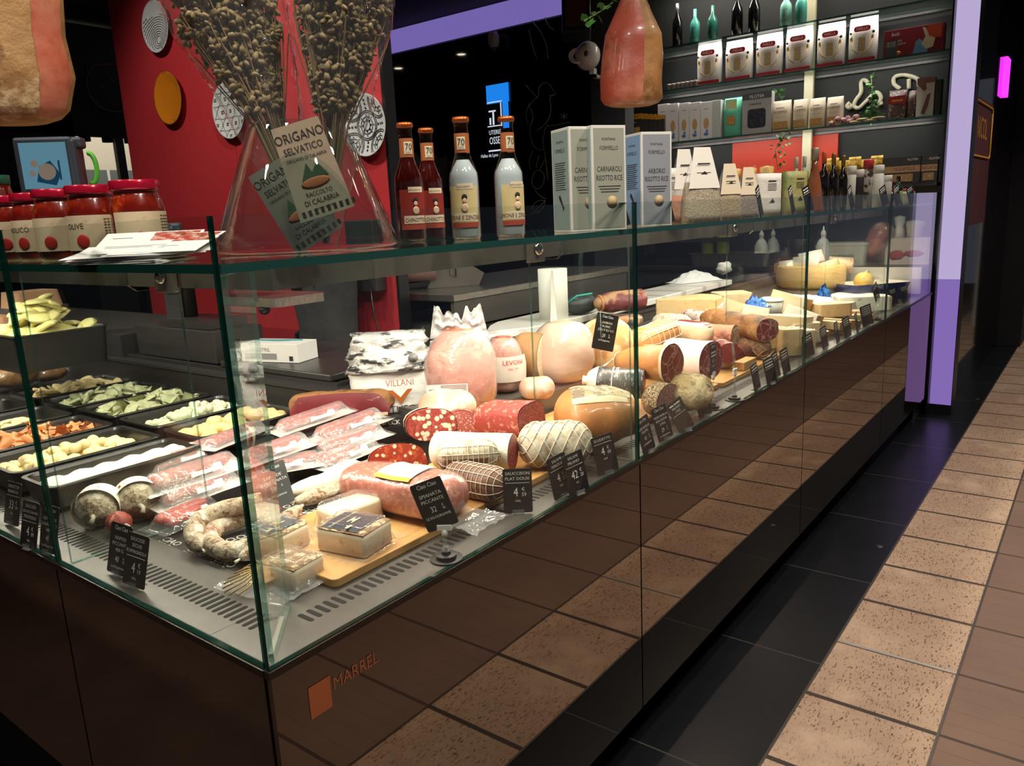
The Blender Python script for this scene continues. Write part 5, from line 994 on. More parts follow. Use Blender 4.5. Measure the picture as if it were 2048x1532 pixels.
B0 = Vector((VX+.02, VY, ZS+.03))
rt = (Vector((math.sin(YAW), -math.cos(YAW), 0)))     # direction across the view
t1, L1 = bunch('left oregano bunch leaning left in its cellophane, in the glass vase', B0-rt*.01, B0-rt*.115+Vector((0, .02, .42)), m_kraft, 4, .088, -1)
t2, L2 = bunch('right oregano bunch upright in shiny cellophane, in the glass vase', B0+rt*.02+Vector((-.02, -.02, 0)), B0+rt*.085+Vector((-.02, -.02, .40)), m_kraft, 9, .078, 1)
def hang_label(t, x, y, z, rot, txt, shade, nm='kraft_label'):
    M_ = Matrix.Translation((x, y, z)) @ Matrix.Rotation(R(rot), 4, 'Z')
    w_, h_ = .092, .150; MB().add([(-w_*.42, h_*.5, 0), (w_*.42, h_*.5, 0), (w_*.5, -h_*.5, 0), (-w_*.5, -h_*.5, 0), (-w_*.42, h_*.5, -.001), (w_*.42, h_*.5, -.001), (w_*.5, -h_*.5, -.001), (-w_*.5, -h_*.5, -.001)], [(3, 2, 1, 0), (4, 5, 6, 7)]).build(nm, shade, t, M_)
    b = MB()
    for s_, sz, yy in txt: b.text(s_, sz, 0, yy, .0006, 'c', 0, .82)
    for k in range(9): b.box(-w_*.42+k*.0105, -h_*.46, .0004, -w_*.42+k*.0105+.005, -h_*.40, .0006)
    b.build('label_print', m_bink, t, M_)
    MB().ell((0, -.020, .001), (.024, .008, .0008), 14, 6).build('dish_picture', mk('dish_orange', 'A8603A', .7), t, M_); MB().prism([(-.02, -.014), (-.005, .012), (.0, -.004), (.012, .010), (.024, -.014)], .0006, .001).build('tree_picture', mk('tree_green', '3E5236', .8), t, M_)
TX = [('ORIGANO', .021, .048), ('SELVATICO', .0155, .030), ('ORIGANO DI CALABRIA', .0075, .018), ('RACCOLTO', .010, -.040), ('DI CALABRIA', .012, -.053), ('prodotto agricolo', .0055, -.062)]
hang_label(t1, -.010, .050, .050, 14, TX, mk('kraft_dark', '6E665A', .8)); hang_label(t2, -.030, .100, .076, 24, TX, m_kraft)
# bottles
def bottle(px, y, liquid, lname, text, label, z_l, crown='C8642A', col='A5422A', az=-55):
    p = OY(px, 485, y); t = thing('soda_bottle', label, 'bottle', (p.x, y, ZS), R(az), 'soda bottles on the glass shelf'); r = .0295
    P = [(.001, .001), (r*.9, .0), (r, .006), (r, .118), (r*.97, .128), (r*.62, .155), (r*.50, .168), (r*.46, .222), (r*.52, .224), (r*.52, .232)]
    MB().lathe([(max(.001, a-.0016), b+.0015) for a, b in P if b < z_l]+[(.013, z_l), (.001, z_l)], 28).build('drink', liquid, t); MB().lathe(P, 28, c0=False, c1=False).build('glass_body', G_JAR, t)
    MB().lathe([(r*.56, .2275), (r*.58, .231), (r*.52, .236), (.001, .237)], 22).build('crown_cap', mk('copper_cap', crown, .3, .6), t)
    lm = mk(lname, 'D8C48A' if col[0] != 'A' else '8E2418', .6); band(r, .030, .104, -150, -30, lm, 'label', t); band(r, .024, .034, -150, -30, mk('brown_strip', col, .6), 'label_foot', t, .0005)
    band(r*.47+.0005, .168, .205, -175, 60, mk('copper_neck', 'A8602E', .6), 'neck_label', t, .0004); band(r*.47+.001, .174, .198, -125, -60, mk('cream_patch', 'E4D6B4', .6), 'neck_patch', t, .0006, 10)
    band(r, .036, .052, -135, -42, mk('cream_patch', 'E4D6B4', .6), 'name_band', t, .0008); band(r, .098, .109, -112, -50, mk('cream_patch', 'E4D6B4', .6), 'maker_band', t, .0008, 8)
    cyl_text([('70', .019, .182, .8), ('polara', .006, .176, .8)], r*.47+.0025, m_bink, 'neck_print', t, 0, -90); cyl_text([(text, .0115, .0395, .72), ('ANTICA RICETTA', .005, .101, .7)], r, mk('rust_ink', '7A2E1E', .7), 'label_print', t, 0, -88, .0014)
    b = MB(); b.ell((0, .083, 0), (.006, .006, .0006), 12, 5, 0).build('portrait_hair', m_bink, t, Matrix.Translation((.002, -r-.0012, 0)) @ UPR)
    MB().ell((0, .076, 0), (.0042, .005, .0006), 12, 5).ell((0, .062, 0), (.007, .009, .0006), 12, 5).build('portrait_figure', mk('skin_print', 'E2C4A0', .7), t, Matrix.Translation((.002, -r-.0017, 0)) @ UPR); return t
m_chin = mk('dark_red_soda', '3A0A08', .1, coat=.6); m_lim = mk('cloudy_lemon_soda', 'B9C6C6', .15, coat=.5)
bottle(826, .285, m_chin, 'red_print_label', 'CHINOTTO', 'dark red soda bottle labelled CHINOTTO, leftmost and tallest-looking', .20, az=-28)
bottle(866, .33, m_chin, 'red_print_label', 'CHINOTTO', 'dark red soda bottle partly hidden behind the leftmost bottle', .20, az=-28)
bottle(935, .165, m_lim, 'gold_print_label', 'LIMONE E ZENZERO', 'cloudy pale soda bottle labelled LIMONE E ZENZERO standing apart in the middle', .155, col='B0703A')
bottle(1023, .11, m_lim, 'gold_print_label', 'LIMONE E ZENZERO', 'cloudy pale soda bottle beside the green risotto boxes', .155, col='B0703A', az=-24)
# risotto boxes
m_boxw = mk('box_edge', 'D8D6CC', .6)
def ricebox(px, y, th, face, side, name2, label, w_=.086, d_=.088, h=.226):
    p = OY(px, 463, y); t = thing('rice_box', label, 'box', (p.x, y, ZS), R(-th), 'tall risotto rice boxes'); mf = mk('box_'+face, face, .65); ms = mk('box_'+side, side, .65)
    MB().box(0, 0, 0, w_, d_, h).build('carton', m_boxw, t, bevel=.001)
    MB().box(.005, -.0006, .006, w_-.005, -.0001, h-.006).build('front_panel', mf, t); MB().box(-.0006, .005, .006, -.0001, d_-.005, h-.006).build('side_panel', ms, t)
    def txt(b):
        b.text('FONTANA', .0085, 0, h-.032, 0, 'c', 0, .85).text('FORMIELLO', .0125, 0, h-.052, 0, 'c', 0, .72); return b
    b = txt(MB()).text(name2, .0165, 0, h-.098, 0, 'c', 0, .68).text('RISOTTO RICE', .0165, 0, h-.117, 0, 'c', 0, .62)
    for k in range(3): b.box(-.028+.003*k, h-.130-.006*k, 0, .028-.003*k, h-.1285-.006*k, .0002)
    MB().lathe([(.001, .0004), (.014, 0)], 20, 0, .006, .062).build('rice_picture', mk('rice_heap', 'A8946E', .8, layers=[('vor', 300, .3, .2, '7E6A48')]), t, Matrix.Translation((w_/2, -.0009, 0)) @ UPR); b.build('front_print', m_inkd, t, Matrix.Translation((w_/2, -.0009, 0)) @ UPR)
    b = txt(MB())
    for k in range(13): b.box(-.026, h-.075-.0048*k, 0, .026-(k % 3)*.004, h-.0735-.0048*k, .0002)
    b.prism([(-.012, .078), (-.006, .083), (.0, .076), (.010, .058), (.016, .055), (.012, .050), (.009, .046), (.004, .058), (-.006, .069)], 0, .0003).build('side_print', m_inkd, t, Matrix.Translation((-.0009, d_/2, 0)) @ Matrix.Rotation(R(-90), 4, 'Z') @ UPR); return t
ricebox(1187, .045, 30, '97998A', '8FA3A0', 'CARNAROLI', 'grey-green CARNAROLI RISOTTO RICE box with its front to the viewer'); ricebox(1143, .085, 30, '97998A', '8FA3A0', 'CARNAROLI', 'grey-green rice box showing only its narrow side, left of the CARNAROLI front')
ricebox(1284, .055, 32, '8A8E94', '7FA0C4', 'ARBORIO', 'bluish ARBORIO RISOTTO RICE box, rightmost of the three rice boxes')
# bags of soup mix
def grain(n, c1, c2, c3): return mk(n, c1, .8, layers=[('vor', 190, .30, .22, c2), ('vor', 120, .22, .16, c3)], bump=1, bs=150)
def soupbag(px, y, w_, h, gr, paper, label, az=-30, ink=None, gf=.5, clear=True, py=440):
    p = OY(px, py, y); t = thing('soup_bag', label, 'food bag', (p.x, y, ZS), R(az), 'bags of soup mix and flour'); d = w_*.36
    def prof(hh, k=1.0, n=10, m=22, pinch=True): return [[(w_*.5*k*superc(2*math.pi*j/m, 3)[0]*(1-.55*(i/n)**2.2*pinch), d*.5*k*superc(2*math.pi*j/m, 3)[1]*(1-.9*(i/n)**1.5*pinch)+.002*nz(i, j*.5), hh*i/n) for j in range(m)] for i in range(n+1)]
    if clear: MB().rings([[q for q in r] for r in prof(h, .96)][:int(10*gf)+1], True, True).build('grains', gr, t); MB().rings(prof(h), True, False).build('clear_bag', sheer('bag_clear', 'FFFFFF', 1, .10, .08, bump=.6, bs=40), t)
    else: MB().rings(prof(h, pinch=False, n=6), True, True).build('paper_bag', paper, t)
    f = .50 if clear else .1
    if clear: sheet(6, 8, lambda u, v: (w_*(.5-.24*v)*(2*u-1)*.8, -d*.5*(1-.85*(f+.62*v)**1.3)*.9-.004, h*(f+.62*v))).build('paper_label', paper, t)
    b = MB().box(-w_*.16, h*(.86 if clear else .80), 0, w_*.16, h*(.88 if clear else .83), .0003).prism([(-w_*.10, h*(.70 if clear else .3)), (w_*.02, h*(.76 if clear else .40)), (w_*.12, h*(.70 if clear else .3))], 0, .0003)
    for k in range(4): b.box(-w_*.18, h*(.62 if clear else .6)+k*.007, 0, w_*.18, h*(.62 if clear else .6)+k*.007+.0018, .0003)
    b.build('label_print', ink or m_inkd, t, Matrix.Translation((0, -d*.5-.001 if not clear else -d*.20-.004, 0)) @ UPR); return t
m_pw = mk('white_bag_label', 'E8E2D6', .6); m_pc = mk('cream_bag_label', 'DDCDB0', .7)
g1 = grain('mixed_grains', 'B9A67E', '8A6A44', 'E0D4B4'); g2 = grain('pasta_mix', 'B79A66', '6E5A48', 'D9C08A'); g3 = grain('dark_mix', '8E7A5E', 'D8CCB0', '5E4A3A')
soupbag(1402, .11, .135, .19, g1, m_pw, 'largest window bag of mixed grains next to the ARBORIO box', -32, gf=.6)
soupbag(1366, .24, .11, .20, mk('orange_mix', 'B8703A', .8, bump=1), m_pw, 'white-labelled bag behind the largest grain bag', -30, gf=.45)
soupbag(1456, .13, .11, .155, g2, m_pc, 'grain bag with brown hill picture, middle of the three soup bags', -28, gf=.55)
soupbag(1493, .15, .105, .15, g3, m_pc, 'dark grain bag, rightmost of the three soup bags', -26, gf=.6)
soupbag(1533, .16, .13, .150, g1, mk('white_flour_bag', 'DED8CC', .7, bump=.3), 'white square paper flour bag right of the soup bags', -22, clear=False)
soupbag(1588, .18, .14, .165, g1, mk('yellow_green_bag', 'A9A468', .5, layers=[('noise', 12, .5, .6, '8E9A5E')], bump=.5), 'crumpled yellow-green bag with a pale label', -20, clear=False)
soupbag(1345, .30, .10, .17, g2, m_pw, 'small pale bag standing behind between rice box and grain bags', -30, clear=False)
# oil and vinegar bottles
def obottle(px, y, h, r, body, cap, label, kind='round', lab=None, cape=.2, txt=None, group='bottles at the far end of the glass shelf'):
    p = OY(px, 415, y); t = thing('condiment_bottle', label, 'bottle', (p.x, y, ZS), R(-25), group)
    if kind == 'flare': P = [(r*1.35, 0), (r*1.35, .01), (r*.8, h*.5), (r*.42, h*.72), (r*.42, h*.82)]
    elif kind == 'can': P = [(r, 0), (r, h*.78), (r*.85, h*.83), (r*.85, h*.84)]
    else: P = [(r, 0), (r, h*.55), (r*.85, h*.62), (r*.38, h*.72), (r*.36, h*.84)]
    MB().lathe([(.001, 0)]+P, 18).build('bottle_body', body, t); q = P[-1][0]; MB().lathe([(q*1.15, h*.80), (q*1.2, h*.98), (q*1.1, h), (.001, h)], 16).build('cap', cap, t)
    if lab: band(r, h*.12, h*.48, -150, -30, lab, 'label', t, .0006, 12)
    if txt: cyl_text([(txt, r*.55, h*.30, .8), (txt[:3], r*.4, h*.2, .8)], r, m_ink if lab is None else m_inkd, 'label_print', t, 0, -90, .0012)
m_bals = mk('balsamic_black', '150F0E', .12, coat=.7); m_rose = mk('rose_vinegar', '7E4A30', .15, coat=.6); m_oil = mk('dark_green_glass', '14261A', .12, coat=.7)
gold = mk('gold_cap', '8E6E34', .35, .5); orange = mk('orange_cap', 'C05A28', .5); wcap = mk('white_cap', 'DCD8CE', .5)
for px, y, h, r, bd, cp, kd, lb_, tx, lb in [(1627, .12, .255, .030, m_rose, mk('grey_cap', 'A08E7E', .4, .3), 'flare', None, None, 'flared brown rose vinegar bottle right of the glass joint'), (1645, .15, .25, .022, m_bals, orange, 'round', None, None, 'black bottle with orange cap next to the flared one'),
    (1664, .14, .245, .022, m_bals, gold, 'round', None, None, 'black bottle with gold cap, left of two'), (1683, .13, .24, .022, m_bals, gold, 'round', None, None, 'black bottle with gold cap, right of two'), (1700, .16, .20, .022, mk('white_tube', 'D5D0C8', .5), wcap, 'can', None, None, 'white square tube between black bottles and spray cans'),
    (1716, .15, .185, .022, mk('black_tube', '2A2828', .4), wcap, 'can', None, None, 'black and white tube with white cap'), (1733, .14, .235, .024, mk('can_red', 'B9B0A4', .35, layers=[('noise', 30, .5, .56, '3A3230')]), mk('crimson_cap', 'B8303A', .4), 'can', None, None, 'spray can with crimson cap and patterned body'),
    (1754, .12, .21, .026, mk('white_bottle', 'E6E2DA', .4), wcap, 'can', None, None, 'plain white rounded spray bottle'), (1773, .11, .16, .021, mk('grey_bottle', 'BDB8B0', .4), wcap, 'can', None, '0.2', 'small grey bottle printed 0.2'), (1794, .12, .16, .026, m_oil, m_black, 'round', mk('green_label', '9AB05A', .6), None, 'dark green bottle with pale green label'),
    (1606, .30, .25, .022, mk('clear_bottle', 'B9B2A0', .1), mk('pale_cap', 'C9C0B0', .5), 'round', None, None, 'pale bottle behind the yellow-green bag'), (1590, .32, .245, .022, mk('clear_bottle', 'B9B2A0', .1), mk('pale_cap', 'C9C0B0', .5), 'round', None, None, 'second pale bottle behind the yellow-green bag')]:
    obottle(px, y, h, r, bd, cp, lb, kd, lb_, txt=tx)
for i, px in enumerate((1806, 1818, 1830)):
    p = OY(px, 405, .12); t = thing('small_jar', ['small white jar with red lid by the green-labelled bottle', 'small white jar with red lid in the middle of the three last jars', 'small white jar nearest the purple column'][i], 'jar', (p.x, .16, ZS), 0, 'small jars at the far end'); MB().lathe([(.001, 0), (.034, 0), (.036, .01), (.036, .07), (.032, .075)], 18).build('jar_body', mk('jar_cream', 'D2C8B0', .4), t); MB().lathe([(.033, .074), (.034, .09), (.001, .091)], 18).build('lid', m_lid if i != 1 else mk('crimson_lid', 'C02A30', .3), t)
# basil plant and spaghetti jars behind the bags
p = OX(1556, 345, 4.2)
# ================= shelf unit on the far wall =================
XS = 5.05
ZK = (XS+.608)/5.108
def zk(z): return 1.288+(z-1.288)*ZK
G_SH = [sheer('wall_shelf_glass', 'EAF4F0', 1.0), sheer('wall_shelf_edge', '5E8A84', .9, .4, .05, wcol='4E7A74')]
un = thing('wall_shelving', 'glass shelving with lit edges on the dark far wall', 'shelving', (XS, 0, 0))
SHZ = {}
for z, y0, y1 in ((zk(1.725), .0, 2.16), (zk(2.065), .0, 2.16), (zk(2.335), .0, 2.16)):
    b = MB(); plate_glass(b, 0, y0, .28, y1, z-.012, z); b.build('glass_shelf', G_SH, un)
    MB().box(.255, y0, z-.03, .285, y1, z-.014).build('shelf_rail', m_dark, un); area('shelf_led', (XS+.06, (y0+y1)/2, z-.016), (.02, 1.85), 4.6, (1, .96, .9), (0, -20, 0))
area('shelf_led_top', (XS+.02, 1.05, 2.9), (.05, 1.9), 14, NEUT, (0, -12, 0))
MB().box(-.02, -.012, 0, .30, -.002, CEIL-.03).build('end_panel', m_black, un); MB().box(.20, .86, 1.3, .23, .92, 2.8).build('upright', mk('cream_upright', 'B9B496', .5), un)
def slot(px0, px1, pyb, pyt, X=XS+.06, zb=None):
    a, c = OX(px0, pyb, X), OX(px1, pyb, X); y0, y1 = c.y, a.y; z0 = zb if zb is not None else (a.z+c.z)/2; top = OX((px0+px1)/2, pyt, X).z
    return (y0+y1)/2, y1-y0, z0, top-OX((px0+px1)/2, pyb, X).z
def carton(name, px0, px1, pyb, pyt, zb, mat, label, texts=(), dep=.06, cat='box', group=None, X=XS+.06, extra=None, ink=None, lean=0):
    y, w_, z, h = slot(px0, px1, pyb, pyt, X); t = thing(name, label, cat, (X, y, zb), R(-90), group)
    MB().box(-w_/2, 0, 0, w_/2, dep, h).build('carton', mat, t, bevel=.001)
    if texts:
        b = MB()
        for s_, sz, x, yy in texts: b.text(s_, sz*h, x*w_, yy*h, 0, 'c', 0, .85)
        b.build('print', ink or m_inkd, t, Matrix.Translation((0, -.0012, 0)) @ UPR)
    if extra: extra(t, w_, h)
    return t
def pillow(name, px0, px1, pyb, pyt, zb, mat, label, cat='pasta bag', group=None, X=XS+.06, dep=.075, extra=None, crimp=None):
    y, w_, z, h = slot(px0, px1, pyb, pyt, X); t = thing(name, label, cat, (X, y, zb), R(-90), group); rs = []
    for i in range(13):
        v = i/12; kd = (1-max(0, (v-.72)/.28)**1.2)*(.75+.25*min(1, v*6)); kw = .94+.04*math.sin(v*3.1)-.05*max(0, v-.8)
        rs.append([(w_/2*kw*superc(2*math.pi*j/24, 3.2)[0], dep*.5+max(.004, dep*.5*kd)*superc(2*math.pi*j/24, 2.6)[1]+.002*nz(i*.6, j*.6, px0), h*v) for j in range(24)])
    MB().rings(rs, True, True).build('bag_body', mat, t)
    if extra: extra(t, w_, h)
    return t
# six white pasta bags
m_fb = mk('white_pasta_bag', 'ECE7E2', .55, bump=.15, bs=20); m_fred = mk('red_print', 'BE2230', .5); m_fg = mk('gold_print', 'B48A44', .6)
def faella(t, w_, h):
    M_ = Matrix.Translation((0, -.004, 0)) @ UPR
    MB().box(-w_*.46, .03*h, 0, w_*.46, .10*h, .0008).prism([(x, y+.74*h) for x, y in rrect(w_*.56, .12*h, .055*h, 5)], 0, .001).build('red_band', m_fred, t, M_)
    MB().text('FAELLA', .09*h, 0, .71*h, .0015, 'c', 0, .85).build('brand_lettering', m_ink, t, M_)
    MB().prism([(x, y+.40*h) for x, y in rrect(w_*.24, .30*h, .03*h, 4)], 0, .0008).build('window', mk('pasta_window', 'C7A878', .5, layers=[('vor', 60, .3, .2, 'E6D2A8')]), t, M_)
    b = MB()
    for s in (-1, 1): b.tube([(s*w_*.10, .20*h, .001), (s*w_*.30, .30*h, .001), (s*w_*.36, .50*h, .001)], .003, 4).ell((s*w_*.35, .53*h, .001), (.009, .022, .001), 8, 5)
    b.build('wheat_print', m_fg, t, M_); MB().ell((-w_*.38, .66*h, .001), (.008, .008, .001), 10, 5).ell((w_*.38, .64*h, .001), (.010, .010, .001), 10, 5).build('blue_seal', mk('navy_seal', '2E3050', .6), t, M_)
for i, (a, c, pb, pt) in enumerate([(1391, 1440, 166, 78), (1447, 1502, 157, 74), (1508, 1562, 149, 62), (1567, 1622, 139, 48), (1630, 1687, 128, 38), (1693, 1752, 117, 25)]):
    pillow('pasta_bag', a, c, pb, pt, zk(2.066), m_fb, '%s white pasta bag with red oval brand, counted from the hanging ham' % ['first', 'second', 'third', 'fourth', 'fifth', 'sixth'][i], group='white pasta bags on the middle shelf', extra=faella)
def belli(t, w_, h):
    M_ = Matrix.Translation((0, -.0015, 0)) @ UPR
    MB().text('Belli', .17*h, -.30*w_, .78*h).text('ALMONDS', .10*h, -.30*w_, .55*h).text('SOFT AMARETTI', .10*h, -.30*w_, .43*h).build('white_print', m_ink, t, M_)
    MB().prism([(w_*.18, h*.55), (w_*.24, h*.98), (w_*.46, h*.98), (w_*.46, h*.5)], 0, .0006).build('orange_patch', mk('orange_print', 'C24A22', .6), t, M_); MB().prism([(w_*.0, .03*h), (w_*.04, .45*h), (w_*.10, .55*h), (w_*.2, .4*h), (w_*.25, .05*h)], 0, .0008).build('blue_patch', mk('blue_print', '6E9AC0', .6), t, M_)
    MB().prism([(w_*.14, .95*h), (w_*.2, .9*h), (w_*.26, .6*h), (w_*.36, .5*h), (w_*.33, .2*h), (w_*.22, .15*h), (w_*.14, .35*h), (w_*.2, .6*h)], 0, .001).build('cream_figure', mk('cream_print', 'D8C8A8', .6), t, M_); MB().ell((-w_*.25, .15*h, .001), (.02, .012, .001), 10, 5).build('almond', mk('almond_print', 'C88A3A', .6), t, M_)
carton('biscuit_box', 1766, 1886, 108, 52, zk(2.066), mk('crimson_box', '8A1E2A', .5), 'wide crimson and orange box of amaretti biscuits at the right end of the middle shelf', extra=belli)
rt, _ = card(1778, 108, 0, -90, ['~', '~', '~'], '', '', False, 0, 0, w_=.07, h_=.095, label='small grey tag before the crimson amaretti box', foot='', cents='90', mat=mk('grey_card', '5E6468', .5), yy=.40); rt.location = (XS+.035, OX(1782, 108, XS+.035).y, zk(2.066))
# lower glass shelf
Z1 = zk(1.726)
def filo(t, w_, h):
    M_ = Matrix.Translation((0, -.0015, 0)) @ UPR
    MB().box(-w_/2, h*.86, 0, w_/2, h, .0006).build('yellow_top', mk('yellow_print', 'E09A20', .5), t, M_); MB().text('LASAGNE', .055*h, 0, .72*h, .001, 'c').build('white_print', m_ink, t, M_); MB().text('FILOTEA', .10*h, 0, .88*h, .001, 'c').build('dark_print', m_inkd, t, M_); MB().box(-w_*.38, 0, 0, w_*.38, h*.58, .0006).build('window', mk('lasagne_yellow', 'D9A860', .5), t, M_)
for k in range(6):
    carton('lasagne_box', 1250+k*9, 1284+k*9, 278-k*1.5, 214, Z1, mk('charcoal_box', '3A3634', .5), ['front lasagne box with yellow top and white lettering', 'lasagne box second in the row behind the front one', 'lasagne box third in the row', 'lasagne box fourth in the row', 'lasagne box fifth in the row', 'last lasagne box touching the white spaghetti boxes'][k], dep=.03, extra=filo if k == 0 else (lambda t, w_, h: MB().box(-w_/2, h*.86, 0, w_/2, h, .0006).build('yellow_top', mk('yellow_print', 'E09A20', .5), t, Matrix.Translation((0, -.0015, 0)) @ UPR)), X=XS+.03+.032*k*0+.002*k, group='lasagne boxes with yellow tops')
def spag(t, w_, h):
    M_ = Matrix.Translation((0, -.0015, 0)) @ UPR
    MB().prism([(w_*.24*math.cos(R(a)), h*.42+h*.15*math.sin(R(a))) for a in range(0, 360, 20)], 0, .0006).build('oval_window', mk('spaghetti_window', 'B98A50', .5, layers=[('line', 120, .3, .7, 'E2C48A', 0, (1, .01, 1))]), t, M_)
    MB().ell((0, .14*h, .001), (w_*.22, h*.05, .001), 10, 5).ell((w_*.08, .22*h, .001), (w_*.12, h*.04, .001), 10, 5).build('blue_picture', mk('blue_figure', '5878A8', .6), t, M_); MB().box(-w_*.2, .80*h, 0, w_*.2, .81*h, .001).build('print', m_inkd, t, M_)
for k, (a, c) in enumerate([(1316, 1336), (1336, 1356), (1358, 1378), (1379, 1400), (1401, 1424)]):
    carton('spaghetti_box', a, c, 279-k*4, 200-k*3, Z1, mk('white_carton', 'EFEDEA', .5), '%s of the five tall white spaghetti boxes with oval windows' % ['first', 'second', 'third', 'fourth', 'last'][k], extra=spag, group='white spaghetti boxes')
carton('clear_display_box', 1424, 1441, 270, 194, Z1, mk('frosted_side', 'C9CECB', .3), 'translucent box end beside the last spaghetti box')
def gbag(t, w_, h):
    M_ = Matrix.Translation((0, -.006, 0)) @ UPR; MB().box(-w_*.25, .30*h, 0, w_*.22, .52*h, .001).build('window', mk('penne_window', 'B98A4A', .5, layers=[('vor', 60, .3, .2, 'E2C07A')]), t, M_); MB().box(-w_*.3, .70*h, 0, w_*.3, .95*h, .0008).build('pale_label', mk('pale_lime', 'D5E0A8', .6), t, M_)
pillow('green_pasta_bag', 1444, 1481, 268, 190, Z1, mk('mint_bag', '5CB89A', .5), 'mint green bag of short pasta between white boxes and the grey FILOTEA pack', extra=gbag)
def fgrey(t, w_, h):
    M_ = Matrix.Translation((0, -.0015, 0)) @ UPR; MB().box(-w_/2, h*.84, 0, w_/2, h, .0006).build('dark_top', mk('dark_top', '4A4A4C', .5), t, M_); MB().text('FILOTEA', .11*h, 0, .87*h, .001, 'c', 0, .9).build('white_print', m_ink, t, M_); MB().text('LINGUINE', .07*h, -.05*w_, .70*h, .001).build('dark_print', m_inkd, t, M_)
    MB().prism([(x, y+.38*h) for x, y in rrect(w_*.62, .46*h, .02, 4)], 0, .002).build('black_pasta', mk('black_pasta', '22262E', .4, layers=[('noise', 40, .5, .6, '3E4450')]), t, M_)
carton('linguine_pack', 1484, 1542, 266, 183, Z1, mk('silver_card', 'A9A8A6', .5), 'grey FILOTEA linguine pack with black pasta window', extra=fgrey)
def rummo(t, w_, h):
    M_ = Matrix.Translation((0, -.006, 0)) @ UPR; MB().text('RUMMO', .12*h, 0, .58*h, .001).build('brand_lettering', mk('rust_print', '9A4A3E', .6), t, M_); MB().box(-w_*.2, .74*h, 0, w_*.2, .76*h, .001).box(-w_*.28, .46*h, 0, w_*.28, .465*h, .001).build('print', m_inkd, t, M_); MB().box(-w_*.38, .10*h, 0, w_*.36, .32*h, .001).build('window', mk('penne_window', 'B98A4A', .5, layers=[('vor', 60, .3, .2, 'E2C07A')]), t, M_)
for k, (a, c) in enumerate([(1541, 1580), (1583, 1613), (1616, 1648), (1650, 1684)]):
    pillow('penne_bag', a, c, 260-k*4, 198-k*3, Z1, mk('cream_bag', 'DCCBB2', .6, bump=.2), '%s of the four cream penne bags on the lower shelf' % ['first', 'second', 'third', 'last'][k], extra=rummo, group='cream penne bags', dep=.06)
for k in range(9):
    y, w_, z, h = slot(1655+k*6, 1672+k*6, 242, 228); o = thing('garlic_braid_bulb', 'purple-pink garlic bulb of the bunch lying on the lower shelf', 'garlic', (XS+.06+(k % 2)*.03, y, Z1+.018+(k % 3)*.012), 0, 'garlic bulbs on the lower shelf'); MB().ell((0, 0, 0), (.022, .022, .018), 10, 7, amp=.2, seed=k).build('bulb', mk('garlic_skin', 'B98A8C', .6, layers=[('noise', 60, .5, .6, '7E3E4A')]), o)
for k in range(4):
    y, w_, z, h = slot(1700+k*15, 1722+k*15, 232, 222); o = MB().ell((0, 0, 0), (.05, .045, .008), 16, 6, amp=.1, seed=k).build('flat_bread', mk('flat_bread_skin', 'DCC8A0', .7)); o.location = (XS+.07, y, Z1+.012+.012*(k % 2)); tag(o, 'pale flat bread round lying on the lower shelf', 'bread', 'flat breads on the lower shelf')
def redbag(t, w_, h):
    M_ = Matrix.Translation((0, -.006, 0)) @ UPR; MB().box(-w_*.46, .52*h, 0, w_*.46, .78*h, .001).build('red_band', mk('red_band', 'B02A20', .5), t, M_); MB().box(-w_*.25, .60*h, 0, w_*.3, .66*h, .002).build('yellow_print', mk('yellow_ink', 'D8A040', .6), t, M_)
pillow('patterned_bag', 1773, 1812, 232, 172, Z1, mk('busy_pattern', '5E4A44', .4, layers=[('vor', 60, .3, .2, 'B9AFA4'), ('noise', 30, .55, .62, '8E2A2E')]), 'patterned bag with a red band left of the white and brown box', extra=redbag, cat='food bag'); pillow('patterned_bag', 1813, 1830, 228, 172, Z1, mk('busy_pattern', '5E4A44', .4), 'dark patterned bag squeezed behind the red-banded one', cat='food bag')
def wbox(t, w_, h):
    M_ = Matrix.Translation((0, -.0015, 0)) @ UPR; MB().box(-w_*.5, .86*h, 0, w_*.5, h, .0006).prism([(-w_*.2, .1*h), (w_*.1, .55*h), (w_*.3, .6*h), (w_*.2, .3*h), (0, .05*h)], 0, .0008).prism([(-w_*.5, .86*h), (0, .86*h), (.05*w_, .7*h), (-.1*w_, .66*h)], 0, .0008).build('brown_picture', mk('brown_picture', '7A5248', .6), t, M_)
carton('sweets_box', 1831, 1866, 228, 150, Z1, mk('white_box', 'D9D2CC', .6), 'upright white box with brown pictures at the right end of the lower shelf', extra=wbox)
carton('dark_box', 1868, 1880, 224, 152, Z1, mk('dark_box', '2E302E', .6), 'dark box edge next to the white and brown box')
# top shelf bottles
def tall(px, r, h, body, label, txt=None, z=zk(2.336), cap=None, foil=None):
    p = OX(px, 60, XS+.09); t = thing('wine_bottle', label, 'bottle', (XS+.09, p.y, z), R(-90), 'bottles on the top shelf'); MB().lathe([(.001, 0), (r, 0), (r, h*.55), (r*.9, h*.62), (r*.35, h*.76), (r*.33, h)], 20).build('bottle_body', body, t)
    if txt: cyl_text([(txt[0], r*.42, h*.44, .8), (txt[1], r*.36, h*.30, .8), (txt[2], r*.42, h*.14, .8)], r, mk('teal_ink', '1E5A50', .6), 'print', t, 0, -90, .001)
    if foil: MB().lathe([(r*.37, h*.78), (r*.36, h*1.01), (.001, h*1.01)], 14).build('foil', foil, t)
teal = mk('teal_bottle', '4FAE9E', .3, coat=.4); blk = mk('black_bottle', '0C0E10', .12, coat=.6); sil = mk('silver_foil', 'B9BCC0', .3, .8)
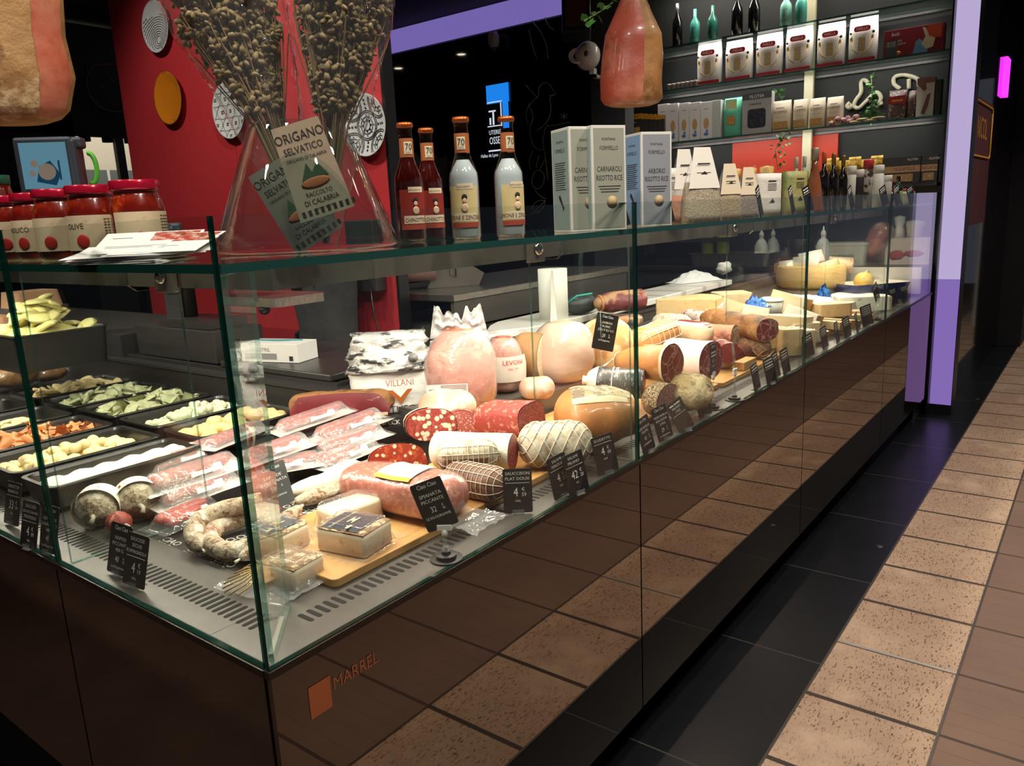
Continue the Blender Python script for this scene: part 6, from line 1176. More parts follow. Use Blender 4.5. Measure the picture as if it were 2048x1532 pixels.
tall(1355, .036, .30, blk, 'black bottle with silver neck, first on the top shelf', foil=sil); tall(1390, .036, .24, teal, 'teal bottle with dark lettering behind the shelf edge, first of the teal ones', ('BELLINI', 'di', 'CIPRIANI')); tall(1425, .036, .24, mk('dark_teal_bottle', '2E7A6E', .3, coat=.4), 'darker teal bottle next to the lettered teal one')
tall(1474, .04, .30, blk, 'black bottle in the middle of the top shelf', foil=sil); tall(1508, .04, .30, blk, 'black bottle just right of the middle one'); tall(1571, .038, .24, mk('mint_bottle', '8ED0BE', .3, coat=.4), 'pale mint bottle with lettering on the top shelf', ('BELLINI', 'di', 'CIPRIANI')); tall(1601, .038, .24, teal, 'teal bottle, last one on the top shelf')
for k in range(7):
    y, w_, z, h = slot(1335+k*9, 1343+k*9, 98-k, 82); o = MB().lathe([(.001, 0), (.014, 0), (.014, .03), (.016, .032), (.016, .045), (.001, .046)], 12).build('spice_jar', mk('spice_jar_glass', 'A8908A', .3)); o.location = (XS+.05, y, zk(2.066)); tag(o, 'tiny pale jar standing on the middle glass shelf left of the pasta bags', 'jar', 'tiny jars on the middle shelf')
# cursive wall lettering behind the lower shelf
lt = thing('wall_lettering', 'large cream cursive letters mounted on the dark wall above the lower shelf', 'lettering', (5.35, 0, 0)); m_crl = mk('cream_letters', 'C9C2A8', .5)
def wl(pts, r=.016): return [OX(x, y, 5.34) for x, y in pts]
def smooth(P):
    Q = []
    for i in range(len(P)-1):
        a, b_, c, d = P[max(i-1, 0)], P[i], P[i+1], P[min(i+2, len(P)-1)]
        for k in range(5): t = k/5; Q.append(.5*((2*b_)+(c-a)*t+(2*a-5*b_+4*c-d)*t*t+(3*b_-a-3*c+d)*t**3))
    return Q+[P[-1]]
for P in ([(1740, 172), (1730, 160), (1722, 165), (1722, 185), (1712, 200), (1708, 212), (1718, 216), (1735, 200), (1752, 185), (1762, 195), (1758, 208), (1766, 206)], [(1800, 178), (1788, 168), (1790, 154), (1810, 150), (1835, 158), (1838, 172)], [(1818, 158), (1818, 178)], [(1700, 205), (1694, 212), (1700, 216), (1704, 208)]):
    MB().tube([q-Vector((5.35, 0, 0)) for q in smooth(wl(P))], .014, 6).build('letter', m_crl, lt)
# ivy
m_ivy = mk('ivy_leaf', '3E7A34', .45, layers=[('noise', 20, .5, .65, '6FA052')]); m_ivs = mk('ivy_stem', '6E8A4A', .6)
def ivy(label, pts, n, sz, seed, spread=.03):
    rg = random.Random(seed); o0 = pts[0]; t = thing('ivy_garland', label, 'garland', o0); MB().tube([p-o0 for p in pts], .0025, 5).build('vine_stem', m_ivs, t); b = MB()
    for i in range(n):
        s = rg.random()*(len(pts)-1); k = int(s); p = pts[k].lerp(pts[min(k+1, len(pts)-1)], s-k)-o0+Vector([rg.uniform(-spread, spread) for _ in range(3)]); a = sz*rg.uniform(.7, 1.2)
        M_ = Matrix.Translation(p) @ Matrix.Rotation(rg.uniform(0, 6.28), 4, 'Z') @ Matrix.Rotation(rg.uniform(-1.2, 1.2), 4, 'X')
        b.add([M_ @ Vector(q) for q in [(0, -.9*a, 0), (.6*a, -.5*a, .15*a), (.9*a, .1*a, 0), (.4*a, .3*a, .1*a), (0, 1.1*a, -.1*a), (-.4*a, .3*a, .1*a), (-.9*a, .1*a, 0), (-.6*a, -.5*a, .15*a)]], [(0, 1, 2, 3), (0, 3, 4, 5), (0, 5, 6, 7)], 0, True)
    b.build('leaves', m_ivy, t); return t
ivy('green ivy strand hanging in front of the cream wall letters', [OX(1742, 150, 5.17), OX(1745, 190, 5.15), OX(1742, 225, 5.13), OX(1738, 236, 5.10)], 60, .018, 3); ivy('low spray of ivy leaves beside the patterned bag', [OX(1725, 232, 5.15), OX(1745, 236, 5.13), OX(1768, 232, 5.15)], 26, .018, 5); ivy('dark ivy behind the grey FILOTEA pack', [OX(1548, 178, 5.25), OX(1560, 190, 5.25), OX(1566, 205, 5.25)], 24, .016, 8)
# things at counter height below the shelves
ct = thing('back_worktop', 'black worktop along the far wall under the shelving', 'worktop', (4.82, 0, 0)); MB().box(0, .02, .83, .5, 2.05, .86).build('worktop_slab', mk('dark_steel_top', '2A2826', .3, .4), ct, bevel=.003); MB().box(.03, .04, 0, .5, 2.04, .83).build('cabinet_body', m_blackm, ct)
sh2 = thing('rear_shelf', 'dark shelf carrying jars and tagliatelle boxes under the wall shelving', 'shelf', (5.0, 0, zk(1.36))); MB().box(0, .02, -.02, .34, 2.2, 0).build('board', m_darkflat, sh2); MB().box(.30, .02, -.45, .34, 2.2, 0).build('back_board', m_darkflat, sh2)
struct(MB().box(5.325, .70, 1.49, 5.355, 1.46, 1.74).build('wall_red', mk('orange_red_wall', 'B8351E', .5)))
def tagl(t, w_, h):
    M_ = Matrix.Translation((0, -.0015, 0)) @ UPR; MB().box(-w_*.5, .42*h, 0, w_*.5, .66*h, .0006).build('tan_band', mk('tan_band', 'B08A6A', .6), t, M_); MB().text('TAGLIATELLE', .16*h, .08*w_, .49*h, .001, 'c', 0, .8).build('dark_print', m_inkd, t, M_); MB().text('FILOTEA', .12*h, .30*w_, .84*h, .001, 'c', 0, .8).build('white_print', m_ink, t, M_); MB().box(-w_*.38, .08*h, 0, w_*.32, .36*h, .0008).build('window', mk('nest_window', 'A08058', .5, layers=[('vor', 60, .3, .2, 'D8BE8E')]), t, M_)
for k, (a, c) in enumerate([(1764, 1840), (1842, 1874)]): carton('tagliatelle_box', a, c, 344, 290, zk(1.362), mk('charcoal_box', '3A3634', .5), ['charcoal TAGLIATELLE box with tan band, fully seen', 'charcoal TAGLIATELLE box cut by the lit column frame'][k], extra=tagl, X=5.03, group='tagliatelle boxes')
for k, (px, w_) in enumerate([(1463, 30), (1494, 30), (1528, 32)]):
    p = OX(px, 345, 5.06); t = thing('pasta_jar', '%s tall glass jar of spaghetti behind the soup bags' % ['first', 'middle', 'last'][k], 'jar', (5.12, p.y, zk(1.362)), R(-90), 'tall spaghetti jars'); r = .055
    MB().lathe([(.001, .003), (r*.85, .003), (r*.85, .17), (.001, .18)], 18).build('spaghetti', mk('spaghetti', 'D2A55A', .6, layers=[('line', 60, .3, .7, 'B8863E')]), t); MB().lathe([(.001, 0), (r, 0), (r, .17), (r*.9, .19), (r*.9, .2)], 20, c1=False).build('jar_glass', G_JAR, t); MB().box(-.025, -r-.003, .04, .025, -r-.002, .13).build('label', m_label, t); MB().ell((0, -r-.004, .09), (.016, .001, .012), 10, 5).build('label_picture', mk('orange_pic', 'C8743A', .6), t)
ivy('fresh basil sprigs between the spaghetti jars and pale bottles', [OX(1556, 340, 5.0), OX(1550, 300, 5.0), OX(1565, 275, 5.0), OX(1575, 272, 5.0)], 44, .016, 12, .05)
for k in range(5):
    p = OX(1362+k*14, 345, 5.0); t = thing('small_bottle', '%s small teal or dark bottle behind the white soup bag' % ['first', 'second', 'third', 'fourth', 'fifth'][k], 'bottle', (5.08, p.y, zk(1.362)), 0, 'small bottles on the rear shelf'); MB().lathe([(.001, 0), (.026, 0), (.026, .10), (.010, .14), (.010, .19), (.001, .19)], 14).build('bottle_body', [teal, sil, teal, mk('dark_red_glass', '4A1218', .2), teal][k], t)
for k in range(6):
    p = OX(1650+k*22, 340, 5.15); o = pillow('gold_bag', 1650+k*22, 1676+k*22, 345, 285+(k % 2)*6, zk(1.362), mk('gold_pack', 'B08A30', .3, .5, layers=[('noise', 20, .5, .6, '6E5220')], bump=.8, bs=30), '%s shiny gold snack bag behind the black bottles' % ['first', 'second', 'third', 'fourth', 'fifth', 'sixth'][k], cat='food bag', group='gold snack bags', X=5.10, dep=.05)
# ---- worktop goods (behind the glass)
ZW = .8605
def wt(px, py, z=ZW): return OZ(px, py, z)
t = thing('steel_pan', 'deep steel gastronorm pan on the black worktop', 'pan', OX(1470, 548, 5.0)); t.location.z = ZW; t.rotation_euler.z = R(-90)
MB().rings([[(x*k, y*k, z) for x, y in rrect(.62, .30, .04, 5)] for k, z in ((.92, 0), (.97, .08), (1.0, .085), (1.0, .09), (.95, .088), (.9, .01))], True, True, 0, False).build('pan_body', m_steel, t)
def squeeze(px, y, X, label, body, nozzle):
    p = OX(px, 520, X); t = thing('spray_bottle', label, 'bottle', (X, p.y, ZW)); MB().lathe([(.001, 0), (.045, 0), (.047, .01), (.047, .13), (.030, .17), (.014, .185), (.014, .20)], 18).build('bottle_body', body, t); MB().lathe([(.016, .198), (.016, .22), (.005, .24), (.004, .26), (.001, .26)], 14).build('nozzle', nozzle, t); MB().box(-.049, -.03, .02, -.0475, .03, .10).build('label', m_label, t)
mb_ = mk('milky_bottle', 'B9BDB6', .4); squeeze(1522, 0, 4.95, 'milky squeeze bottle with a handwritten label', mb_, m_white); squeeze(1545, 0, 5.08, 'milky squeeze bottle behind the labelled one', mb_, m_white); squeeze(1645, 0, 4.92, 'pump bottle with white head before the grey pot', mb_, m_white)
t = thing('steel_pot', 'tall dark steel pot with a ladle behind the cheese drum', 'pot', OX(1600, 530, 5.0)); t.location.z = ZW; MB().lathe([(.001, 0), (.085, 0), (.088, .17), (.092, .175), (.084, .172), (.08, .02)], 24).build('pot_body', mk('pot_steel', '6A645E', .3, .8), t)
carton('cardboard_box', 1324, 1362, 500, 468, zk(1.08)-.0, mk('kraft_box', 'B58A5C', .7), 'kraft carton printed LEVONI on the dark shelf behind the marble slab', [('LEVONI', .26, 0, .62)], X=4.95)
t = thing('low_shelf', 'long dark shelf board behind the marble slab carrying a kraft carton', 'shelf', (4.93, 0, zk(1.08)-.028)); MB().box(0, 1.35, 0, .35, 2.05, .028).box(.3, 1.35, -.19, .33, 2.05, 0).build('board', m_darkflat, t)
p = OX(1250, 520, 4.98); t = thing('pink_cloth', 'crumpled pink cloth on the dark shelf board', 'cloth', (5.0, p.y, zk(1.08)+.02)); MB().ell((0, 0, 0), (.05, .08, .022), 16, 10, amp=.4, seed=3).build('cloth_body', mk('pink_fabric', 'D87A90', .8), t)
for k, px in enumerate((1410, 1440)):
    p = OX(px, 500, 5.05); t = thing('green_canister', ['left lime green canister behind the steel pan', 'right lime green canister behind the steel pan'][k], 'canister', (5.1, p.y, ZW)); MB().lathe([(.001, 0), (.05, 0), (.05, .26), (.046, .27), (.001, .27)], 20).build('can_body', mk('lime_green', 'A8B85A', .5), t)
t = thing('plastic_tub', 'grey plastic tub with lettering behind the cheese drum', 'tub', OX(1692, 545, 5.0)); t.location.z = ZW; t.rotation_euler.z = R(-90); MB().rings([[(x*k, y*k, z) for x, y in rrect(.30, .2, .03, 5)] for k, z in ((.9, 0), (1, .13), (1.04, .132), (1.04, .15))], True, True, 0, False).build('tub_body', mk('tub_grey', 'A9A69C', .4), t); MB().text('ANTIPASTI', .03, 0, .05, 0).build('print', m_inkd, t, Matrix.Translation((0, -.103, 0)) @ UPR)
p = OX(1752, 556, 4.98); r_, L = root_at('wrapped_ham', 'reddish ham leg wrapped in film standing behind the navy tray', 'ham', Vector((4.98, p.y+.07, ZW+.05)), Vector((5.0, p.y-.05, ZW+.27)), .0); S = surf(L, .085, .075, zc=0, amp=.06, prof=lambda t: .6+.5*t, k0=.3, k1=.4); skin_mb(S).build('meat', mk('ham_red', 'A85E44', .4, layers=[('noise', 8, .5, .6, '8A4232')], coat=.3), r_); film_over(r_, S, .006)
t = thing('sauce_carton', 'pale carton with red food pictures behind the last glass pane', 'box', OX(1812, 530, 5.0)); t.location.z = ZW; t.rotation_euler.z = R(-90); MB().box(-.13, 0, 0, .13, .12, .17).build('carton', mk('pale_carton', 'CDBFAE', .6), t); MB().ell((-.06, -.002, .06), (.05, .002, .03), 12, 6, amp=.4).ell((.04, -.002, .07), (.06, .002, .02), 12, 6, amp=.4).build('red_picture', mk('tomato_pic', '9E3A2A', .6), t)
t = thing('white_canister', 'white hourglass-shaped canister on the pale carton', 'canister', OX(1797, 490, 5.05)); t.location.z = ZW+.1705; MB().lathe([(.001, 0), (.035, 0), (.03, .05), (.022, .07), (.03, .10), (.032, .13), (.001, .14)], 18).build('body', m_white, t)
t = thing('white_tub', 'wide white lidded tub on the pale carton', 'tub', OX(1828, 490, 5.06)); t.location.z = ZW+.1705; MB().lathe([(.001, 0), (.045, 0), (.05, .07), (.053, .075), (.053, .10), (.001, .11)], 20).build('body', mk('tub_cream', 'DCD6C4', .5), t)
struct(MB().box(4.76, .03, .70, 4.80, .88, .86).build('trim_4', mk('white_ledge', 'CFC8BC', .5)))
# marble slab and what lies on it
m_marble_s = mk('white_marble', 'DDDAD2', .3, layers=[('wave', 1.3, .80, .95, 'B8B4AC')], coat=.2)
sl = thing('marble_slab', 'long white marble slab lying on the rear ledge of the counter', 'slab', (0, 0, .823)); a = OZ(1290, 595, .853); xa = 2.02
MB().prism([(xa, .905), (3.95, .905), (3.95, 1.16), (2.0, 1.16), (1.9, 1.12), (1.75, 1.02), (1.9, .93)], 0, .03).build('stone', m_marble_s, sl, bevel=.004)
t = thing('plastic_board', 'white plastic cutting board sticking out left of the marble slab', 'cutting board', (1.55, 1.03, .823)); MB().prism([(0, 0), (.46, -.12), (.5, .0), (.1, .14), (0, .10)], 0, .018).build('board', m_white, t, bevel=.003)
p = OZ(1108, 636, .853); t = thing('paper_roll', 'standing roll of white kitchen paper on the marble slab', 'paper roll', p); s_ = PXM(p); r = 29/s_; MB().lathe([(.02, .0), (r, 0), (r, 98/s_), (.02, 98/s_)], 30, c0=False, c1=False).lathe([(.02, 0), (.02, 98/s_)], 16, c0=False, c1=False).build('paper', m_paperw, t); MB().rings([[(-r*.7, -r*.72, 0), (-r*1.9, -r*1.0, 0)], [(-r*.8, -r*.6, 96/s_), (-r*.9, -r*.5, 96/s_)]], False, False, 0, True, False).build('loose_sheet', m_paperw, t)
p = OZ(1160, 628, .855); t = thing('card_terminal', 'dark grey card terminal with a turquoise edge beside the paper roll', 'card terminal', p, R(-35)); MB().ell((0, 0, .045), (.085, .055, .045), 20, 12).build('body', mk('terminal_grey', '3A3E40', .4), t); MB().tube([(-.07, -.03, .055), (-.03, -.045, .085), (.04, -.045, .09)], .004, 6).build('turquoise_edge', mk('turquoise', '2AB0A0', .5), t)
p = OZ(1390, 563, .853); t = thing('crumpled_bag', 'long crumpled white plastic bag on the marble slab', 'plastic bag', p, R(-25)); sheet(22, 12, lambda u, v: ((u-.5)*.34, (v-.5)*.14, .002+(.05*(1-abs(2*u-1)**2)*(1-abs(2*v-1)**2))*(1+.8*nz(u*9, v*6, 2)))).build('bag_film', mk('white_poly', 'E4E6E4', .4, bump=.8, bs=40), t)
p = OZ(1437, 547, .853); t = thing('paper_ball', 'crumpled ball of white paper on the far part of the marble slab', 'paper', (p.x, min(p.y, 1.12), .853+.035)); MB().ell((0, 0, 0), (.055, .045, .036), 16, 12, amp=.5, seed=8).build('paper', m_paperw, t)
# steel bench with the wrapping-paper dispenser
be = thing('steel_bench', 'low steel bench with a dark front behind the counter corner', 'bench', (2.05, 1.62, 0)); MB().box(0, -.18, .92, 1.6, .5, .955).build('bench_top', m_steel, be, bevel=.004); MB().box(.01, -.17, .80, 1.6, -.15, .92).build('bench_apron', m_step, be); MB().box(.02, -.10, .0, 1.6, .5, .80).build('cabinet', mk('cabinet_grey', '4A4A44', .5), be); MB().box(.07, -.185, .70, .13, -.17, .715).build('red_switch', glow('switch_red', 'C02030', .8), be)
p = OZ(870, 588, .957); t = thing('paper_dispenser', 'grey metal stand holding a roll of brown wrapping paper', 'dispenser', (2.32, 1.72, .956), R(-38))
MB().lathe([(.02, 0), (.072, 0), (.072, .30), (.02, .30)], 30, c0=False, c1=False).xf(Matrix.Translation((-.36, 0, .11)) @ Matrix.Rotation(R(90), 4, 'Y')).build('paper_roll', mk('kraft_roll', 'A9847A', .8), t)
b = MB(); b.prism([(-.10, 0), (.16, 0), (.19, .06), (.13, .10), (.17, .17), (-.06, .17), (-.10, .12), (-.06, .08)], 0, .006); b.build('side_plate', m_step, t, Matrix.Translation((.0, .0, 0)) @ Matrix.Rotation(R(0), 4, 'Z') @ UPR); MB().box(-.38, -.01, .10, -.06, .01, .115).box(-.40, -.08, .0, -.38, .08, .16).build('roll_bar', m_steel, t)
MB().tube([(.02, -.012, .165), (.02, -.012, .06), (.045, -.012, .05), (.05, -.012, .155)], .004, 6).build('hook', m_steel, t)
# black cloth bag against the red partition
p = OX(662, 640, 1.80); t = thing('cloth_bag', 'dark grey cloth bag with a side strap slumped before the red partition', 'bag', (1.78, p.y, .45), R(-90))
rs = []
for i in range(13):
    v = i/12; w_ = .185-.03*math.sin(v*3.1)+.02*v; rs.append([(w_*superc(2*math.pi*j/28, 2.6)[0]*(1+.05*nz(j*.6, v*7)), .09*superc(2*math.pi*j/28, 2.6)[1]*(1+.22*nz(j*.5, v*6, 4)), .66*v) for j in range(28)])
MB().rings(rs, True, True).build('bag_body', mk('charcoal_cloth', '3B3A38', .9, layers=[('noise', 10, .5, .7, '2E2D2C')], bump=.5, bs=14), t)
MB().tube([(-.17, -.02, .35), (-.215, -.02, .33), (-.21, -.02, .27), (-.165, -.02, .24)], .010, 6).build('side_strap', m_blackm, t); MB().ell((-.09, -.03, .60), (.10, .08, .09), 18, 12, amp=.25, seed=2).ell((.05, -.03, .62), (.09, .07, .09), 18, 12, amp=.25, seed=5).build('brown_reflection', mk('brown_reflection', '3E2412', .95, layers=[('noise', 40, .5, .6, '26160C')], bump=1, bs=60), t)  # brown lumps: a reflection in the glass beam built as solid shapes
p = OX(735, 575, 1.86); t = thing('wall_appliance', 'dark boxy appliance with a hanging cord on the red partition', 'appliance', (1.86, p.y, 1.0), R(-90)); MB().box(-.12, 0, -.02, .06, .06, .30).build('housing', m_darkflat, t, bevel=.006); MB().tube([(.03, -.01, 0), (.05, -.02, -.12), (.10, -.02, -.32), (.12, -.02, -.5)], .004, 6).build('cord', m_black, t)
# side arm: grey scale, boxes, glove box
c = OZ(200, 700, LZ+.0); t = thing('grey_case', 'flat dark grey metal case on the rear ledge behind the pasta trays', 'case', (.955, 1.62, .823)); MB().box(0, -.02, 0, .20, .52, .115).build('case_body', mk('case_grey', '3F3D3B', .45, .4), t, bevel=.002)
t = thing('weighing_scale', 'weighing scale with a wide steel platter and thick column above the grey case', 'scale', (1.03, 1.75, .94)); MB().box(-.06, -.10, 0, .10, .18, .03).lathe([(.026, .03), (.026, .14), (.04, .145), (.04, .17)], 20, 0, .02, .14).box(-.02, -.30, .16, .12, .24, .24).build('scale_body', m_dark, t); MB().prism([(x+.10, y-.26) for x, y in rrect(.22, .36, .03, 5)], .085, .115).build('platter', m_steel, t)
MB().ell((.04, -.3, .07), (.02, .02, .02)).build('scale_foot', m_black, t)
t = thing('glove_box', 'white box of NITRIL gloves on the black slicer base behind the side arm', 'box', OZ(340, 702, .845)); q = t.location.copy(); t.location = (.985, 1.33, .846); t.rotation_euler.z = R(-90+16)
MB().box(-.115, 0, 0, .115, .11, .062).build('carton', m_white, t, bevel=.001); MB().text('NITRIL', .018, -.02, .036, 0).box(-.10, .01, 0, -.04, .03, .0003).box(-.03, .01, 0, .03, .03, .0003).build('front_print', mk('grey_ink', '8A8A8A', .7), t, Matrix.Translation((0, -.001, 0)) @ UPR); MB().box(-.116, .06, .005, -.1152, .075, .02).box(.08, -.001, .006, .095, -.0004, .022).build('black_square', m_inkd, t); MB().box(-.116, .005, .003, -.1152, .016, .022).build('orange_square', mk('orange_sq', 'D2743A', .6), t); MB().tube([(-.1155, .09, .06), (-.09, .06, .0625), (.0, .06, .0628), (.08, .08, .0628)], .004, 5).build('teal_swoosh', mk('teal_print', '3E8A96', .6), t)
t = thing('black_base', 'black glossy slicer base plate on the counter corner ledge', 'appliance base', (.93, .96, .823)); MB().box(0, 0, 0, .50, .58, .022).build('base_plate', mk('speckled_black', '2C2B2B', .35, layers=[('noise', 200, .6, .66, '5A5A58')]), t, bevel=.004)
for k in range(2):
    b0 = OY([62, 30][k], [600, 640][k], 2.45); t = thing('lid_stack', ['kraft container turned upside down on a stack of dark lids', 'lower stack of brown containers at the left edge'][k], 'food container', (b0.x, 2.45, [.98, .90][k]))
    MB().prism(rrect(.20, .20, .02, 4), 0, .05).build('dark_lids', m_darkflat, t); MB().rings([[(x*q_, y*q_, z) for x, y in rrect(.17, .17, .02, 4)] for q_, z in ((1, .05), (.9, .11))], True, True, 0, False).build('kraft_tub', mk('kraft_tub', 'A8805E', .75), t)
struct(MB().box(.92, 2.2, 0, 1.4, 4.3, .90).build('wall_cabinet', m_darkflat))
# till displays
def till(label, loc, rz, w_, h, face, pic=True):
    t = thing('till_display', label, 'screen', loc, R(rz)); MB().box(-w_/2, 0, 0, w_/2, .03, h).box(-w_/2, .02, h*.80, w_/2+.03, .08, h*1.0).box(w_/2-.01, .0, 0, w_/2+.01, .10, h*.96).build('housing', mk('slate_plastic', '3C4450', .45), t, bevel=.01)
    MB().box(-w_/2+.02, -.002, .02, w_/2-.02, .001, h-.02).build('screen_glass', face, t)
    if pic:
        M_ = Matrix.Translation((0, -.004, 0)) @ UPR; e = lambda n, c: glow(n, c, .55)
        MB().prism([(-.035, .045), (-.02, .10), (.02, .12), (.05, .07), (.03, .03)], 0, .0004).box(.045, .05, 0, .052, .12, .0004).build('napkin_image', e('napkin_glow', '1E4A66'), t, M_); MB().lathe([(.001, .0012), (.030, .001)], 20, 0, .005, .080).lathe([(.001, .0012), (.013, .001)], 14, 0, -.035, .11).lathe([(.001, .0012), (.011, .001)], 14, 0, -.045, .075).build('bowl_image', e('bowl_glow', '9A8878'), t, M_)
    MB().box(-.03, .01, -.12, .03, .05, .02).build('stand', m_darkflat, t); return t
p = OY(100, 388, 2.3); t = till('grey till display showing a bowl on a pale blue screen', (p.x, 2.3, p.z), -42, .200, .205, glow('screen_blue', '6FA3B8', .55)); MB().tube([(.145+.022*math.cos(R(a)), .03, .09+.055*math.sin(R(a))) for a in range(-110, 111, 15)], .009, 8).build('green_loop', mk('lime_plastic', '58B83A', .5), t)
p = OY(335, 450, 1.9); t = till('dark till display edge seen between sauce jars and red partition', (p.x-.02, 1.9, 1.06), -42, .05, .26, m_black, False); MB().box(-.035, -.006, .02, .03, -.003, .07).build('price_strip', glow('strip_blue', '8AB8D0', .6), t)

# ---- plates on the red partition
def plate(px, py, d, rim, mats, label, pat):
    p = OX(px, py, 1.91); t = thing('wall_plate', label, 'plate', (1.912, p.y, p.z), 0, 'decorative plates on the red partition'); t.rotation_euler = (R(90), 0, R(-90)); r = d/2
    MB().lathe([(.001, .0), (r*.55, .0), (r*.7, .006), (r, .018), (r*1.0, .021), (r*.96, .019), (r*.70, .009), (r*.55, .004), (.001, .004)], 40).build('plate_body', mats, t); MB().lathe([(r*.985, .0195), (r*1.005, .0215), (r*1.005, .0185)], 40, c0=False, c1=False).build('rim', rim, t)
    MB().tube([(-.012, r, .0), (-.012, r+.004, .022), (-.008, r-.006, .024)], .0014, 4).tube([(.012, r, .0), (.012, r+.004, .022), (.008, r-.006, .024)], .0014, 4).tube([(.05, -r*.9, .0), (.055, -r*.95, .024), (.045, -r*.82, .022)], .0014, 4).build('wire_hanger', m_steel, t)
    if pat:
        b = MB(); pat(b, r); z = lambda x, y: .0048+max(0, (math.hypot(x, y)/r-.55))*.036
        b.warp(lambda x, y, q: (x, y, z(x, y)+.0012)); b.build('painted_pattern', m_patt, t)
    return t
m_patt = mk('dark_glaze', '2E3234', .4); m_plw = mk('white_glaze', 'C9CCCB', .25, coat=.4)
def ringp(b, r0, r1, cx=0, cy=0, n=24): b.rings([[(cx+r0*math.cos(2*math.pi*j/n), cy+r0*math.sin(2*math.pi*j/n), 0) for j in range(n)], [(cx+r1*math.cos(2*math.pi*j/n), cy+r1*math.sin(2*math.pi*j/n), 0) for j in range(n)]], False, False, 0, False)
def clip(b, r):
    b.f, b.m, b.s = zip(*[(f, m, s) for f, m, s in zip(b.f, b.m, b.s) if all(math.hypot(b.v[i][0], b.v[i][1]) < r*.95 for i in f)]); b.f, b.m, b.s = list(b.f), list(b.m), list(b.s)
def pat_dash(b, r):
    for k in range(16):
        rr = r*(.15+k*.09)
        for j in range(44):
            a = 2*math.pi*j/44; x, y = rr*math.cos(a)*1.2, -r*.5+rr*math.sin(a)
            if math.hypot(x, y) < r*.9 and y < r*.45:
                c, s = -math.sin(a), math.cos(a); L = rr*.055+.001; b.add([(x-c*L-s*.0016, y-s*L+c*.0016, 0), (x+c*L-s*.0016, y+s*L+c*.0016, 0), (x+c*L+s*.0016, y+s*L-c*.0016, 0), (x-c*L+s*.0016, y-s*L-c*.0016, 0)], [(0, 1, 2, 3)])
def pat_flower(b, r):
    for i in range(-3, 4):
        for j in range(-3, 4):
            cx, cy = i*r*.52+(j % 2)*r*.26, j*r*.45; ringp(b, r*.235, r*.25, cx, cy)
            for k in range(4): a = math.pi/4+k*math.pi/2; b.ell((cx+.05*r*math.cos(a), cy+.05*r*math.sin(a), 0), (r*.035, r*.035, .0001), 6, 3)
    clip(b, r)
def pat_tile(b, r):
    for cx, cy in [(0, 0)]+[(r*.92*math.cos(R(a)), r*.92*math.sin(R(a))) for a in (45, 135, 225, 315)]:
        for k in (.14, .26, .40, .46): ringp(b, r*k, r*(k+.028), cx, cy)
        for k in range(8): a = k*math.pi/4; b.ell((cx+r*.2*math.cos(a), cy+r*.2*math.sin(a), 0), (r*.04, r*.04, .0001), 6, 3); b.ell((cx+r*.33*math.cos(a), cy+r*.33*math.sin(a), 0), (r*.03, r*.03, .0001), 6, 3)
    for a in (0, 90, 180, 270):
        for q in (.55, .68, .80): b.ell((r*q*math.cos(R(a)), r*q*math.sin(R(a)), 0), (r*.05, r*.05, .0001), 6, 3)
    clip(b, r)
def pat_leaf(b, r):
    for k in range(7): a = R(200+k*24); b.ell((r*.55*math.cos(a), r*.55*math.sin(a), 0), (r*.10, r*.06, .0001), 8, 3)
plate(316, 54, .262, m_patt, m_plw, 'grey plate with dashed wave pattern, topmost at the left edge', pat_dash); plate(341, 197, .272, mk('dark_brown_rim', '3A2618', .4), mk('amber_glaze', 'D2801C', .25, layers=[('ring', 30, .4, .6, 'C0701A')], coat=.5), 'plain amber yellow plate, left column', None)
plate(462, 222, .272, m_patt, m_plw, 'grey plate with small interlocked flowers, left of the oregano', pat_flower); plate(735, 251, .262, m_patt, m_plw, 'grey plate with round tile ornaments, right of the oregano', pat_tile); plate(436, 66, .262, m_patt, mk('half_white', 'D6D2CE', .3, layers=[]), 'white and red plate mostly hidden behind the left oregano bunch', None); plate(706, 8, .262, m_patt, m_plw, 'plate with brown leaves cut by the top edge behind the right oregano bunch', pat_leaf)
# ---- hanging hams
def hang_ham(label, base_px, y0, w_, h, mats, sd, face, facem):
    p = OY(base_px[0], base_px[1], y0); t = thing('hanging_ham', label, 'ham', p, R(-40)); prof = [(0, .62), (.02, .82), (.06, .95), (.22, 1.0), (.42, .93), (.6, .86), (.75, .62), (.88, .42), (1.05, .26), (1.3, .18), (1.55, .14)]
    rs = []
    for k, (v, f) in enumerate(prof): rs.append([(w_/2*f*math.cos(2*math.pi*j/30)*(1+.16*nz(math.cos(2*math.pi*j/30)*1.5, v*4, sd))+.02*math.sin(v*2), w_*.36*f*math.sin(2*math.pi*j/30)*(1+.14*nz(math.sin(2*math.pi*j/30)*1.5, v*4, sd+2)), h*v) for j in range(30)])
    Q = []
    for i in range(len(rs)-1):
        for q in range(3): Q.append([tuple(a*(1-q/3)+c*q/3 for a, c in zip(u, v)) for u, v in zip(rs[i], rs[i+1])])
    Q.append(rs[-1]); MB().rings(Q, True, True).build('ham_skin', mats, t)
    j0, j1 = face; fb = []
    for r in Q[2:int(len(Q)*.8)]: fb.append([(x*1.012, y*1.02-.001, z) for x, y, z in r[j0:j1]])
    MB().rings(fb, False, False, 0, True, False).build('meat_face', facem, t); MB().tube([(0.02, 0, h*1.5), (.02, 0, h*1.9)], .004, 6).build('hanging_cord', m_string, t); MB().tube([(.02, 0, h*1.88), (.02, 0, CEIL-p.z-.02)], .005, 6).build('hook', m_steel, t); return t
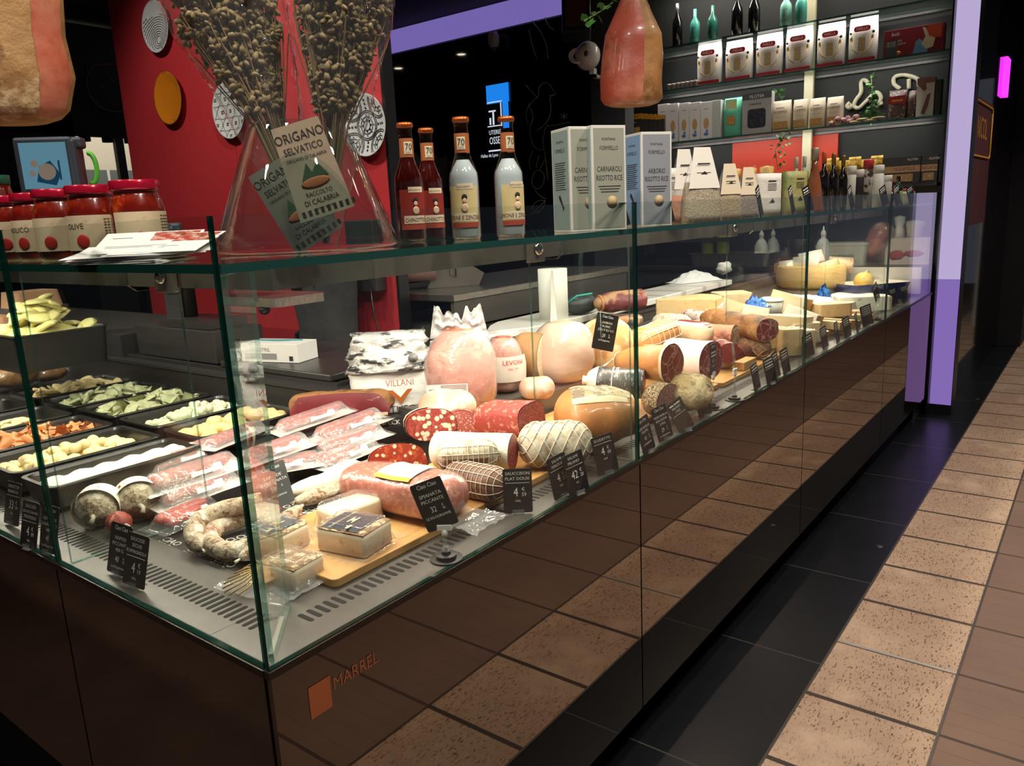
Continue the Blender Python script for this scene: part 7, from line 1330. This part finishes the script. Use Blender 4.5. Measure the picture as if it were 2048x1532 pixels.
m_hface = mk('ham_red_face', 'B4523C', .4, layers=[('noise', 5, .45, .62, 'D08A6C'), ('noise', 10, .55, .7, '8E3428')], bump=.3, bs=16, coat=.25); m_hfat = mk('ham_amber_skin', 'B98248', .45, layers=[('noise', 7, .45, .62, '8E5E2E'), ('noise', 5, .6, .7, 'D9B27E')], bump=.5, bs=20, coat=.2)
hang_ham('hanging ham with red meat face and amber rind edge above the CARNAROLI box', (1260, 212), .62, .245, .42, m_hfat, 4, (12, 24), m_hface)
h2 = hang_ham('hanging ham with golden mouldy skin, cut by the left edge', (22, 246), .95, .235, .40, mk('ham_gold_skin', 'B48A54', .6, layers=[('noise', 7, .45, .62, '8E6438'), ('noise', 9, .56, .66, 'D8BE92')], bump=.8, bs=22), 7, (26, 30), m_hface); MB().ell((.0, -.13, .07), (.022, .012, .022), 14, 10, amp=.15).build('bone_end', mk('bone_white', 'DCC8A8', .6), h2); MB().ell((-.03, -.125, .17), (.06, .03, .05), 16, 10, amp=.4, seed=5).build('purple_meat', mk('purple_meat', '8A5A54', .6, bump=.5), h2)
a = OY(1205, 0, .58); ivy('ivy tendril curling beside the right hanging ham', [OY(1225, 5, .56), OY(1205, 20, .54), OY(1185, 32, .54), OY(1168, 42, .54)], 9, .020, 21, .02); ivy('dark ivy leaf tuft beside the left hanging ham', [OY(58, 0, 1.2), OY(66, 12, 1.2), OY(74, 24, 1.2)], 6, .022, 23, .015)
# speaker, hanging black speaker, screen, drawings
p = OX(1168, 110, 4.55); t = thing('round_speaker', 'round white wall speaker with a ribbed front', 'speaker', (4.6, p.y, p.z)); MB().ell((0, 0, 0), (.085, .095, .10), 26, 18).build('shell', mk('glossy_white', 'D9CFCC', .2, coat=.5), t); MB().lathe([(.03, 0), (.062, .0), (.066, .01), (.06, .02)], 24, c0=False, c1=False).xf(Matrix.Translation((-.045, .06, .0)) @ Matrix.Rotation(R(-60), 4, 'Y') @ Matrix.Rotation(R(25), 4, 'X')).build('side_ring', m_white, t); MB().lathe([(.001, .004), (.02, .0)], 16).xf(Matrix.Translation((-.085, -.04, 0)) @ Matrix.Rotation(R(-90), 4, 'Y')).build('badge', mk('badge_grey', '5A5556', .5), t); MB().box(.05, -.02, -.14, .09, .02, -.08).box(.05, -.02, -.14, .32, .02, -.12).build('bracket', m_white, t)
p = OX(1152, 25, 4.4); t = thing('hanging_speaker', 'black loudspeaker with a dark red grille under the ceiling', 'speaker', (4.4, p.y, p.z), R(-60)); t.rotation_euler.x = R(-18); MB().box(-.10, 0, -.14, .10, .14, .24).build('cabinet', m_black, t, bevel=.012); MB().box(-.075, -.004, -.10, .075, .001, .22).build('grille', mk('dark_red_mesh', '3E1018', .7), t); MB().tube([(0, .07, .2), (0, .07, .5)], .01, 8).build('mount', m_black, t)
p = OX(988, 128, 5.15); t = thing('ceiling_camera', 'small white dome camera hanging below the purple light strip', 'camera', OX(988, 90, 4.85)); MB().lathe([(.001, -.03), (.03, -.02), (.045, .01), (.045, .07), (.03, .10), (.001, .105)], 20).build('dome', mk('dim_white', 'A89E9A', .5), t); MB().ell((0, 0, -.03), (.03, .03, .02), 14, 8).build('lens', m_black, t)
sc_ = thing('sign_screen', 'glowing blue sign screen on the black mirror wall', 'screen', (4.912, 0, 0), 0)
def quad(px0, px1, py0, py1): a, c = OX(px0, (py0+py1)/2, 4.91), OX(px1, (py0+py1)/2, 4.91); zt, zb = OX((px0+px1)/2, py0, 4.91).z, OX((px0+px1)/2, py1, 4.91).z; return c.y, a.y, zb, zt
y0, y1, z0, z1 = quad(973, 1018, 168, 318); MB().box(-.004, y0, z0, 0, y1, z1).build('screen_panel', m_black, sc_)
y0, y1, z0, z1 = quad(973, 1018, 168, 206); a = quad(1006, 1018, 206, 256); MB().box(-.006, y0, z0, -.0041, y1, z1).box(-.006, a[0], a[2], -.0041, a[1], z0).build('blue_field', glow('sign_blue', '1E86F0', .95), sc_)
wg = glow('sign_white', 'E8F2FF', .8); b = MB()
for q in [(975, 1004, 203, 205), (1002, 1004, 205, 252), (976, 1004, 251, 253), (978, 1016, 299, 302), (986, 989, 224, 250), (980, 983, 236, 250), (978, 992, 221, 224)]: y0, y1, z0, z1 = quad(*q); b.box(-.008, y0, z0, -.0065, y1, z1)
b.build('white_lines', wg, sc_)
Mm = lambda px, py: Matrix.Translation((-.009, OX(px, py, 4.9).y, OX(px, py, 4.9).z)) @ Matrix.Rotation(R(-90), 4, 'Z') @ UPR
MB().text('UTERIE', .052, 0, 0, 0, 'l', 0, .8).build('sign_lettering', wg, sc_, Mm(978, 270)); MB().text('OSSE', .085, 0, 0, 0, 'l', 0, .62).build('sign_lettering', wg, sc_, Mm(979, 289)); MB().text('Halles de Lyon', .040, 0, 0, 0, 'l', 0, .8).build('sign_lettering', wg, sc_, Mm(962, 316))
br = thing('wall_drawing', 'white line drawing of a bird and foliage on the black mirror wall', 'wall drawing', (4.905, 0, 0)); m_ln = mk('chalk_line', 'A9A586', .7)
def dl_(P, r=.004): MB().tube([q-Vector((4.905, 0, 0)) for q in smooth([OX(x, y, 4.9) for x, y in P])], r, 4).build('drawn_line', m_ln, br)
for P in ([(1112, 188), (1106, 180), (1098, 168), (1086, 166), (1078, 176), (1076, 192), (1062, 206), (1052, 226), (1056, 250)], [(1112, 188), (1100, 196), (1102, 214), (1098, 236), (1086, 252), (1072, 262)], [(1112, 188), (1104, 190), (1098, 190)], [(1076, 196), (1060, 180), (1052, 170)], [(1056, 206), (1066, 232), (1062, 248)], [(1064, 240), (1060, 262), (1066, 290), (1080, 300), (1088, 296)], [(1092, 252), (1112, 250), (1140, 244)], [(1092, 252), (1086, 280), (1090, 310), (1096, 360)], [(1128, 226), (1128, 240)], [(1121, 229), (1135, 237)], [(1135, 229), (1121, 237)],
    [(1068, 345), (1078, 340), (1088, 350), (1086, 368), (1074, 378), (1064, 366), (1068, 345)], [(1070, 380), (1080, 392), (1092, 398)], [(1066, 300), (1058, 325), (1062, 340)], [(1078, 310), (1072, 335)], [(1090, 318), (1080, 338)], [(1062, 420), (1072, 404), (1090, 402), (1084, 418), (1068, 428)], [(1060, 432), (1090, 402)], [(1058, 10), (1064, 40), (1080, 62), (1092, 88), (1096, 118)], [(1070, 14), (1084, 20), (1096, 50), (1108, 60)], [(1058, 60), (1066, 96), (1074, 118)]): dl_(P)
MB().text('CIAO-CIAO', .06, 0, 0, 0, 'l', 0, .75, rot=R(12)).build('drawn_words', m_ln, br, Matrix.Translation((-.004, OX(1104, 250, 4.9).y, OX(1104, 246, 4.9).z)) @ Matrix.Rotation(R(-90), 4, 'Z') @ UPR)

# floor-standing pieces reach down to the floor
for o in list(sc.objects):
    if o.type != 'MESH' or o.name.split('.')[0] in ('floor', 'facade_panel', 'floor_stud', 'trim_1', 'trim_2', 'trim_3'): continue
    par = o.parent; top = o
    while top.parent: top = top.parent
    if top.rotation_euler.x or top.rotation_euler.y: continue
    zo = top.location.z
    if abs(zo) > .02 or (par and abs(o.matrix_local[2][2]-1) > .01): continue
    for v in o.data.vertices:
        if abs(v.co.z+zo) < .022: v.co.z = FL-zo
